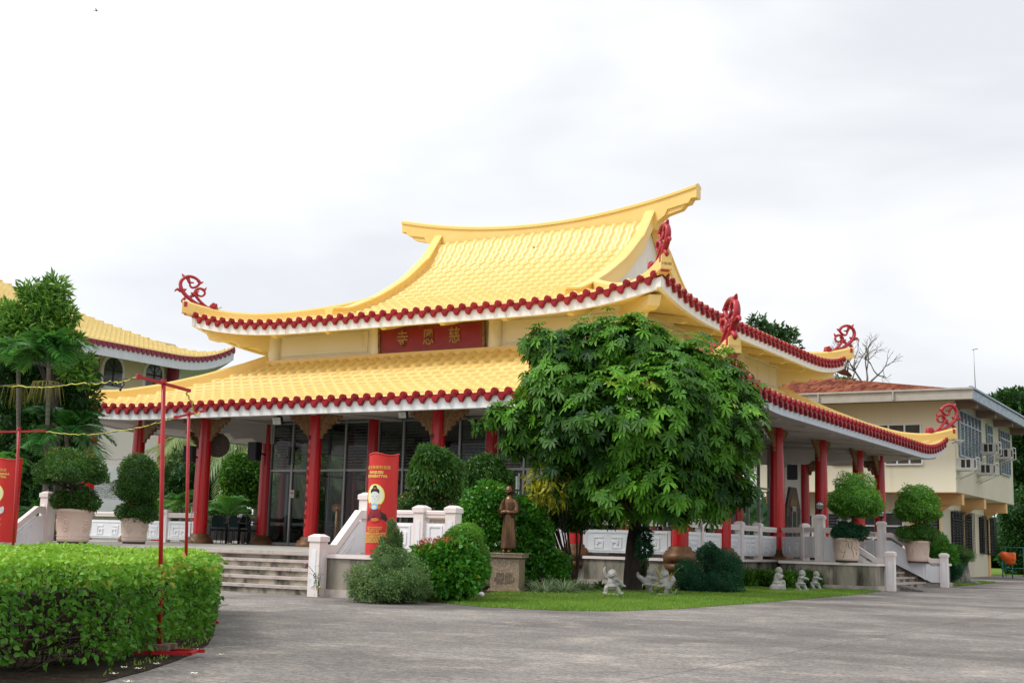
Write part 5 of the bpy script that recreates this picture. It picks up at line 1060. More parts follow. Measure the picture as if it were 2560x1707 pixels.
lamp_pole('red pole behind the rounded end of the hedge', 462, 1560, 14.2, (472, 1031, 14.2), (436, 1044, 14.2), (514, 1026, 14.2), True)
lamp_pole('short-looking red pole at the left edge in front of the white stair cheek', 26, 1500, 16.5, (48, 1070), (-40, 1080, 16.5), (114, 1077, 16.5), True)
def wire(name, label, pts, r, m, fine=8):
    P = curve_pts([at_d(*p) for p in pts], fine); P = [p+rng.normal(size=3)*.006 for p in P]; tag(MB().tube(P, r, 5).build(name, m), label, 'cable'); return P
W1 = [(-60, 965, 12), (60, 966, 11.6), (120, 967, 11.4), (200, 960, 11.1), (270, 957, 10.8), (305, 953, 10.6), (342, 944, 10.45)]
wire('yellow_cable', 'yellow cable sagging from the left edge to the tall red pole', W1, .0055, 'wire_yellow'); wire('black_cable', 'black cable twisted along the upper yellow cable', [(x, y+2.0*sin(i*2.3)-1, d) for i, (x, y, d) in enumerate(W1)], .004, 'black')
W2 = [(476, 977, 10.75), (466, 984, 10.8), (480, 1005, 11.5), (484, 1030, 12.5), (492, 1038, 13.5), (500, 1030, 14.2)]; wire('yellow_cable', 'yellow cable dropping from the tall pole to the second pole', W2, .0055, 'wire_yellow')
W3 = [(114, 1078, 16.5), (160, 1084, 16.2), (220, 1086, 15.8), (300, 1076, 15.2), (360, 1066, 14.8), (400, 1055, 14.4), (436, 1044, 14.2)]; wire('yellow_cable', 'lower yellow cable between the left-edge pole and the pole behind the hedge', W3, .006, 'wire_yellow')
wire('black_cable', 'black cable twisted along the lower yellow cable', [(x, y+2*sin(i*1.9), d) for i, (x, y, d) in enumerate(W3)], .004, 'black')
wire('grey_wire', 'thin grey wire strung under the left veranda', [(230, 1142, 36), (290, 1148, 37), (350, 1138, 38), (410, 1105, 39)], .008, 'mullion')
mb = MB().tube([at_d(308, 952, 10.6), at_d(310, 962, 10.6), at_d(302, 972, 10.6)], .006, 5); mb.sph(at_d(301, 974, 10.6), .012, 6, 4); tag(mb.build('bulb_socket', 'black'), 'empty black bulb socket dangling from the upper cable', 'socket')

# ================================================================ STATUES
def limb(mb, pts, r, n=10): mb.tube(curve_pts(pts, 4), np.interp(np.linspace(0, 1, (len(pts)-1)*4+1), np.linspace(0, 1, len(r)), r), n); [mb.sph(p, rr, 8, 6) for p, rr in ((pts[0], r[0]), (pts[-1], r[-1]))]
def head(mb, c, r, fwd, tilt=0., hair=False):
    c, fwd = V3(c), unit(V3(fwd)); s_ = unit(np.cross(fwd, [0, 0, 1])); up = np.cross(s_, fwd)
    mb.sph(c, (r*.93, r*.93, r), 16, 12); mb.sph(c+fwd*r*.25-up*r*.35, r*.68, 12, 8)
    for sg in (1, -1):
        mb.sph(c+s_*sg*r*.93-up*r*.08, (r*.16, r*.16, r*.26), 8, 6); mb.sph(c+fwd*r*.70-up*r*.32+s_*sg*r*.38, r*.26, 8, 6); mb.sph(c+fwd*r*.86+up*r*.12+s_*sg*r*.30, (r*.20, r*.20, r*.07), 8, 6)
    mb.sph(c+fwd*r*1.0-up*r*.16, r*.12, 8, 6); mb.sph(c+fwd*r*.92-up*r*.52, (r*.2, r*.2, r*.06), 8, 6)
# bronze figure on its pedestal
pD = 27.1; pc = at_d(1268, 1478, pD); pc[2] = 0
ped = thing('pedestal', 'polished granite pedestal with engraved lines under the bronze figure', 'pedestal', pc)
pa = radians(18); U_ = (cos(pa), sin(pa), 0); W_ = (-sin(pa), cos(pa), 0)
mb = MB().frame(pc, U_, W_, (0, 0, 1)); mb.box(-.36, .36, -.36, .36, .0, .04); mb.box(-.335, .335, -.335, .335, .04, .075); mb.box(-.305, .305, -.305, .305, .075, .68); mb.frame().build('block', 'granite', ped)
mb = MB().frame(pc, U_, W_, (0, 0, 1)); mb.add([(a*.305, b*.305, .68) for a, b in ((-1, -1), (1, -1), (1, 1), (-1, 1))]+[(a*.37, b*.37, .72) for a, b in ((-1, -1), (1, -1), (1, 1), (-1, 1))], [(i, (i+1) % 4, 4+(i+1) % 4, 4+i) for i in range(4)]); mb.box(-.37, .37, -.37, .37, .72, .79); mb.box(-.39, .39, -.39, .39, .79, .81); mb.frame().build('cap', 'granite', ped)
V, Fc = text_arr('慈悲喜捨 上善若水\n厚德載物 饒益眾生\n願以此功德 普及於一切\n我等與眾生 皆共成佛道\n諸惡莫作 眾善奉行', .047, .001); o0 = V3(pc); Ux = V3(U_)
mb = MB(); mb.add(o0-V3(W_)*(.307)+np.outer(V[:, 0]*.9-.0, Ux)+np.outer(V[:, 1]+.28, [0, 0, 1])-np.outer(V[:, 2], W_), Fc); mb.build('engraving', 'engraved', ped)
st = thing('statue', 'bronze standing figure of a shaven-headed monk in a long robe with joined hands', 'statue', (pc[0], pc[1], .81)); H_ = 1.40
fw2 = unit(V3((.10, -.95, 0))); sd2 = V3((fw2[1], -fw2[0], 0))
def B(x, y, z): return V3(pc)+V3((0, 0, .81))+sd2*x*.80+fw2*y*.9+V3((0, 0, z))
mb = MB(); n = 48; V = []; prof = [(.115, .10, .0), (.212, .165, .09), (.215, .165, .12), (.205, .155, .3), (.185, .14, .55), (.16, .125, .78), (.148, .118, .88), (.155, .12, .98), (.17, .118, 1.06), (.155, .10, 1.13), (.09, .075, 1.175), (.05, .05, 1.20)]
for a_, b_, z in prof:
    for i in range(n):
        q = 2*pi*i/n; rip = 1+(.055*sin(q*9+z*2)+.03*sin(q*17+1))*max(0, 1-abs(z-.38)/.62); V.append(B(a_*rip*cos(q), b_*rip*sin(q), z if z > .05 else .10))
mb.add(V, [(k*n+i, k*n+(i+1) % n, (k+1)*n+(i+1) % n, (k+1)*n+i) for k in range(len(prof)-1) for i in range(n)]+[tuple(range(n-1, -1, -1)), tuple(range((len(prof)-1)*n, len(prof)*n))])
for sg in (1, -1):
    limb(mb, [B(sg*.15, 0, 1.09), B(sg*.215, .01, .98), B(sg*.225, .04, .86)], [.052, .06, .062]); limb(mb, [B(sg*.225, .04, .86), B(sg*.15, .15, .84), B(sg*.07, .19, .85)], [.064, .056, .042])
    for k, ln in enumerate((.075, .085, .088, .082)): limb(mb, [B(sg*.06, .20, .84+k*.012), B(sg*(.06-ln*.6), .225, .842+k*.010), B(sg*(.06-ln), .215, .844+k*.008)], [.011, .010, .008], 6)
    limb(mb, [B(sg*.06, .19, .885), B(sg*.02, .215, .895)], [.011, .009], 6); limb(mb, [B(sg*.07, .02, .10), B(sg*.075, .12, .03)], [.045, .035])
    mb.sph(B(sg*.17, .11, .80), (.05, .05, .07), 8, 6)
limb(mb, [B(0, 0, 1.15), B(0, .01, 1.24)], [.055, .05]); mb.lathe([(.066, 1.165), (.064, 1.20)], B(0, 0, 0), 14)
head(mb, B(0, .02, 1.315), .102, fw2)
remeshed(mb, 'body', 'bronze', st, .0085, 3)
# five little stone monks
def kid(label, px, py, D, face, build, base=True, sc_=1., name='garden_figure'):
    c = at_d(px, py, D); c[2] = 0.01; t = thing(name, label, 'statue', c, 'little grey stone child monks on the lawn'); rt = IXh; f = unit(FWh*-1*face[1]+rt*face[0]); mb = MB()
    def K(x, z, y=0.): return V3(c)+rt*x*sc_+V3((0, 0, z*sc_))-FWh*y*sc_
    build(mb, K, f, sc_); o = remeshed(mb, 'figure', 'stone', t, .0085, 2)
    if base:
        mb = MB(); mb.lathe([(.20*sc_, -.02), (.21*sc_, .015), (.17*sc_, .03)], c, 12); mb.build('plinth', 'stone', t)
    return t
def k1(mb, K, f, s):      # lunging, right arm up, left arm swept down
    for P, R in (([K(-.09, .17), K(-.13, .13, .03), K(-.135, .04, .02)], [.062, .052, .045]), ([K(.07, .17), K(.12, .11), K(.17, .04)], [.062, .052, .045])): limb(mb, P, [r*s for r in R])
    mb.sph(K(-.15, .03, .04), (.06*s, .045*s, .03*s)); mb.sph(K(.20, .03, .03), (.06*s, .045*s, .03*s))
    limb(mb, [K(-.01, .20), K(-.01, .26), K(.0, .33)], [.105*s, .100*s, .085*s]); mb.lathe([(.125*s, .165*s), (.11*s, .22*s)], K(0, 0), 14)
    limb(mb, [K(-.06, .33), K(-.14, .39), K(-.17, .50)], [.045*s, .04*s, .032*s]); limb(mb, [K(-.17, .50), K(-.165, .545), K(-.15, .58)], [.028*s, .024*s, .011*s]); limb(mb, [K(-.17, .50), K(-.19, .53)], [.02*s, .01*s])
    limb(mb, [K(.07, .34), K(.15, .28), K(.22, .20)], [.05*s, .045*s, .038*s]); limb(mb, [K(.22, .20), K(.28, .185)], [.028*s, .016*s])
    head(mb, K(-.005, .435, .02), .104*s, f)
    for z in (.22, .26, .30): mb.sph(K(-.0, z, .10), .014*s, 6, 4)
def k2(mb, K, f, s):      # kicking back, seen from behind
    limb(mb, [K(.04, .17), K(.06, .10), K(.07, .03)], [.065*s, .05*s, .042*s]); mb.sph(K(.10, .025, .0), (.06*s, .04*s, .028*s))
    limb(mb, [K(-.03, .22), K(-.11, .30), K(-.19, .36)], [.07*s, .062*s, .05*s]); mb.sph(K(-.21, .40), (.035*s, .035*s, .055*s)); limb(mb, [K(.03, .19), K(.02, .27), K(.04, .36)], [.095*s, .088*s, .07*s]); mb.lathe([(.12*s, .17*s), (.09*s, .24*s)], K(.02, 0), 14)
    limb(mb, [K(.07, .34), K(.12, .25), K(.18, .27)], [.045*s, .045*s, .034*s]); mb.sph(K(.20, .285), .032*s); limb(mb, [K(.05, .34), K(.14, .31, .05), K(.20, .33, .05)], [.04*s, .036*s, .026*s]); head(mb, K(.075, .465), .098*s, f)
def k3(mb, K, f, s):      # high kick facing left
    limb(mb, [K(.02, .16), K(.01, .09), K(.0, .03)], [.062*s, .052*s, .044*s]); mb.sph(K(.03, .025, .03), (.065*s, .045*s, .028*s)); limb(mb, [K(.05, .20), K(.12, .28), K(.14, .36)], [.07*s, .06*s, .05*s]); mb.sph(K(.16, .33), (.05*s, .03*s, .05*s))
    limb(mb, [K(.02, .18), K(-.01, .26), K(-.03, .33)], [.09*s, .085*s, .07*s]); limb(mb, [K(-.05, .33), K(-.11, .27), K(-.10, .34)], [.045*s, .042*s, .030*s]); mb.sph(K(-.09, .37, .03), .034*s); limb(mb, [K(.0, .24, .04), K(-.08, .19, .06), K(-.15, .19, .06)], [.045*s, .038*s, .024*s]); head(mb, K(-.035, .445), .098*s, f)
def k4(mb, K, f, s):      # seated in prayer
    limb(mb, [K(0, .20), K(0, .28), K(.01, .36)], [.095*s, .092*s, .075*s]); mb.sph(K(.0, .19), (.115*s, .11*s, .06*s)); limb(mb, [K(.03, .19, .05), K(.11, .21, .06), K(.12, .15, .06)], [.05*s, .045*s, .04*s]); mb.sph(K(.13, .14, .06), (.04*s, .03*s, .03*s))
    limb(mb, [K(.0, .36, .05), K(.02, .29, .08), K(.09, .33, .05)], [.042*s, .04*s, .028*s]); limb(mb, [K(.09, .31, .04), K(.10, .37, .03)], [.026*s, .012*s]); head(mb, K(.02, .45), .083*s, f)
    mb.lathe([(.125*s, .13*s), (.13*s, .19*s)], K(0, 0), 14); V0 = len(mb.v)
    mb.lathe([(.17*s, .0), (.185*s, .05*s), (.17*s, .12*s), (.13*s, .14*s)], K(0, 0), 12)
def k5(mb, K, f, s, dx=0.):      # low stance, arms thrust forward
    limb(mb, [K(-.05, .16), K(-.09, .12, .05), K(-.05, .04, .05)], [.06*s, .052*s, .04*s]); limb(mb, [K(.04, .16), K(.09, .10), K(.12, .03)], [.06*s, .05*s, .04*s]); mb.sph(K(.15, .025), (.05*s, .04*s, .025*s)); mb.sph(K(-.03, .02, .05), (.055*s, .04*s, .025*s))
    limb(mb, [K(-.01, .18), K(0, .25), K(.0, .31)], [.082*s, .08*s, .065*s]); mb.lathe([(.13*s, .165*s), (.125*s, .185*s), (.07*s, .21*s)], K(-.01, 0), 14)
    limb(mb, [K(-.02, .31, .05), K(.07, .30, .07), K(.16, .28, .05)], [.04*s, .036*s, .026*s]); limb(mb, [K(.02, .31, -.04), K(.09, .31, -.02), K(.17, .29, 0)], [.04*s, .034*s, .024*s]); mb.sph(K(.18, .27), .026*s); head(mb, K(.03, .41), .090*s, f)
kid('small grey stone child monk lunging with one arm raised, left of the tree trunk', 1530, 1488, 26.8, (-.35, .9), k1, sc_=.98)
kid('small stone child monk seen from behind, kicking back beside the trunk', 1618, 1479, 28.3, (.7, -.6), k2, base=False, sc_=1.0)
kid('small stone child monk kicking high, rightmost of the sparring trio', 1665, 1487, 27.5, (-.75, .6), k3, sc_=1.0)
kid('small stone child monk praying cross-legged on a rough stone seat', 1945, 1477, 32.5, (.85, .5), k4, base=False, sc_=1.12)
kid('small stone child monk in a low stance, nearer the seated one', 2002, 1477, 33.0, (.85, .45), k5, sc_=1.06)
kid('small stone child monk punching forward, nearest the side stairs', 2038, 1474, 34.3, (.9, .35), k5, sc_=1.0)
# pale garden figure by the far building
c = at_d(2412, 1451, 46.5); c[2] = 0.; t = thing('garden_figure', 'weathered pale stone draped figure beside the ball bush by the cream building', 'statue', c); mb = MB()
def K(x, z, y=0.): return V3(c)+IXh*x+V3((0, 0, z))-FWh*y
limb(mb, [K(-.05, .12), K(-.05, .45), K(-.03, .75)], [.26, .20, .17]); mb.sph(K(-.02, .84), (.20, .17, .15)); limb(mb, [K(.06, .75), K(.10, .5), K(.12, .2)], [.08, .07, .10]); limb(mb, [K(.1, .12), K(.3, .06), K(.5, .03)], [.14, .10, .06]); limb(mb, [K(-.2, .06), K(.1, .05)], [.2, .16])
remeshed(mb, 'figure', 'dark_stone', t, .022, 1)
# white globe lamp in the grass
c = at_d(1203, 1490, 23.2); t = thing('garden_light', 'white globe light lying on the lawn in front of the pedestal', 'lamp', (c[0], c[1], 0)); MB().sph((c[0], c[1], .085), (.058, .058, .05), 14, 10).build('globe', 'white_frosted', t); MB().lathe([(.035, .0), (.03, .05)], (c[0]-.03, c[1], 0), 10).build('base', 'mullion', t)
# pink-flowered stem at the stair post
c = at_z(795, 1492); t = thing('flower_plant', 'wispy stem with a pink flower and a small yellow bloom at the stair post', 'plant', (c[0], c[1], 0)); mb = MB()
mb.tube(curve_pts([c, at_d(796, 1450, 22.2), at_d(780, 1425, 22.2), at_d(768, 1410, 22.2)], 4), .004, 4)
for q in ((788, 1432), (803, 1430)): mb.tube([c, at_d(*q, 22.2)], .004, 4)
mb.build('stem', 'twig', t); Pq = np.array([c+(at_d(790+rng.normal()*7, 1450+rng.normal()*14, 22.2)-c)*1. for _ in range(110)]); V1, F1, L1 = leaf_arr(Pq, rdir(110), .045, .014, rng.uniform(0, 1, 110)); npmesh('leaves', V1, F1, 'leaf_bright', t, L1)
mb = MB(); mb.sph(at_d(764, 1408, 22.2), (.028, .028, .016), 8, 5); mb.build('pink_bloom', 'bloom_pink', t)
mb = MB(); mb.sph(at_d(799, 1467, 22.2), .02, 8, 5); mb.build('yellow_bloom', 'banner_yellow', t)

# ================================================================ FIXTURES
def floodlight(label, px, py, D, s=.30, az=0.):
    c = at_d(px, py, D); t = thing('floodlight', label, 'floodlight', c, 'floodlights hung under the lower eave'); f = unit(V3((0, -1, -.25)) if az == 0 else V3((cos(az), sin(az), -.3))); u_ = unit(np.cross(f, [0, 0, 1])); w_ = np.cross(u_, f)
    mb = MB().frame(c, u_, f, w_); mb.box(-s*.5, s*.5, -.10, 0, -s*.36, s*.36); mb.box(-s*.15, s*.15, -.16, -.1, -.05, s*.8); mb.frame().build('housing', 'black', t); mb = MB().frame(c, u_, f, w_); mb.box(-s*.46, s*.46, 0, .015, -s*.32, s*.32); mb.box(-s*.1, s*.1, .015, .03, -.03, .03); mb.frame().build('lens', 'ac_white', t)
    MB().tube([c+V3((0, .1, .1)), c+V3((0, .15, .45))], .02, 6).build('hanger', 'mullion', t)
floodlight('floodlight under the front eave left of the inscribed column', 692, 1052, 38.6, .33); floodlight('floodlight under the front eave right of the inscribed column', 1006, 1037, 36.3, .27)
floodlight('black floodlight under the right eave between first and second far columns', 2089, 1081, 44, .22, radians(-20)); floodlight('small black floodlight near the far tip of the right eave', 2223, 1124, 49, .20, radians(-20))
def speaker(label, px, py, D, w_, h_, az, dep=.3):
    c = at_d(px, py, D); t = thing('loudspeaker', label, 'speaker', c, 'black loudspeakers on the columns'); mb = MB().frame(c, (-sin(az), cos(az), 0), (cos(az), sin(az), 0), (0, 0, 1))
    k = 6; A = []
    for (a, b) in ((-w_/2, -dep/2), (w_/2, -dep/2), (w_/2, dep/2), (-w_/2, dep/2)): A.append((a, b))
    A2 = [(-w_/2, dep/2), (-w_*.36, -dep/2), (w_*.36, -dep/2), (w_/2, dep/2)]
    mb.prism(A2, (0, 0, -h_/2), (1, 0, 0), (0, 1, 0), (0, 0, h_)); mb.frame().build('cabinet', 'black', t)
    mb = MB().frame(c, (-sin(az), cos(az), 0), (cos(az), sin(az), 0), (0, 0, 1)); mb.box(-w_*.45, w_*.45, dep/2, dep/2+.012, -h_*.46, h_*.46); mb.frame().build('grille', 'black_metal', t); MB().tube([c-V3((cos(az), sin(az), 0))*.1, c-V3((cos(az), sin(az), .2))*.45], .03, 6).build('wall_arm', 'black_metal', t)
speaker('black loudspeaker hanging left of the leftmost front column', 476, 1135, 44, .38, .55, radians(-80)); speaker('black loudspeaker on the glass hall corner column', 638, 1128, 43.6, .42, .62, radians(-95)); speaker('black loudspeaker on the white wall above the octagonal doorway', 1979, 1180, 45.5, .34, .52, radians(-55))
# gong disc by the leftmost column
c = at_d(544, 1113, 42.5); t = thing('gong', 'large round bronze gong hanging behind the leftmost front column', 'gong', c); mb = MB(); a = unit(FWh*-1+IXh*.2); b_ = unit(np.cross(a, [0, 0, 1]))
pl = lambda r: [(r*cos(2*pi*i/28), r*sin(2*pi*i/28)) for i in range(28)]
mb.prism(pl(.40), c, b_, (0, 0, 1), a*.07); mb.prism(pl(.15), c+a*.07, b_, (0, 0, 1), a*.04); mb.prism(pl(.35), c+a*.07, b_, (0, 0, 1), a*.01); mb.build('disc', 'wood_brown', t); MB().tube([c+V3((0, 0, .38)), c+V3((0, 0, 1.0))], .02, 6).build('hanger', 'black_metal', t)
# stacking chairs and table on the veranda
def chair_proto(loc, rz, label):
    t = thing('dining_chair', label, 'chair', loc, 'dark padded chairs on the left veranda', rz)
    mb = MB()
    for x in (-.19, .19):
        mb.tube([(x, -.2, 0), (x, -.2, .44)], .011, 6); mb.tube([(x, .24, 0), (x, .2, .44), (x, .25, .85)], .011, 6)
    mb.tube([(-.19, .25, .85), (-.15, .26, .97), (0, .265, 1.02), (.15, .26, .97), (.19, .25, .85)], .011, 6); mb.tube([(-.19, .2, .44), (-.19, -.2, .44), (.19, -.2, .44), (.19, .2, .44)], .011, 6)
    npm_local(mb, 'chair_frame', 'black_metal', t); npm_local(MB().box(-.2, .2, -.2, .2, .44, .50), 'seat', 'dark_green_fabric', t)
    mb = MB(); mb.prism([(-.15, .56), (-.16, .7), (-.15, .88), (-.08, .96), (.08, .96), (.15, .88), (.16, .7), (.15, .56)], (0, .225, 0), (1, 0, 0), (0, .03, 1), (0, .04, 0)); npm_local(mb, 'backrest', 'dark_green_fabric', t); return t
chs = [(538, 1352, 44.5, .2, 'leftmost dark chair beside the leftmost front column'), (561, 1350, 45.6, -.3, 'second dark chair from the left column'), (583, 1353, 44.0, .1, 'dark chair in the middle of the veranda row, facing the steps'), (602, 1350, 45.8, .5, 'dark chair half behind the middle chair'), (618, 1349, 46.4, -.2, 'dark chair farthest back on the veranda'), (634, 1353, 44.2, -1.3, 'dark chair turned sideways beside the hall corner column')]
base_ = None
for x, y, D, a, lb in chs:
    c = at_d(x, y, D); c[2] = PZ+.005
    if base_ is None: base_ = chair_proto(c, pi+YAW+a, lb)
    else: copy_thing(base_, c, lb, pi+YAW+a)
for x, D, a, lb in ((760, 45.3, .4, 'dark chair seen through the glass left of the inscribed column'), (745, 46.5, -.2, 'dark chair deeper behind the glass door')): c = at_d(x, 1352, D); c[2] = PZ+.005; copy_thing(base_, c, lb, pi+YAW+a)
c = at_d(608, 1350, 45.2); c[2] = PZ; t = thing('dining_table', 'dark table among the veranda chairs', 'table', c); npm_local(MB().box(-.6, .6, -.4, .4, .70, .74), 'tabletop', 'wood_brown', t)
for a in (-.52, .52):
    for b in (-.32, .32): npm_local(MB().box(a-.025, a+.025, b-.025, b+.025, 0, .70), 'leg', 'black_metal', t)
c = at_d(474, 1358, 41.); c[2] = PZ; t = thing('microphone_stand', 'thin metal microphone stand in front of the leftmost column', 'stand', c); mb = MB().tube([(0, 0, .03), (0, 0, 1.18)], .012, 6); mb.tube([(-.05, 0, 1.0), (.22, 0, .99)], .012, 6)
for a in (0, 2.1, 4.2): mb.tube([(0, 0, .22), (.24*cos(a), .24*sin(a), .01)], .009, 5)
npm_local(mb, 'stand_pole', 'mullion', t)
# no-smoking notice on the door
c = at_y(729.5, 1234, MY-HW-.13); t = thing('no_smoking_sign', 'small white no smoking notice on the glass door', 'sign', c); npm_local(MB().box(-.085, .085, 0, .012, -.13, .13), 'plate', 'white_paint', t)
mb = MB(); R_ = .062; ri = [(R_*cos(2*pi*i/20), R_*sin(2*pi*i/20)+.03) for i in range(20)]
for i in range(20): p, q = ri[i], ri[(i+1) % 20]; mb.add([(p[0], -.004, p[1]), (q[0], -.004, q[1]), (q[0]*.75, -.004, (q[1]-.03)*.75+.03), (p[0]*.75, -.004, (p[1]-.03)*.75+.03)], [(0, 1, 2, 3)])
mb.prism([(-.045, .07), (-.035, .08), (.045, -.01), (.035, -.02)], (0, -.006, 0), (1, 0, 0), (0, 0, 1), (0, .003, 0)); npm_local(mb, 'prohibition_ring', 'banner_red', t); npm_local(MB().box(-.04, .04, -.004, -.002, .022, .038), 'cigarette', 'black', t)
V, Fc = text_arr('NO SMOKING', .026, .001); mb = MB(); mb.add(np.stack([V[:, 0], -.004-V[:, 2], V[:, 1]-.085], 1), Fc); npm_local(mb, 'lettering', 'banner_red', t)
# little sunburst ornament and music box by the stair cheek
c = at_d(842, 1272, 33); t = thing('sunburst_ornament', 'small golden sunburst ornament above the right stair rail', 'ornament', (c[0], c[1], c[2])); mb = MB(); mb.sph((0, 0, 0), .05, 8, 6)
for i in range(14): a = 2*pi*i/14; mb.tube([(0, 0, 0), (.14*cos(a)*_rt[0], .14*cos(a)*_rt[1], .14*sin(a))], [.018, .004], 5)
npm_local(mb, 'rays', 'gold', t); npm_local(MB().tube([(0, 0, -.04), (0, 0, -(c[2]-PZ))], .03, 6), 'stand_pole', 'gold', t)
# birds
def bird(px, py, D, label, s, yaw):
    c = at_d(px, py, D); t = thing('bird', label, 'bird', c, None, yaw); mb = MB(); mb.sph((0, 0, 0), (.10*s, .035*s, .035*s), 10, 6); mb.sph((.11*s, 0, .01*s), .03*s, 8, 6); mb.tube([(.13*s, 0, .005), (.17*s, 0, 0)], [.012*s, .002], 5); mb.prism([(-.08, -.02), (-.22, -.045), (-.17, 0), (-.22, .045), (-.08, .02)], (0, 0, 0), (s, 0, 0), (0, s, 0), (0, 0, .008*s))
    for sg in (1, -1): mb.add([(.05*s, sg*.02*s, .01*s), (.02*s, sg*.16*s, .09*s), (-.10*s, sg*.32*s, .06*s), (-.04*s, sg*.14*s, .06*s), (-.05*s, sg*.02*s, .01*s)]+[(.05*s, sg*.02*s, .0), (.02*s, sg*.16*s, .08*s), (-.10*s, sg*.32*s, .055*s), (-.04*s, sg*.14*s, .05*s), (-.05*s, sg*.02*s, .0)], [(0, 1, 2, 3, 4), (9, 8, 7, 6, 5), (0, 5, 6, 1), (1, 6, 7, 2), (2, 7, 8, 3), (3, 8, 9, 4)])
    npm_local(mb, 'body', 'bird', t)
bird(241, 28, 45, 'small dark swallow flying in the top left sky', .5, radians(40)); bird(1336, 619, 36, 'dark swallow flying in front of the upper yellow tiles', .42, radians(150))
# weed on the upper left hip
tag(MB().tube([at_d(543, 775, 44.3), at_d(547, 771, 44.3), at_d(555, 768, 44.3)], .012, 4).build('roof_weed', 'trunk_grey'), 'tiny dry weed growing behind the left roof scroll', 'weed')

# ================================================================ LEFT BUILDING
X0 = -58.; lb = thing('rear_hall', 'cream hall with arched windows and pale yellow tiled roof at the left', 'building', (X0-9, 48, 0))
def rows_x(x0, y0, y1): pass
zb = 6.0
MB().box(X0-14, X0, 32, 57.2, 7.0, 12.6).build('upper_wall', 'lbuild_wall', lb)
MB().box(X0-14, X0+.25, 32, 58.4, 3.2, 7.0).build('lower_wall', 'lbuild_lower', lb)
MB().box(X0-14, X0, 32, 58.0, 0, 2.2).build('base_wall', 'lbuild_lower', lb)
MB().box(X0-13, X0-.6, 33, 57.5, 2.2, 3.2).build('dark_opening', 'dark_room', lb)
mb = MB(); mb.box(X0-.1, X0+.5, 32, 58.6, 3.9, 4.75); mb.box(X0-.1, X0+.5, 32, 58.6, 2.05, 2.9); mb.build('white_band', 'panel_white', lb); MB().box(X0-.05, X0+.40, 32, 58.5, 2.9, 3.9).build('frieze', 'frieze', lb)
mb = MB()
for y in (50.5, 54.3): mb.prism([(y, 3.85), (y+.16, 3.85), (y-.35, 3.4), (y+.16, 2.95), (y, 2.95), (y-.52, 3.4)], (X0+.40, 0, 0), (0, 1, 0), (0, 0, 1), (.02, 0, 0))
mb.build('frieze_chevron', 'maroon', lb)
for y0_ in (49.6, 57.0):
    pass
for yy, nm_ in ((at_x(228, 960, X0+.3)[1], 0), (at_x(430, 960, X0+.3)[1], 1)): MB().lathe([(.36, 0), (.36, 12.2)], (X0+.35, yy, 0), 18).build('column', 'maroon', lb)
for xx, yy in ((X0+9., at_x(219, 1150, X0+9.)[1]), (X0+9., at_x(412, 1150, X0+9.)[1])): MB().lathe([(.42, 0), (.40, 6.6)], (xx, yy, 0), 18).build('porch_column', 'column_red', lb)
for xa, xb, yt_, yb_ in ((256, 302, 893, 966), (362, 402, 908, 980)):
    ya, yb2 = at_x(xa, 960, X0)[1], at_x(xb, 960, X0)[1]; zt = at_x((xa+xb)/2, yt_, X0)[2]; z0_ = at_x((xa+xb)/2, yb_, X0)[2]; hw = (yb2-ya)/2; ymid = (ya+yb2)/2; sp_ = zt-hw*1.05
    arch = lambda g: [(ymid-hw-g, z0_-g), (ymid+hw+g, z0_-g)]+[(ymid+(hw+g)*cos(a), sp_+(hw*1.05+g)*sin(a)) for a in np.linspace(0, pi, 16)]
    wn = MB().prism(arch(0), (X0+.02, 0, 0), (0, 1, 0), (0, 0, 1), (.05, 0, 0)).build('arched_window', 'window_dark', lb); MB().prism(arch(.22), (X0-.01, 0, 0), (0, 1, 0), (0, 0, 1), (.06, 0, 0)).build('window_surround', 'panel_white', wn)
    mb = MB(); mb.box(X0+.07, X0+.10, ymid-.04, ymid+.04, z0_, zt-.15); mb.box(X0+.07, X0+.10, ymid-hw, ymid+hw, sp_-.1, sp_); [mb.tube([(X0+.08, ymid, sp_), (X0+.08, ymid+hw*.9*cos(a), sp_+hw*.9*sin(a))], .02, 4) for a in (pi*.25, pi*.5, pi*.75)]; mb.build('glazing_bar', 'black', wn)
lq = 13.; tipp = at_x(587, 868, X0+3.4)
RB = Roof(X0+3.4-lq, tipp[1]-lq, lq, (2.2,)*4, [2.2, 4, 6, 8, 10, 11.5, 13.], [16.0, 15.1, 14.1, 13.15, 12.3, 11.75, 11.3], 1.15, 7.8, 2.5, period=.36, course=.42, r=.09)
RB.tiles('tiled_roof', lb, 'yellow_pale'); RB.trim(lb, mred='maroon', mfas='fascia_blue_shade', ms='fascia_blue_shade', wall=(9.6, 11.5), fh=.75, simple=True)

# ================================================================ RIGHT BUILDING
YB = 58.; XR = -11.8; rb = thing('annex_building', 'two-storey cream building with rusty roof and window air conditioners at the right', 'building', (XR, YB, 0))
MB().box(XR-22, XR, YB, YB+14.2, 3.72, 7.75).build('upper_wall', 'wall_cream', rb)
MB().box(XR-.02, XR+.03, YB+.02, YB+14.15, 3.73, 7.74).build('side_wall', 'wall_cream_shaded', rb)
LX = -12.9; MB().box(XR-22, LX, YB+1.2, YB+13., 0, 3.72).build('lower_wall', 'wall_cream', rb); MB().box(LX-.02, LX+.03, YB+1.22, YB+12.9, 0, 3.1).build('lower_side_wall', 'wall_cream_shaded', rb)
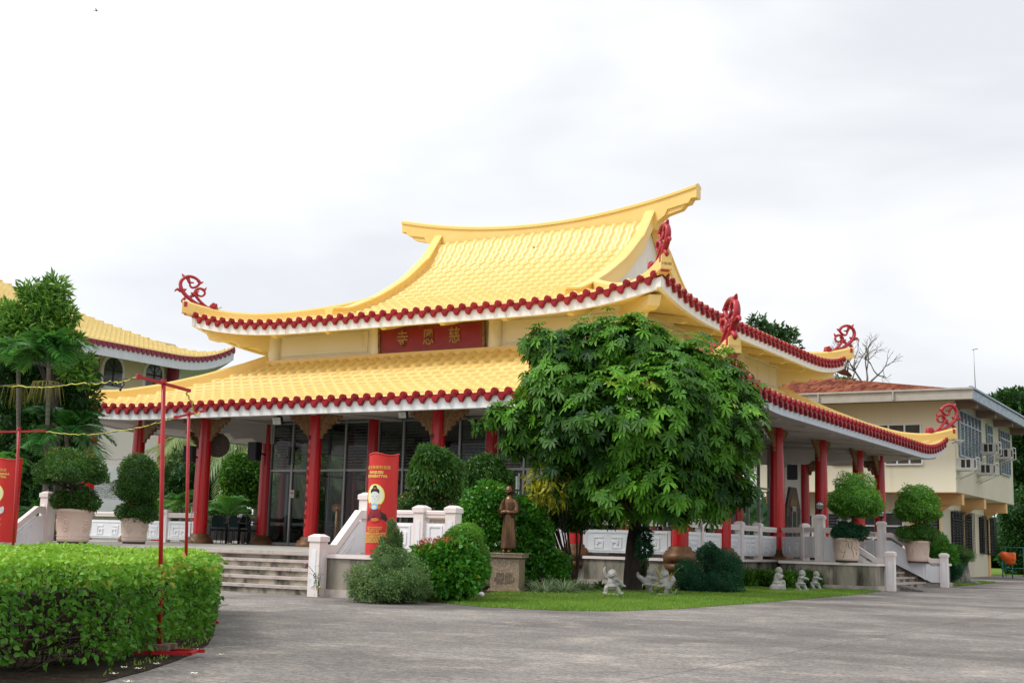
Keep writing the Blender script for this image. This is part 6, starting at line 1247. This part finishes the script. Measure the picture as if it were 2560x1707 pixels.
# roof: low rusty hip with gutter
rz0, rz1 = 7.95, 10.2; ex = 1.9; mb = MB(); A = [(XR-24, YB-1.6, rz0), (XR+1.0, YB-1.6, rz0), (XR+1.0, YB+16, rz0), (XR-24, YB+16, rz0), (XR-20, YB+6.5, rz1), (XR-10.5, YB+6.5, rz1)]
mb.add(A, [(0, 1, 5, 4), (1, 2, 5), (2, 3, 4, 5), (3, 0, 4)]); mb.build('rusty_roof', 'rust_roof', rb)
mb = MB(); mb.prism([(0, 0), (3.2, 0), (2.7, 1.0), (.9, 1.0)], (XR-13.9, YB-.6, 8.26), (1, 0, 0), (0, .96, .27), (0, 0, .02)); mb.build('skylight_sheet', 'panel_white', rb)
mb = MB(); mb.box(XR-24, XR+1.12, YB-1.78, YB-1.6, 7.55, 8.0); mb.box(XR-24, XR+1.16, YB-1.86, YB-1.6, 7.95, 8.03)
for x in np.arange(XR-22, XR+1, 3.3): mb.box(x, x+.06, YB-1.88, YB-1.78, 7.6, 7.96)
mb.build('gutter', 'gutter', rb); mb = MB(); mb.box(XR+.98, XR+1.12, YB-1.6, YB+16, 7.55, 7.95); mb.box(XR+.98, XR+1.2, YB-1.6, YB+16, 7.97, 8.02); mb.box(XR+.95, XR+1.08, YB-1.6, YB+16, 8.06, 8.12); mb.build('side_gutter', 'gutter_blue', rb)
MB().box(XR-23.8, XR+.97, YB-1.6, YB+15.9, 7.70, 7.76).build('roof_soffit', 'brown_beam', rb)
mb = MB()
for y in (YB+.25, YB+4.6, YB+9.0, YB+13.6): MB().box(XR-.1, XR+.9, y, y+.35, 7.38, 7.70).build('roof_beam', 'brown_beam', rb)
mb = MB(); mb.box(XR-22, XR+.0, YB+.0, YB+1.2, 3.70, 3.715)
for y in (YB+1.25, YB+6.3, YB+12.): mb.box(LX-.5, XR-.02, y, y+.5, 3.22, 3.70); mb.prism([(LX+.03, 3.22), (XR-.55, 3.22), (LX+.03, 2.85)], (0, y+.1, 0), (1, 0, 0), (0, 0, 1), (0, .35, 0))
mb.box(LX-.9, LX-.02, YB+.3, YB+1.15, 3.12, 3.70); mb.build('corbel_beam', 'orange_beam', rb)
mb = MB()
for y in (YB+1.18, YB+6.35, YB+12.6): mb.box(LX-.3, LX+.09, y, y+.42, 0, 3.12)
mb.box(LX-1.15, LX-.6, YB+1.1, YB+1.25, 0, 3.7); mb.build('orange_pillar', 'orange_beam', rb)
def window(root, o, u, w_, h_, nv, nh, m='window_dark', grill=0, name='window', split=None, fr='fascia'):
    n_ = V3((u[1], -u[0], 0)); wn = MB().frame(o, u, n_, (0, 0, 1)).box(0, w_, 0, .03, 0, h_).frame().build(name, m, root); mb = MB().frame(o, u, n_, (0, 0, 1))
    for i in range(nv+1): x = w_*i/nv; mb.box(x-.035, x+.035, .03, .09, 0, h_)
    for z in [0, h_]+([split] if split else []): mb.box(0, w_, .03, .10, z-.035, z+.035)
    mb.frame().build('window_frame', fr, wn); mb = MB().frame(o, u, n_, (0, 0, 1)); zz = np.arange(.08, (split or h_)-.05, .13)
    if nh:
        for z in zz: mb.add([(0, .03, z), (w_, .03, z), (w_, .075, z+.06), (0, .075, z+.06)], [(0, 1, 2, 3)])
        mb.frame().build('louvres', 'louvre', wn)
    if grill:
        mb = MB().frame(o, u, n_, (0, 0, 1))
        for i in range(grill+1): x = -.06+(w_+.12)*i/grill; mb.box(x-.014, x+.014, .18, .205, -.1, h_+.1)
        for z in np.linspace(-.05, h_+.05, 14): mb.box(-.06, w_+.06, .19, .20, z-.008, z+.008)
        mb.frame().build('window_grille', 'black_metal', wn)
    return wn
fx = lambda a: at_y(a, 1100, YB)[0]; sy_ = lambda a, y=1150: at_x(a, y, XR)[1]
window(rb, (fx(2183), YB, 5.25), (1, 0, 0), fx(2303)-fx(2183), 1.45, 3, 0, split=.75); window(rb, (fx(2082), YB, 4.95), (1, 0, 0), fx(2165)-fx(2082), .95, 2, 1); window(rb, (fx(2212), YB, 4.93), (1, 0, 0), fx(2305)-fx(2212), .26, 3, 0)
window(rb, (XR+.03, sy_(2396), 5.35), (0, 1, 0), sy_(2449)-sy_(2396), 2.0, 6, 1, split=1.45, fr='gutter_blue'); window(rb, (XR+.03, sy_(2465), 5.25), (0, 1, 0), sy_(2478)-sy_(2465), 2.05, 2, 1, split=1.6, fr='gutter_blue'); window(rb, (XR+.03, sy_(2497), 5.15), (0, 1, 0), sy_(2521)-sy_(2497), 2.2, 4, 1, split=1.8, fr='gutter_blue')
gx = lambda a: at_x(a, 1320, LX)[1]
window(rb, (LX+.03, gx(2376), 1.25), (0, 1, 0), gx(2424)-gx(2376), 1.75, 6, 1, grill=14, split=1.4, fr='black_metal'); window(rb, (LX+.03, gx(2446), 1.2), (0, 1, 0), gx(2455)-gx(2446), 1.75, 2, 1, grill=5, fr='black_metal'); window(rb, (LX+.03, gx(2465), 1.15), (0, 1, 0), gx(2479)-gx(2465), 1.8, 2, 1, grill=6, fr='black_metal')
hx = lambda a: at_y(a, 1280, YB+1.2)[0]
window(rb, (hx(2070), YB+1.2, 1.2), (1, 0, 0), hx(2120)-hx(2070), 1.6, 2, 1); window(rb, (hx(2155), YB+1.2, 1.1), (1, 0, 0), hx(2258)-hx(2155), 1.75, 2, 0, split=1.15); window(rb, (hx(2310), YB+1.2, 1.1), (1, 0, 0), hx(2346)-hx(2310), 1.6, 1, 1, fr='black_metal'); window(rb, (hx(2022), YB+1.2, 1.6), (1, 0, 0), hx(2032)-hx(2022), 1.1, 1, 1)
def air_con(label, px, py, proto=None):
    c = at_x(px, py, XR+.35)
    if proto is None:
        t = thing('air_conditioner', label, 'air conditioner', c, 'window air conditioners on the right building'); npm_local(MB().box(-.35, .42, -.33, .33, -.22, .24), 'casing', 'ac_white', t)
        mb = MB()
        for y in np.linspace(-.28, .02, 3): mb.box(.42, .43, y, y+.12, -.16, .18)
        for x in (-.12, .10): mb.box(x, x+.16, -.34, -.33, -.16, .18)
        npm_local(mb, 'grille', 'ac_dark', t); mb = MB()
        for y in (-.4, .4): mb.box(-.35, .55, y-.02, y+.02, -.28, -.24); mb.tube([(.5, y, -.26), (-.34, y, -.62)], .02, 5); mb.box(.50, .54, y-.02, y+.02, -.28, .3)
        mb.box(.50, .54, -.4, .4, .26, .3); mb.box(.5, .54, -.4, .4, .02, .05); npm_local(mb, 'support_bracket', 'ac_white', t); return t
    return copy_thing(proto, c, label)
ac = air_con('air conditioner below the tall louvred window, nearest the building corner', 2414, 1160); air_con('upper air conditioner with dark grille right of the tall window', 2470, 1121, ac); air_con('highest-right air conditioner overlapping the far window', 2508, 1134, ac); air_con('lower air conditioner beneath the narrow window', 2463, 1173, ac)
c = at_x(2398, 1102, XR+.3); t = thing('wall_lamp', 'round wall lamp on the corner of the cream building', 'lamp', c); npm_local(MB().lathe([(.04, -.15), (.2, .0), (.2, .05)], (0, 0, 0), 14), 'lamp_shade', 'ac_white', t); npm_local(MB().tube([(0, 0, .02), (-.3, 0, -.1)], .025, 6), 'bracket', 'mullion', t)
c = at_d(2440, 998, 62); tag(MB().tube([c-V3((0, 0, .2)), at_d(2437, 940, 62), at_d(2434, 873, 62)], [.025, .02, .012], 6).tube([at_d(2430, 874, 62), at_d(2444, 872, 62)], .02, 5).build('antenna_mast', 'mullion'), 'thin antenna mast above the right building roof', 'antenna')
# dish and its little tower on the rusty roof
c = at_d(2079, 972, 66); t = thing('satellite_dish', 'grey dish on a white lattice stand above the rusty roof', 'satellite dish', c); mb = MB()
for a in range(4): q = a*pi/2+.4; mb.tube([c+V3((.45*cos(q), .45*sin(q), 0)), c+V3((.2*cos(q), .2*sin(q), .85))], .022, 5); q2 = q+pi/2; mb.tube([c+V3((.45*cos(q), .45*sin(q), 0)), c+V3((.2*cos(q2), .2*sin(q2), .85))], .016, 5)
mb.lathe([(.55, 0), (.55, .05)], c, 16); mb.build('lattice_stand', 'white_paint', t); mb = MB(); dn = unit(V3((.5, .2, .8))); du = unit(np.cross(dn, [0, 1, 0])); dv = np.cross(dn, du); c2 = at_d(2088, 928, 66)
Vd = [c2+(du*cos(2*pi*i/20)+dv*sin(2*pi*i/20))*r_+dn*(r_*r_*.35) for r_ in (.05, .45, .85) for i in range(20)]; mb.add(Vd, [(k*20+i, k*20+(i+1) % 20, (k+1)*20+(i+1) % 20, (k+1)*20+i) for k in range(2) for i in range(20)]+[tuple(range(20))], 0, True); mb.tube([c2, c+V3((0, 0, .8))], .05, 6); mb.build('dish', 'brown_beam', t)
# orange tarp and fence at the far right
c = at_d(2521, 1440, 62); c[2] = 0; t = thing('covered_cart', 'bundle under a bright orange tarp at the right edge', 'cart', c); mb = MB(); K = lambda x, z, y=0.: V3(c)+IXh*x+V3((0, 0, z))-FWh*y
mb.sph(K(.02, 1.0), (.34, .25, .24), 16, 10); mb.sph(K(-.2, 1.12), (.20, .22, .16), 12, 8); mb.cbox(K(.05, 1.06), .62, .4, .34); mb.sph(K(.12, .84), (.25, .22, .22), 12, 8); remeshed(mb, 'tarp', 'tarp', t, .05, 2); MB().tube([K(-.25, 1.0), K(-.27, .05)], .03, 6).build('leg', 'fence_green', t); MB().tube([K(.2, .9), K(.2, .0)], .03, 6).build('leg', 'fence_green', t)
fn = thing('fence', 'low green rail fence at the right edge', 'fence', at_d(2530, 1440, 66)*V3((1, 1, 0))); mb = MB()
for z in (.45, 1.5): a = at_d(2505, 1440, 66); b_ = at_d(2640, 1440, 66); a[2] = b_[2] = z; mb.tube([a, b_], .03, 6)
mb.build('rail', 'fence_green', fn); mb = MB()
for x in (2515, 2560, 2610): a = at_d(x, 1440, 66); mb.tube([a*V3((1, 1, 0)), a*V3((1, 1, 0))+V3((0, 0, 1.5))], .025, 6)
mb.build('post', 'fence_green', fn)

# ================================================================ TREES BEYOND
def tree_px(label, L, D, n, lm, leafL, leafW, base, name='tree', cat='tree', drop=.3, kcore=.72, amp=.16, tr=.16, group=None, shell=(.75, 1.08), fill=True):
    lo = px_lobes(L, D); b = at_d(base[0], base[1], D); b[2] = 0; t = thing(name, label, cat, b, group)
    crown('crown', lo, n, leafL, leafW, lm, t, drop=drop, kcore=kcore, amp=amp, ws=1.6, shell=shell, fill=fill); cc = np.mean([l[:3] for l in lo], 0)
    P = curve_pts([b, b*.55+cc*.45+V3((.1, 0, -.1)), cc], 5); trunk('trunk', [P]+[curve_pts([P[7], (P[7]+V3(l[:3]))/2+V3((0, 0, .2)), V3(l[:3])], 3) for l in lo[:8]], [np.linspace(tr, tr*.4, len(P))]+[np.linspace(tr*.35, .015, 7)]*min(8, len(lo)), t, 'trunk'); return t
tree_px('leafy tree whose crown rises against the rear hall roof at the left', [(75, 738, 30, 0, 26), (140, 728, 24, .3, 30), (112, 765, 44, 0, 34), (28, 785, 38, .2, 30), (165, 792, 28, 0, 24), (60, 820, 44), (140, 835, 44), (192, 852, 22, .2, 18), (215, 905, 20), (10, 850, 40), (212, 955, 18), (180, 920, 34), (120, 722, 10, 0, 26)], 36, 5200, 'leaf_left', .23, .07, (150, 1370), name='broadleaf_tree', drop=-.15, amp=.3, shell=(.35, 1.2), kcore=.4)
tree_px('dark mass of the broadleaf tree behind the palms at the left edge', [(30, 880, 60), (100, 900, 70), (170, 930, 60), (30, 970, 60), (110, 990, 70), (190, 1010, 50), (40, 1060, 60), (120, 1080, 70), (60, 1150, 70), (150, 1130, 50), (30, 1230, 60), (120, 1220, 60), (0, 1300, 60), (210, 1075, 30), (90, 1290, 50), (190, 1250, 40)], 37.5, 16000, 'leaf_bg', .2, .07, (60, 1370), name='broadleaf_tree')
def palm(label, base, topz_px, D, nf, L, droop, lm, els, r=.05, lvb=.45, name='palm_tree', ll=.5, lw=.05, skip=None, fruit=0, nl=34, hang=.25, group=None):
    b = at_d(*base, D); b[2] = 0; tp_ = at_d(*topz_px, D); t = thing(name, label, 'palm', b, group); mb = MB(); P = curve_pts([b, b*.5+tp_*.5+V3((.05, .02, 0)), tp_], 10); RR = [r*(1.15-.3*i/20)*(1+.10*(i % 2)) for i in range(len(P))]; mb.tube(P, RR, 9); mb.build('trunk', 'trunk_grey', t)
    parts = []
    for i in range(nf):
        az = 2*pi*i/nf*1.618*1.0+rng.uniform(-.2, .2); el = els[0]+(els[1]-els[0])*rng.uniform()
        parts.append(frond(tp_, az*2.4, el, L*rng.uniform(.8, 1.15), droop*rng.uniform(.8, 1.25)*1.15, nl, ll, lw, np.clip(lvb+rng.normal()*.15, .05, .9), hang))
    npm('fronds', parts, lm, t)
    if fruit:
        mb = MB(); parts = []
        for k in range(fruit):
            az = rng.uniform(0, 2*pi); q = tp_-V3((0, 0, .45))
            for j in range(18):
                a = az+rng.normal()*.6; h = V3((cos(a), sin(a), 0)); l_ = rng.uniform(.35, .6); mb.tube([q, q+h*l_*.6-V3((0, 0, .05)), q+h*l_*.8-V3((0, 0, l_))], [.010, .007, .004], 4)
        o = mb.build('flower_stalks', 'fruit_green', t)
    return t
mat('fruit_green', (.28, .30, .04), .6, (.20, .16, .04), 6.)
palm('slender palm with yellow-green flower stalks, rightmost at the left edge', (104, 1360), (122, 905), 31, 15, 1.5, .62, 'leaf_palm', (.75, 1.5), .055, .5, fruit=3, ll=.62, lw=.07, nl=26, hang=.1)
palm('slender palm with stalks, nearest the left frame edge', (40, 1360), (46, 915), 32, 14, 1.45, .62, 'leaf_palm', (.75, 1.5), .055, .5, fruit=3, ll=.6, lw=.07, nl=26, hang=.1)
palm('low dark palm with broad fronds under the eave at the left', (180, 1360), (165, 1085), 31.5, 13, 1.5, .45, 'leaf_palm', (.1, 1.1), .05, .3, ll=.6, lw=.075, nl=26, hang=.15)
palm('small palm behind the left red banner', (12, 1350), (15, 1160), 30, 10, .8, .45, 'leaf_palm', (.3, 1.2), .03, .7, ll=.35)
palm('low palm clump at the left behind the umbrella tree', (95, 1365), (92, 1290), 31.5, 9, 1.1, .6, 'leaf_palm', (.2, 1.2), .04, .25, ll=.4)
# garden behind the veranda
GD = 62
G = 'garden trees behind the veranda'
tree_px('dark spreading tree behind the left veranda', [(420, 1220, 45), (470, 1190, 50), (520, 1160, 48), (560, 1200, 50), (440, 1250, 50), (500, 1250, 60), (395, 1260, 30)], GD, 5000, 'leaf_bg', .3, .1, (480, 1340), group=G, tr=.2)
tree_px('bright clipped tree behind the veranda chairs', [(605, 1185, 42, 0, 50), (625, 1220, 42, 0, 46), (590, 1235, 32), (640, 1180, 30, 0, 44), (605, 1155, 24), (585, 1205, 26)], 55, 7500, 'leaf_mid', .16, .08, (615, 1340), group=G, tr=.14)
tree_px('green shrub mass behind the veranda balustrade', [(400, 1290, 32), (440, 1300, 34), (480, 1300, 34), (520, 1295, 34), (560, 1300, 34), (600, 1300, 30), (385, 1270, 24)], 58, 6500, 'leaf_mid', .2, .09, (470, 1350), name='shrub', cat='bush', group=G, tr=.08)
tree_px('hedge-like shrubs seen through the glass hall', [(700+i*38, 1268+6*sin(i), 38, 0, 46) for i in range(9)], 68, 7000, 'leaf_bright', .22, .1, (840, 1350), name='shrub', cat='bush', group=G, tr=.08)
tree_px('dark trees seen through the glass hall', [(680+i*55, 1175+14*sin(i*2), 52) for i in range(9)], 76, 7000, 'leaf_bg', .35, .13, (860, 1350), group=G, tr=.2)
PG = 'palms in the garden behind the veranda'
palm('coconut palm in the gap left of the front column', (470, 1340), (478, 1118), 66, 15, 3.2, .85, 'leaf_palm_pale', (.2, 1.3), .14, .5, ll=1.1, lw=.07, nl=40, hang=.7, group=PG)
palm('coconut palm with drooping fronds above the chairs', (640, 1340), (640, 1098), 60, 17, 3.2, .9, 'leaf_palm_pale', (.1, 1.2), .14, .45, ll=1.15, lw=.07, nl=40, hang=.75, group=PG)
palm('coconut palm seen through the left glass bay', (745, 1340), (760, 1125), 66, 15, 3.0, .85, 'leaf_palm_pale', (.2, 1.2), .14, .55, ll=1.1, lw=.07, nl=36, hang=.7, group=PG)
palm('coconut palm seen through the second glass bay', (860, 1340), (850, 1130), 70, 15, 3.2, .85, 'leaf_palm_pale', (.2, 1.2), .14, .55, ll=1.1, lw=.07, nl=36, hang=.7, group=PG)
palm('short cycad-like palm behind the veranda rail', (570, 1340), (572, 1290), 52, 13, 1.8, .45, 'leaf_palm', (.4, 1.35), .12, .7, ll=.45, group=PG)
palm('short palm between pole and column behind the rail', (455, 1345), (452, 1270), 52, 11, 1.5, .5, 'leaf_palm', (.3, 1.2), .10, .55, ll=.5, group=PG)
# behind the temple on the right
BG = 'trees far behind the buildings'
tree_px('sparse dark treetop above the right upper eave', [(1895, 810, 20), (1925, 830, 30, 0, 22), (1950, 850, 28), (1975, 835, 18), (1880, 800, 10), (1960, 880, 40), (1930, 900, 50)], 82, 1900, 'leaf_bg', .36, .14, (1940, 1350), group=BG, kcore=.5, shell=(.4, 1.15), tr=.2)
tree_px('dark tree behind the right end of the temple roof', [(1985, 955, 24), (2020, 962, 22), (2045, 965, 22), (1965, 980, 34), (2010, 1000, 40)], 84, 3000, 'leaf_bg', .36, .14, (2000, 1350), group=BG)
tree_px('bright green treetop behind the rusty roof', [(2070, 968, 15), (2095, 962, 17), (2120, 965, 16), (2145, 972, 12), (2100, 985, 25)], 84, 1800, 'leaf_mid', .4, .16, (2100, 1350), group=BG)
tree_px('dark tree standing right behind the cream building, upper crown', [(2500, 1020, 34), (2540, 1010, 40), (2560, 1060, 50), (2520, 1090, 40), (2580, 1100, 60), (2545, 1150, 45), (2590, 1180, 60), (2550, 1210, 40), (2600, 1040, 50), (2620, 1120, 60)], 84, 11000, 'leaf_bg', .34, .15, (2560, 1400), group=BG, tr=.25)
tree_px('leafy bush mass low at the right edge', [(2545, 1280, 44), (2580, 1300, 60), (2540, 1340, 40), (2570, 1390, 50), (2530, 1400, 34), (2610, 1260, 60), (2600, 1360, 60), (2525, 1310, 24)], 76, 9000, 'leaf_bg', .22, .10, (2560, 1430), group=BG, tr=.12)
# bare tree
b = at_d(2165, 1000, 80); b[2] = 0; t = thing('bare_tree', 'leafless grey tree above the rusty roof', 'tree', b); mb = MB(); random.seed(12)
def grow(p, d, l, r, k):
    q = p+d*l; mb.tube([p, (p+q)/2+rng.normal(size=3)*l*.05, q], [r, r*.85, r*.7], 5)
    if k == 0: return
    for _ in range(3 if k > 2 else 2): grow(q, unit(d+rng.normal(size=3)*.48+V3((0, 0, .12))), l*rng.uniform(.62, .86), r*.62, k-1)
tb2 = at_d(2133, 985, 80); grow(tb2-V3((0, 0, 1)), V3((0, 0, 1)), 1.4, .09, 5); tb3 = at_d(2160, 985, 81); grow(tb3-V3((0, 0, 1)), unit(V3((.1, .0, 1))), 1.5, .12, 5)
mb.tube([b, tb2-V3((0, 0, 1))], .14, 7); mb.tube([b, tb3-V3((0, 0, 1))], .16, 7); mb.build('branches', 'trunk_grey', t)
# distant tree line closing the horizon (behind everything, seen only through gaps)
P = []; 
lo = [(-95+i*9., 118+8*sin(i*1.7), 2.2, 6.5, 5, 3.4+1.2*sin(i*2.3)) for i in range(16)]+[(12+i*9., 120+9*sin(i), 2.2, 6.5, 5, 4.5+1.3*sin(i*2.1)) for i in range(10)]
Pp, Np = lobes_pts(lo, 15000, (.8, 1.06), .1, .6); V1, F1, L1, _ = merge([leaf_arr(Pp, Np+rdir(len(Pp)), .8, .4, rng.uniform(0, .9, len(Pp))), core(lo, .85)])
tag(npmesh('distant_trees', V1, F1, 'leaf_bg', None, L1), 'far dark tree line beyond the compound', 'woods', kind='stuff')
for o in bpy.data.objects:
    if '_loc' in o.keys(): del o['_loc']
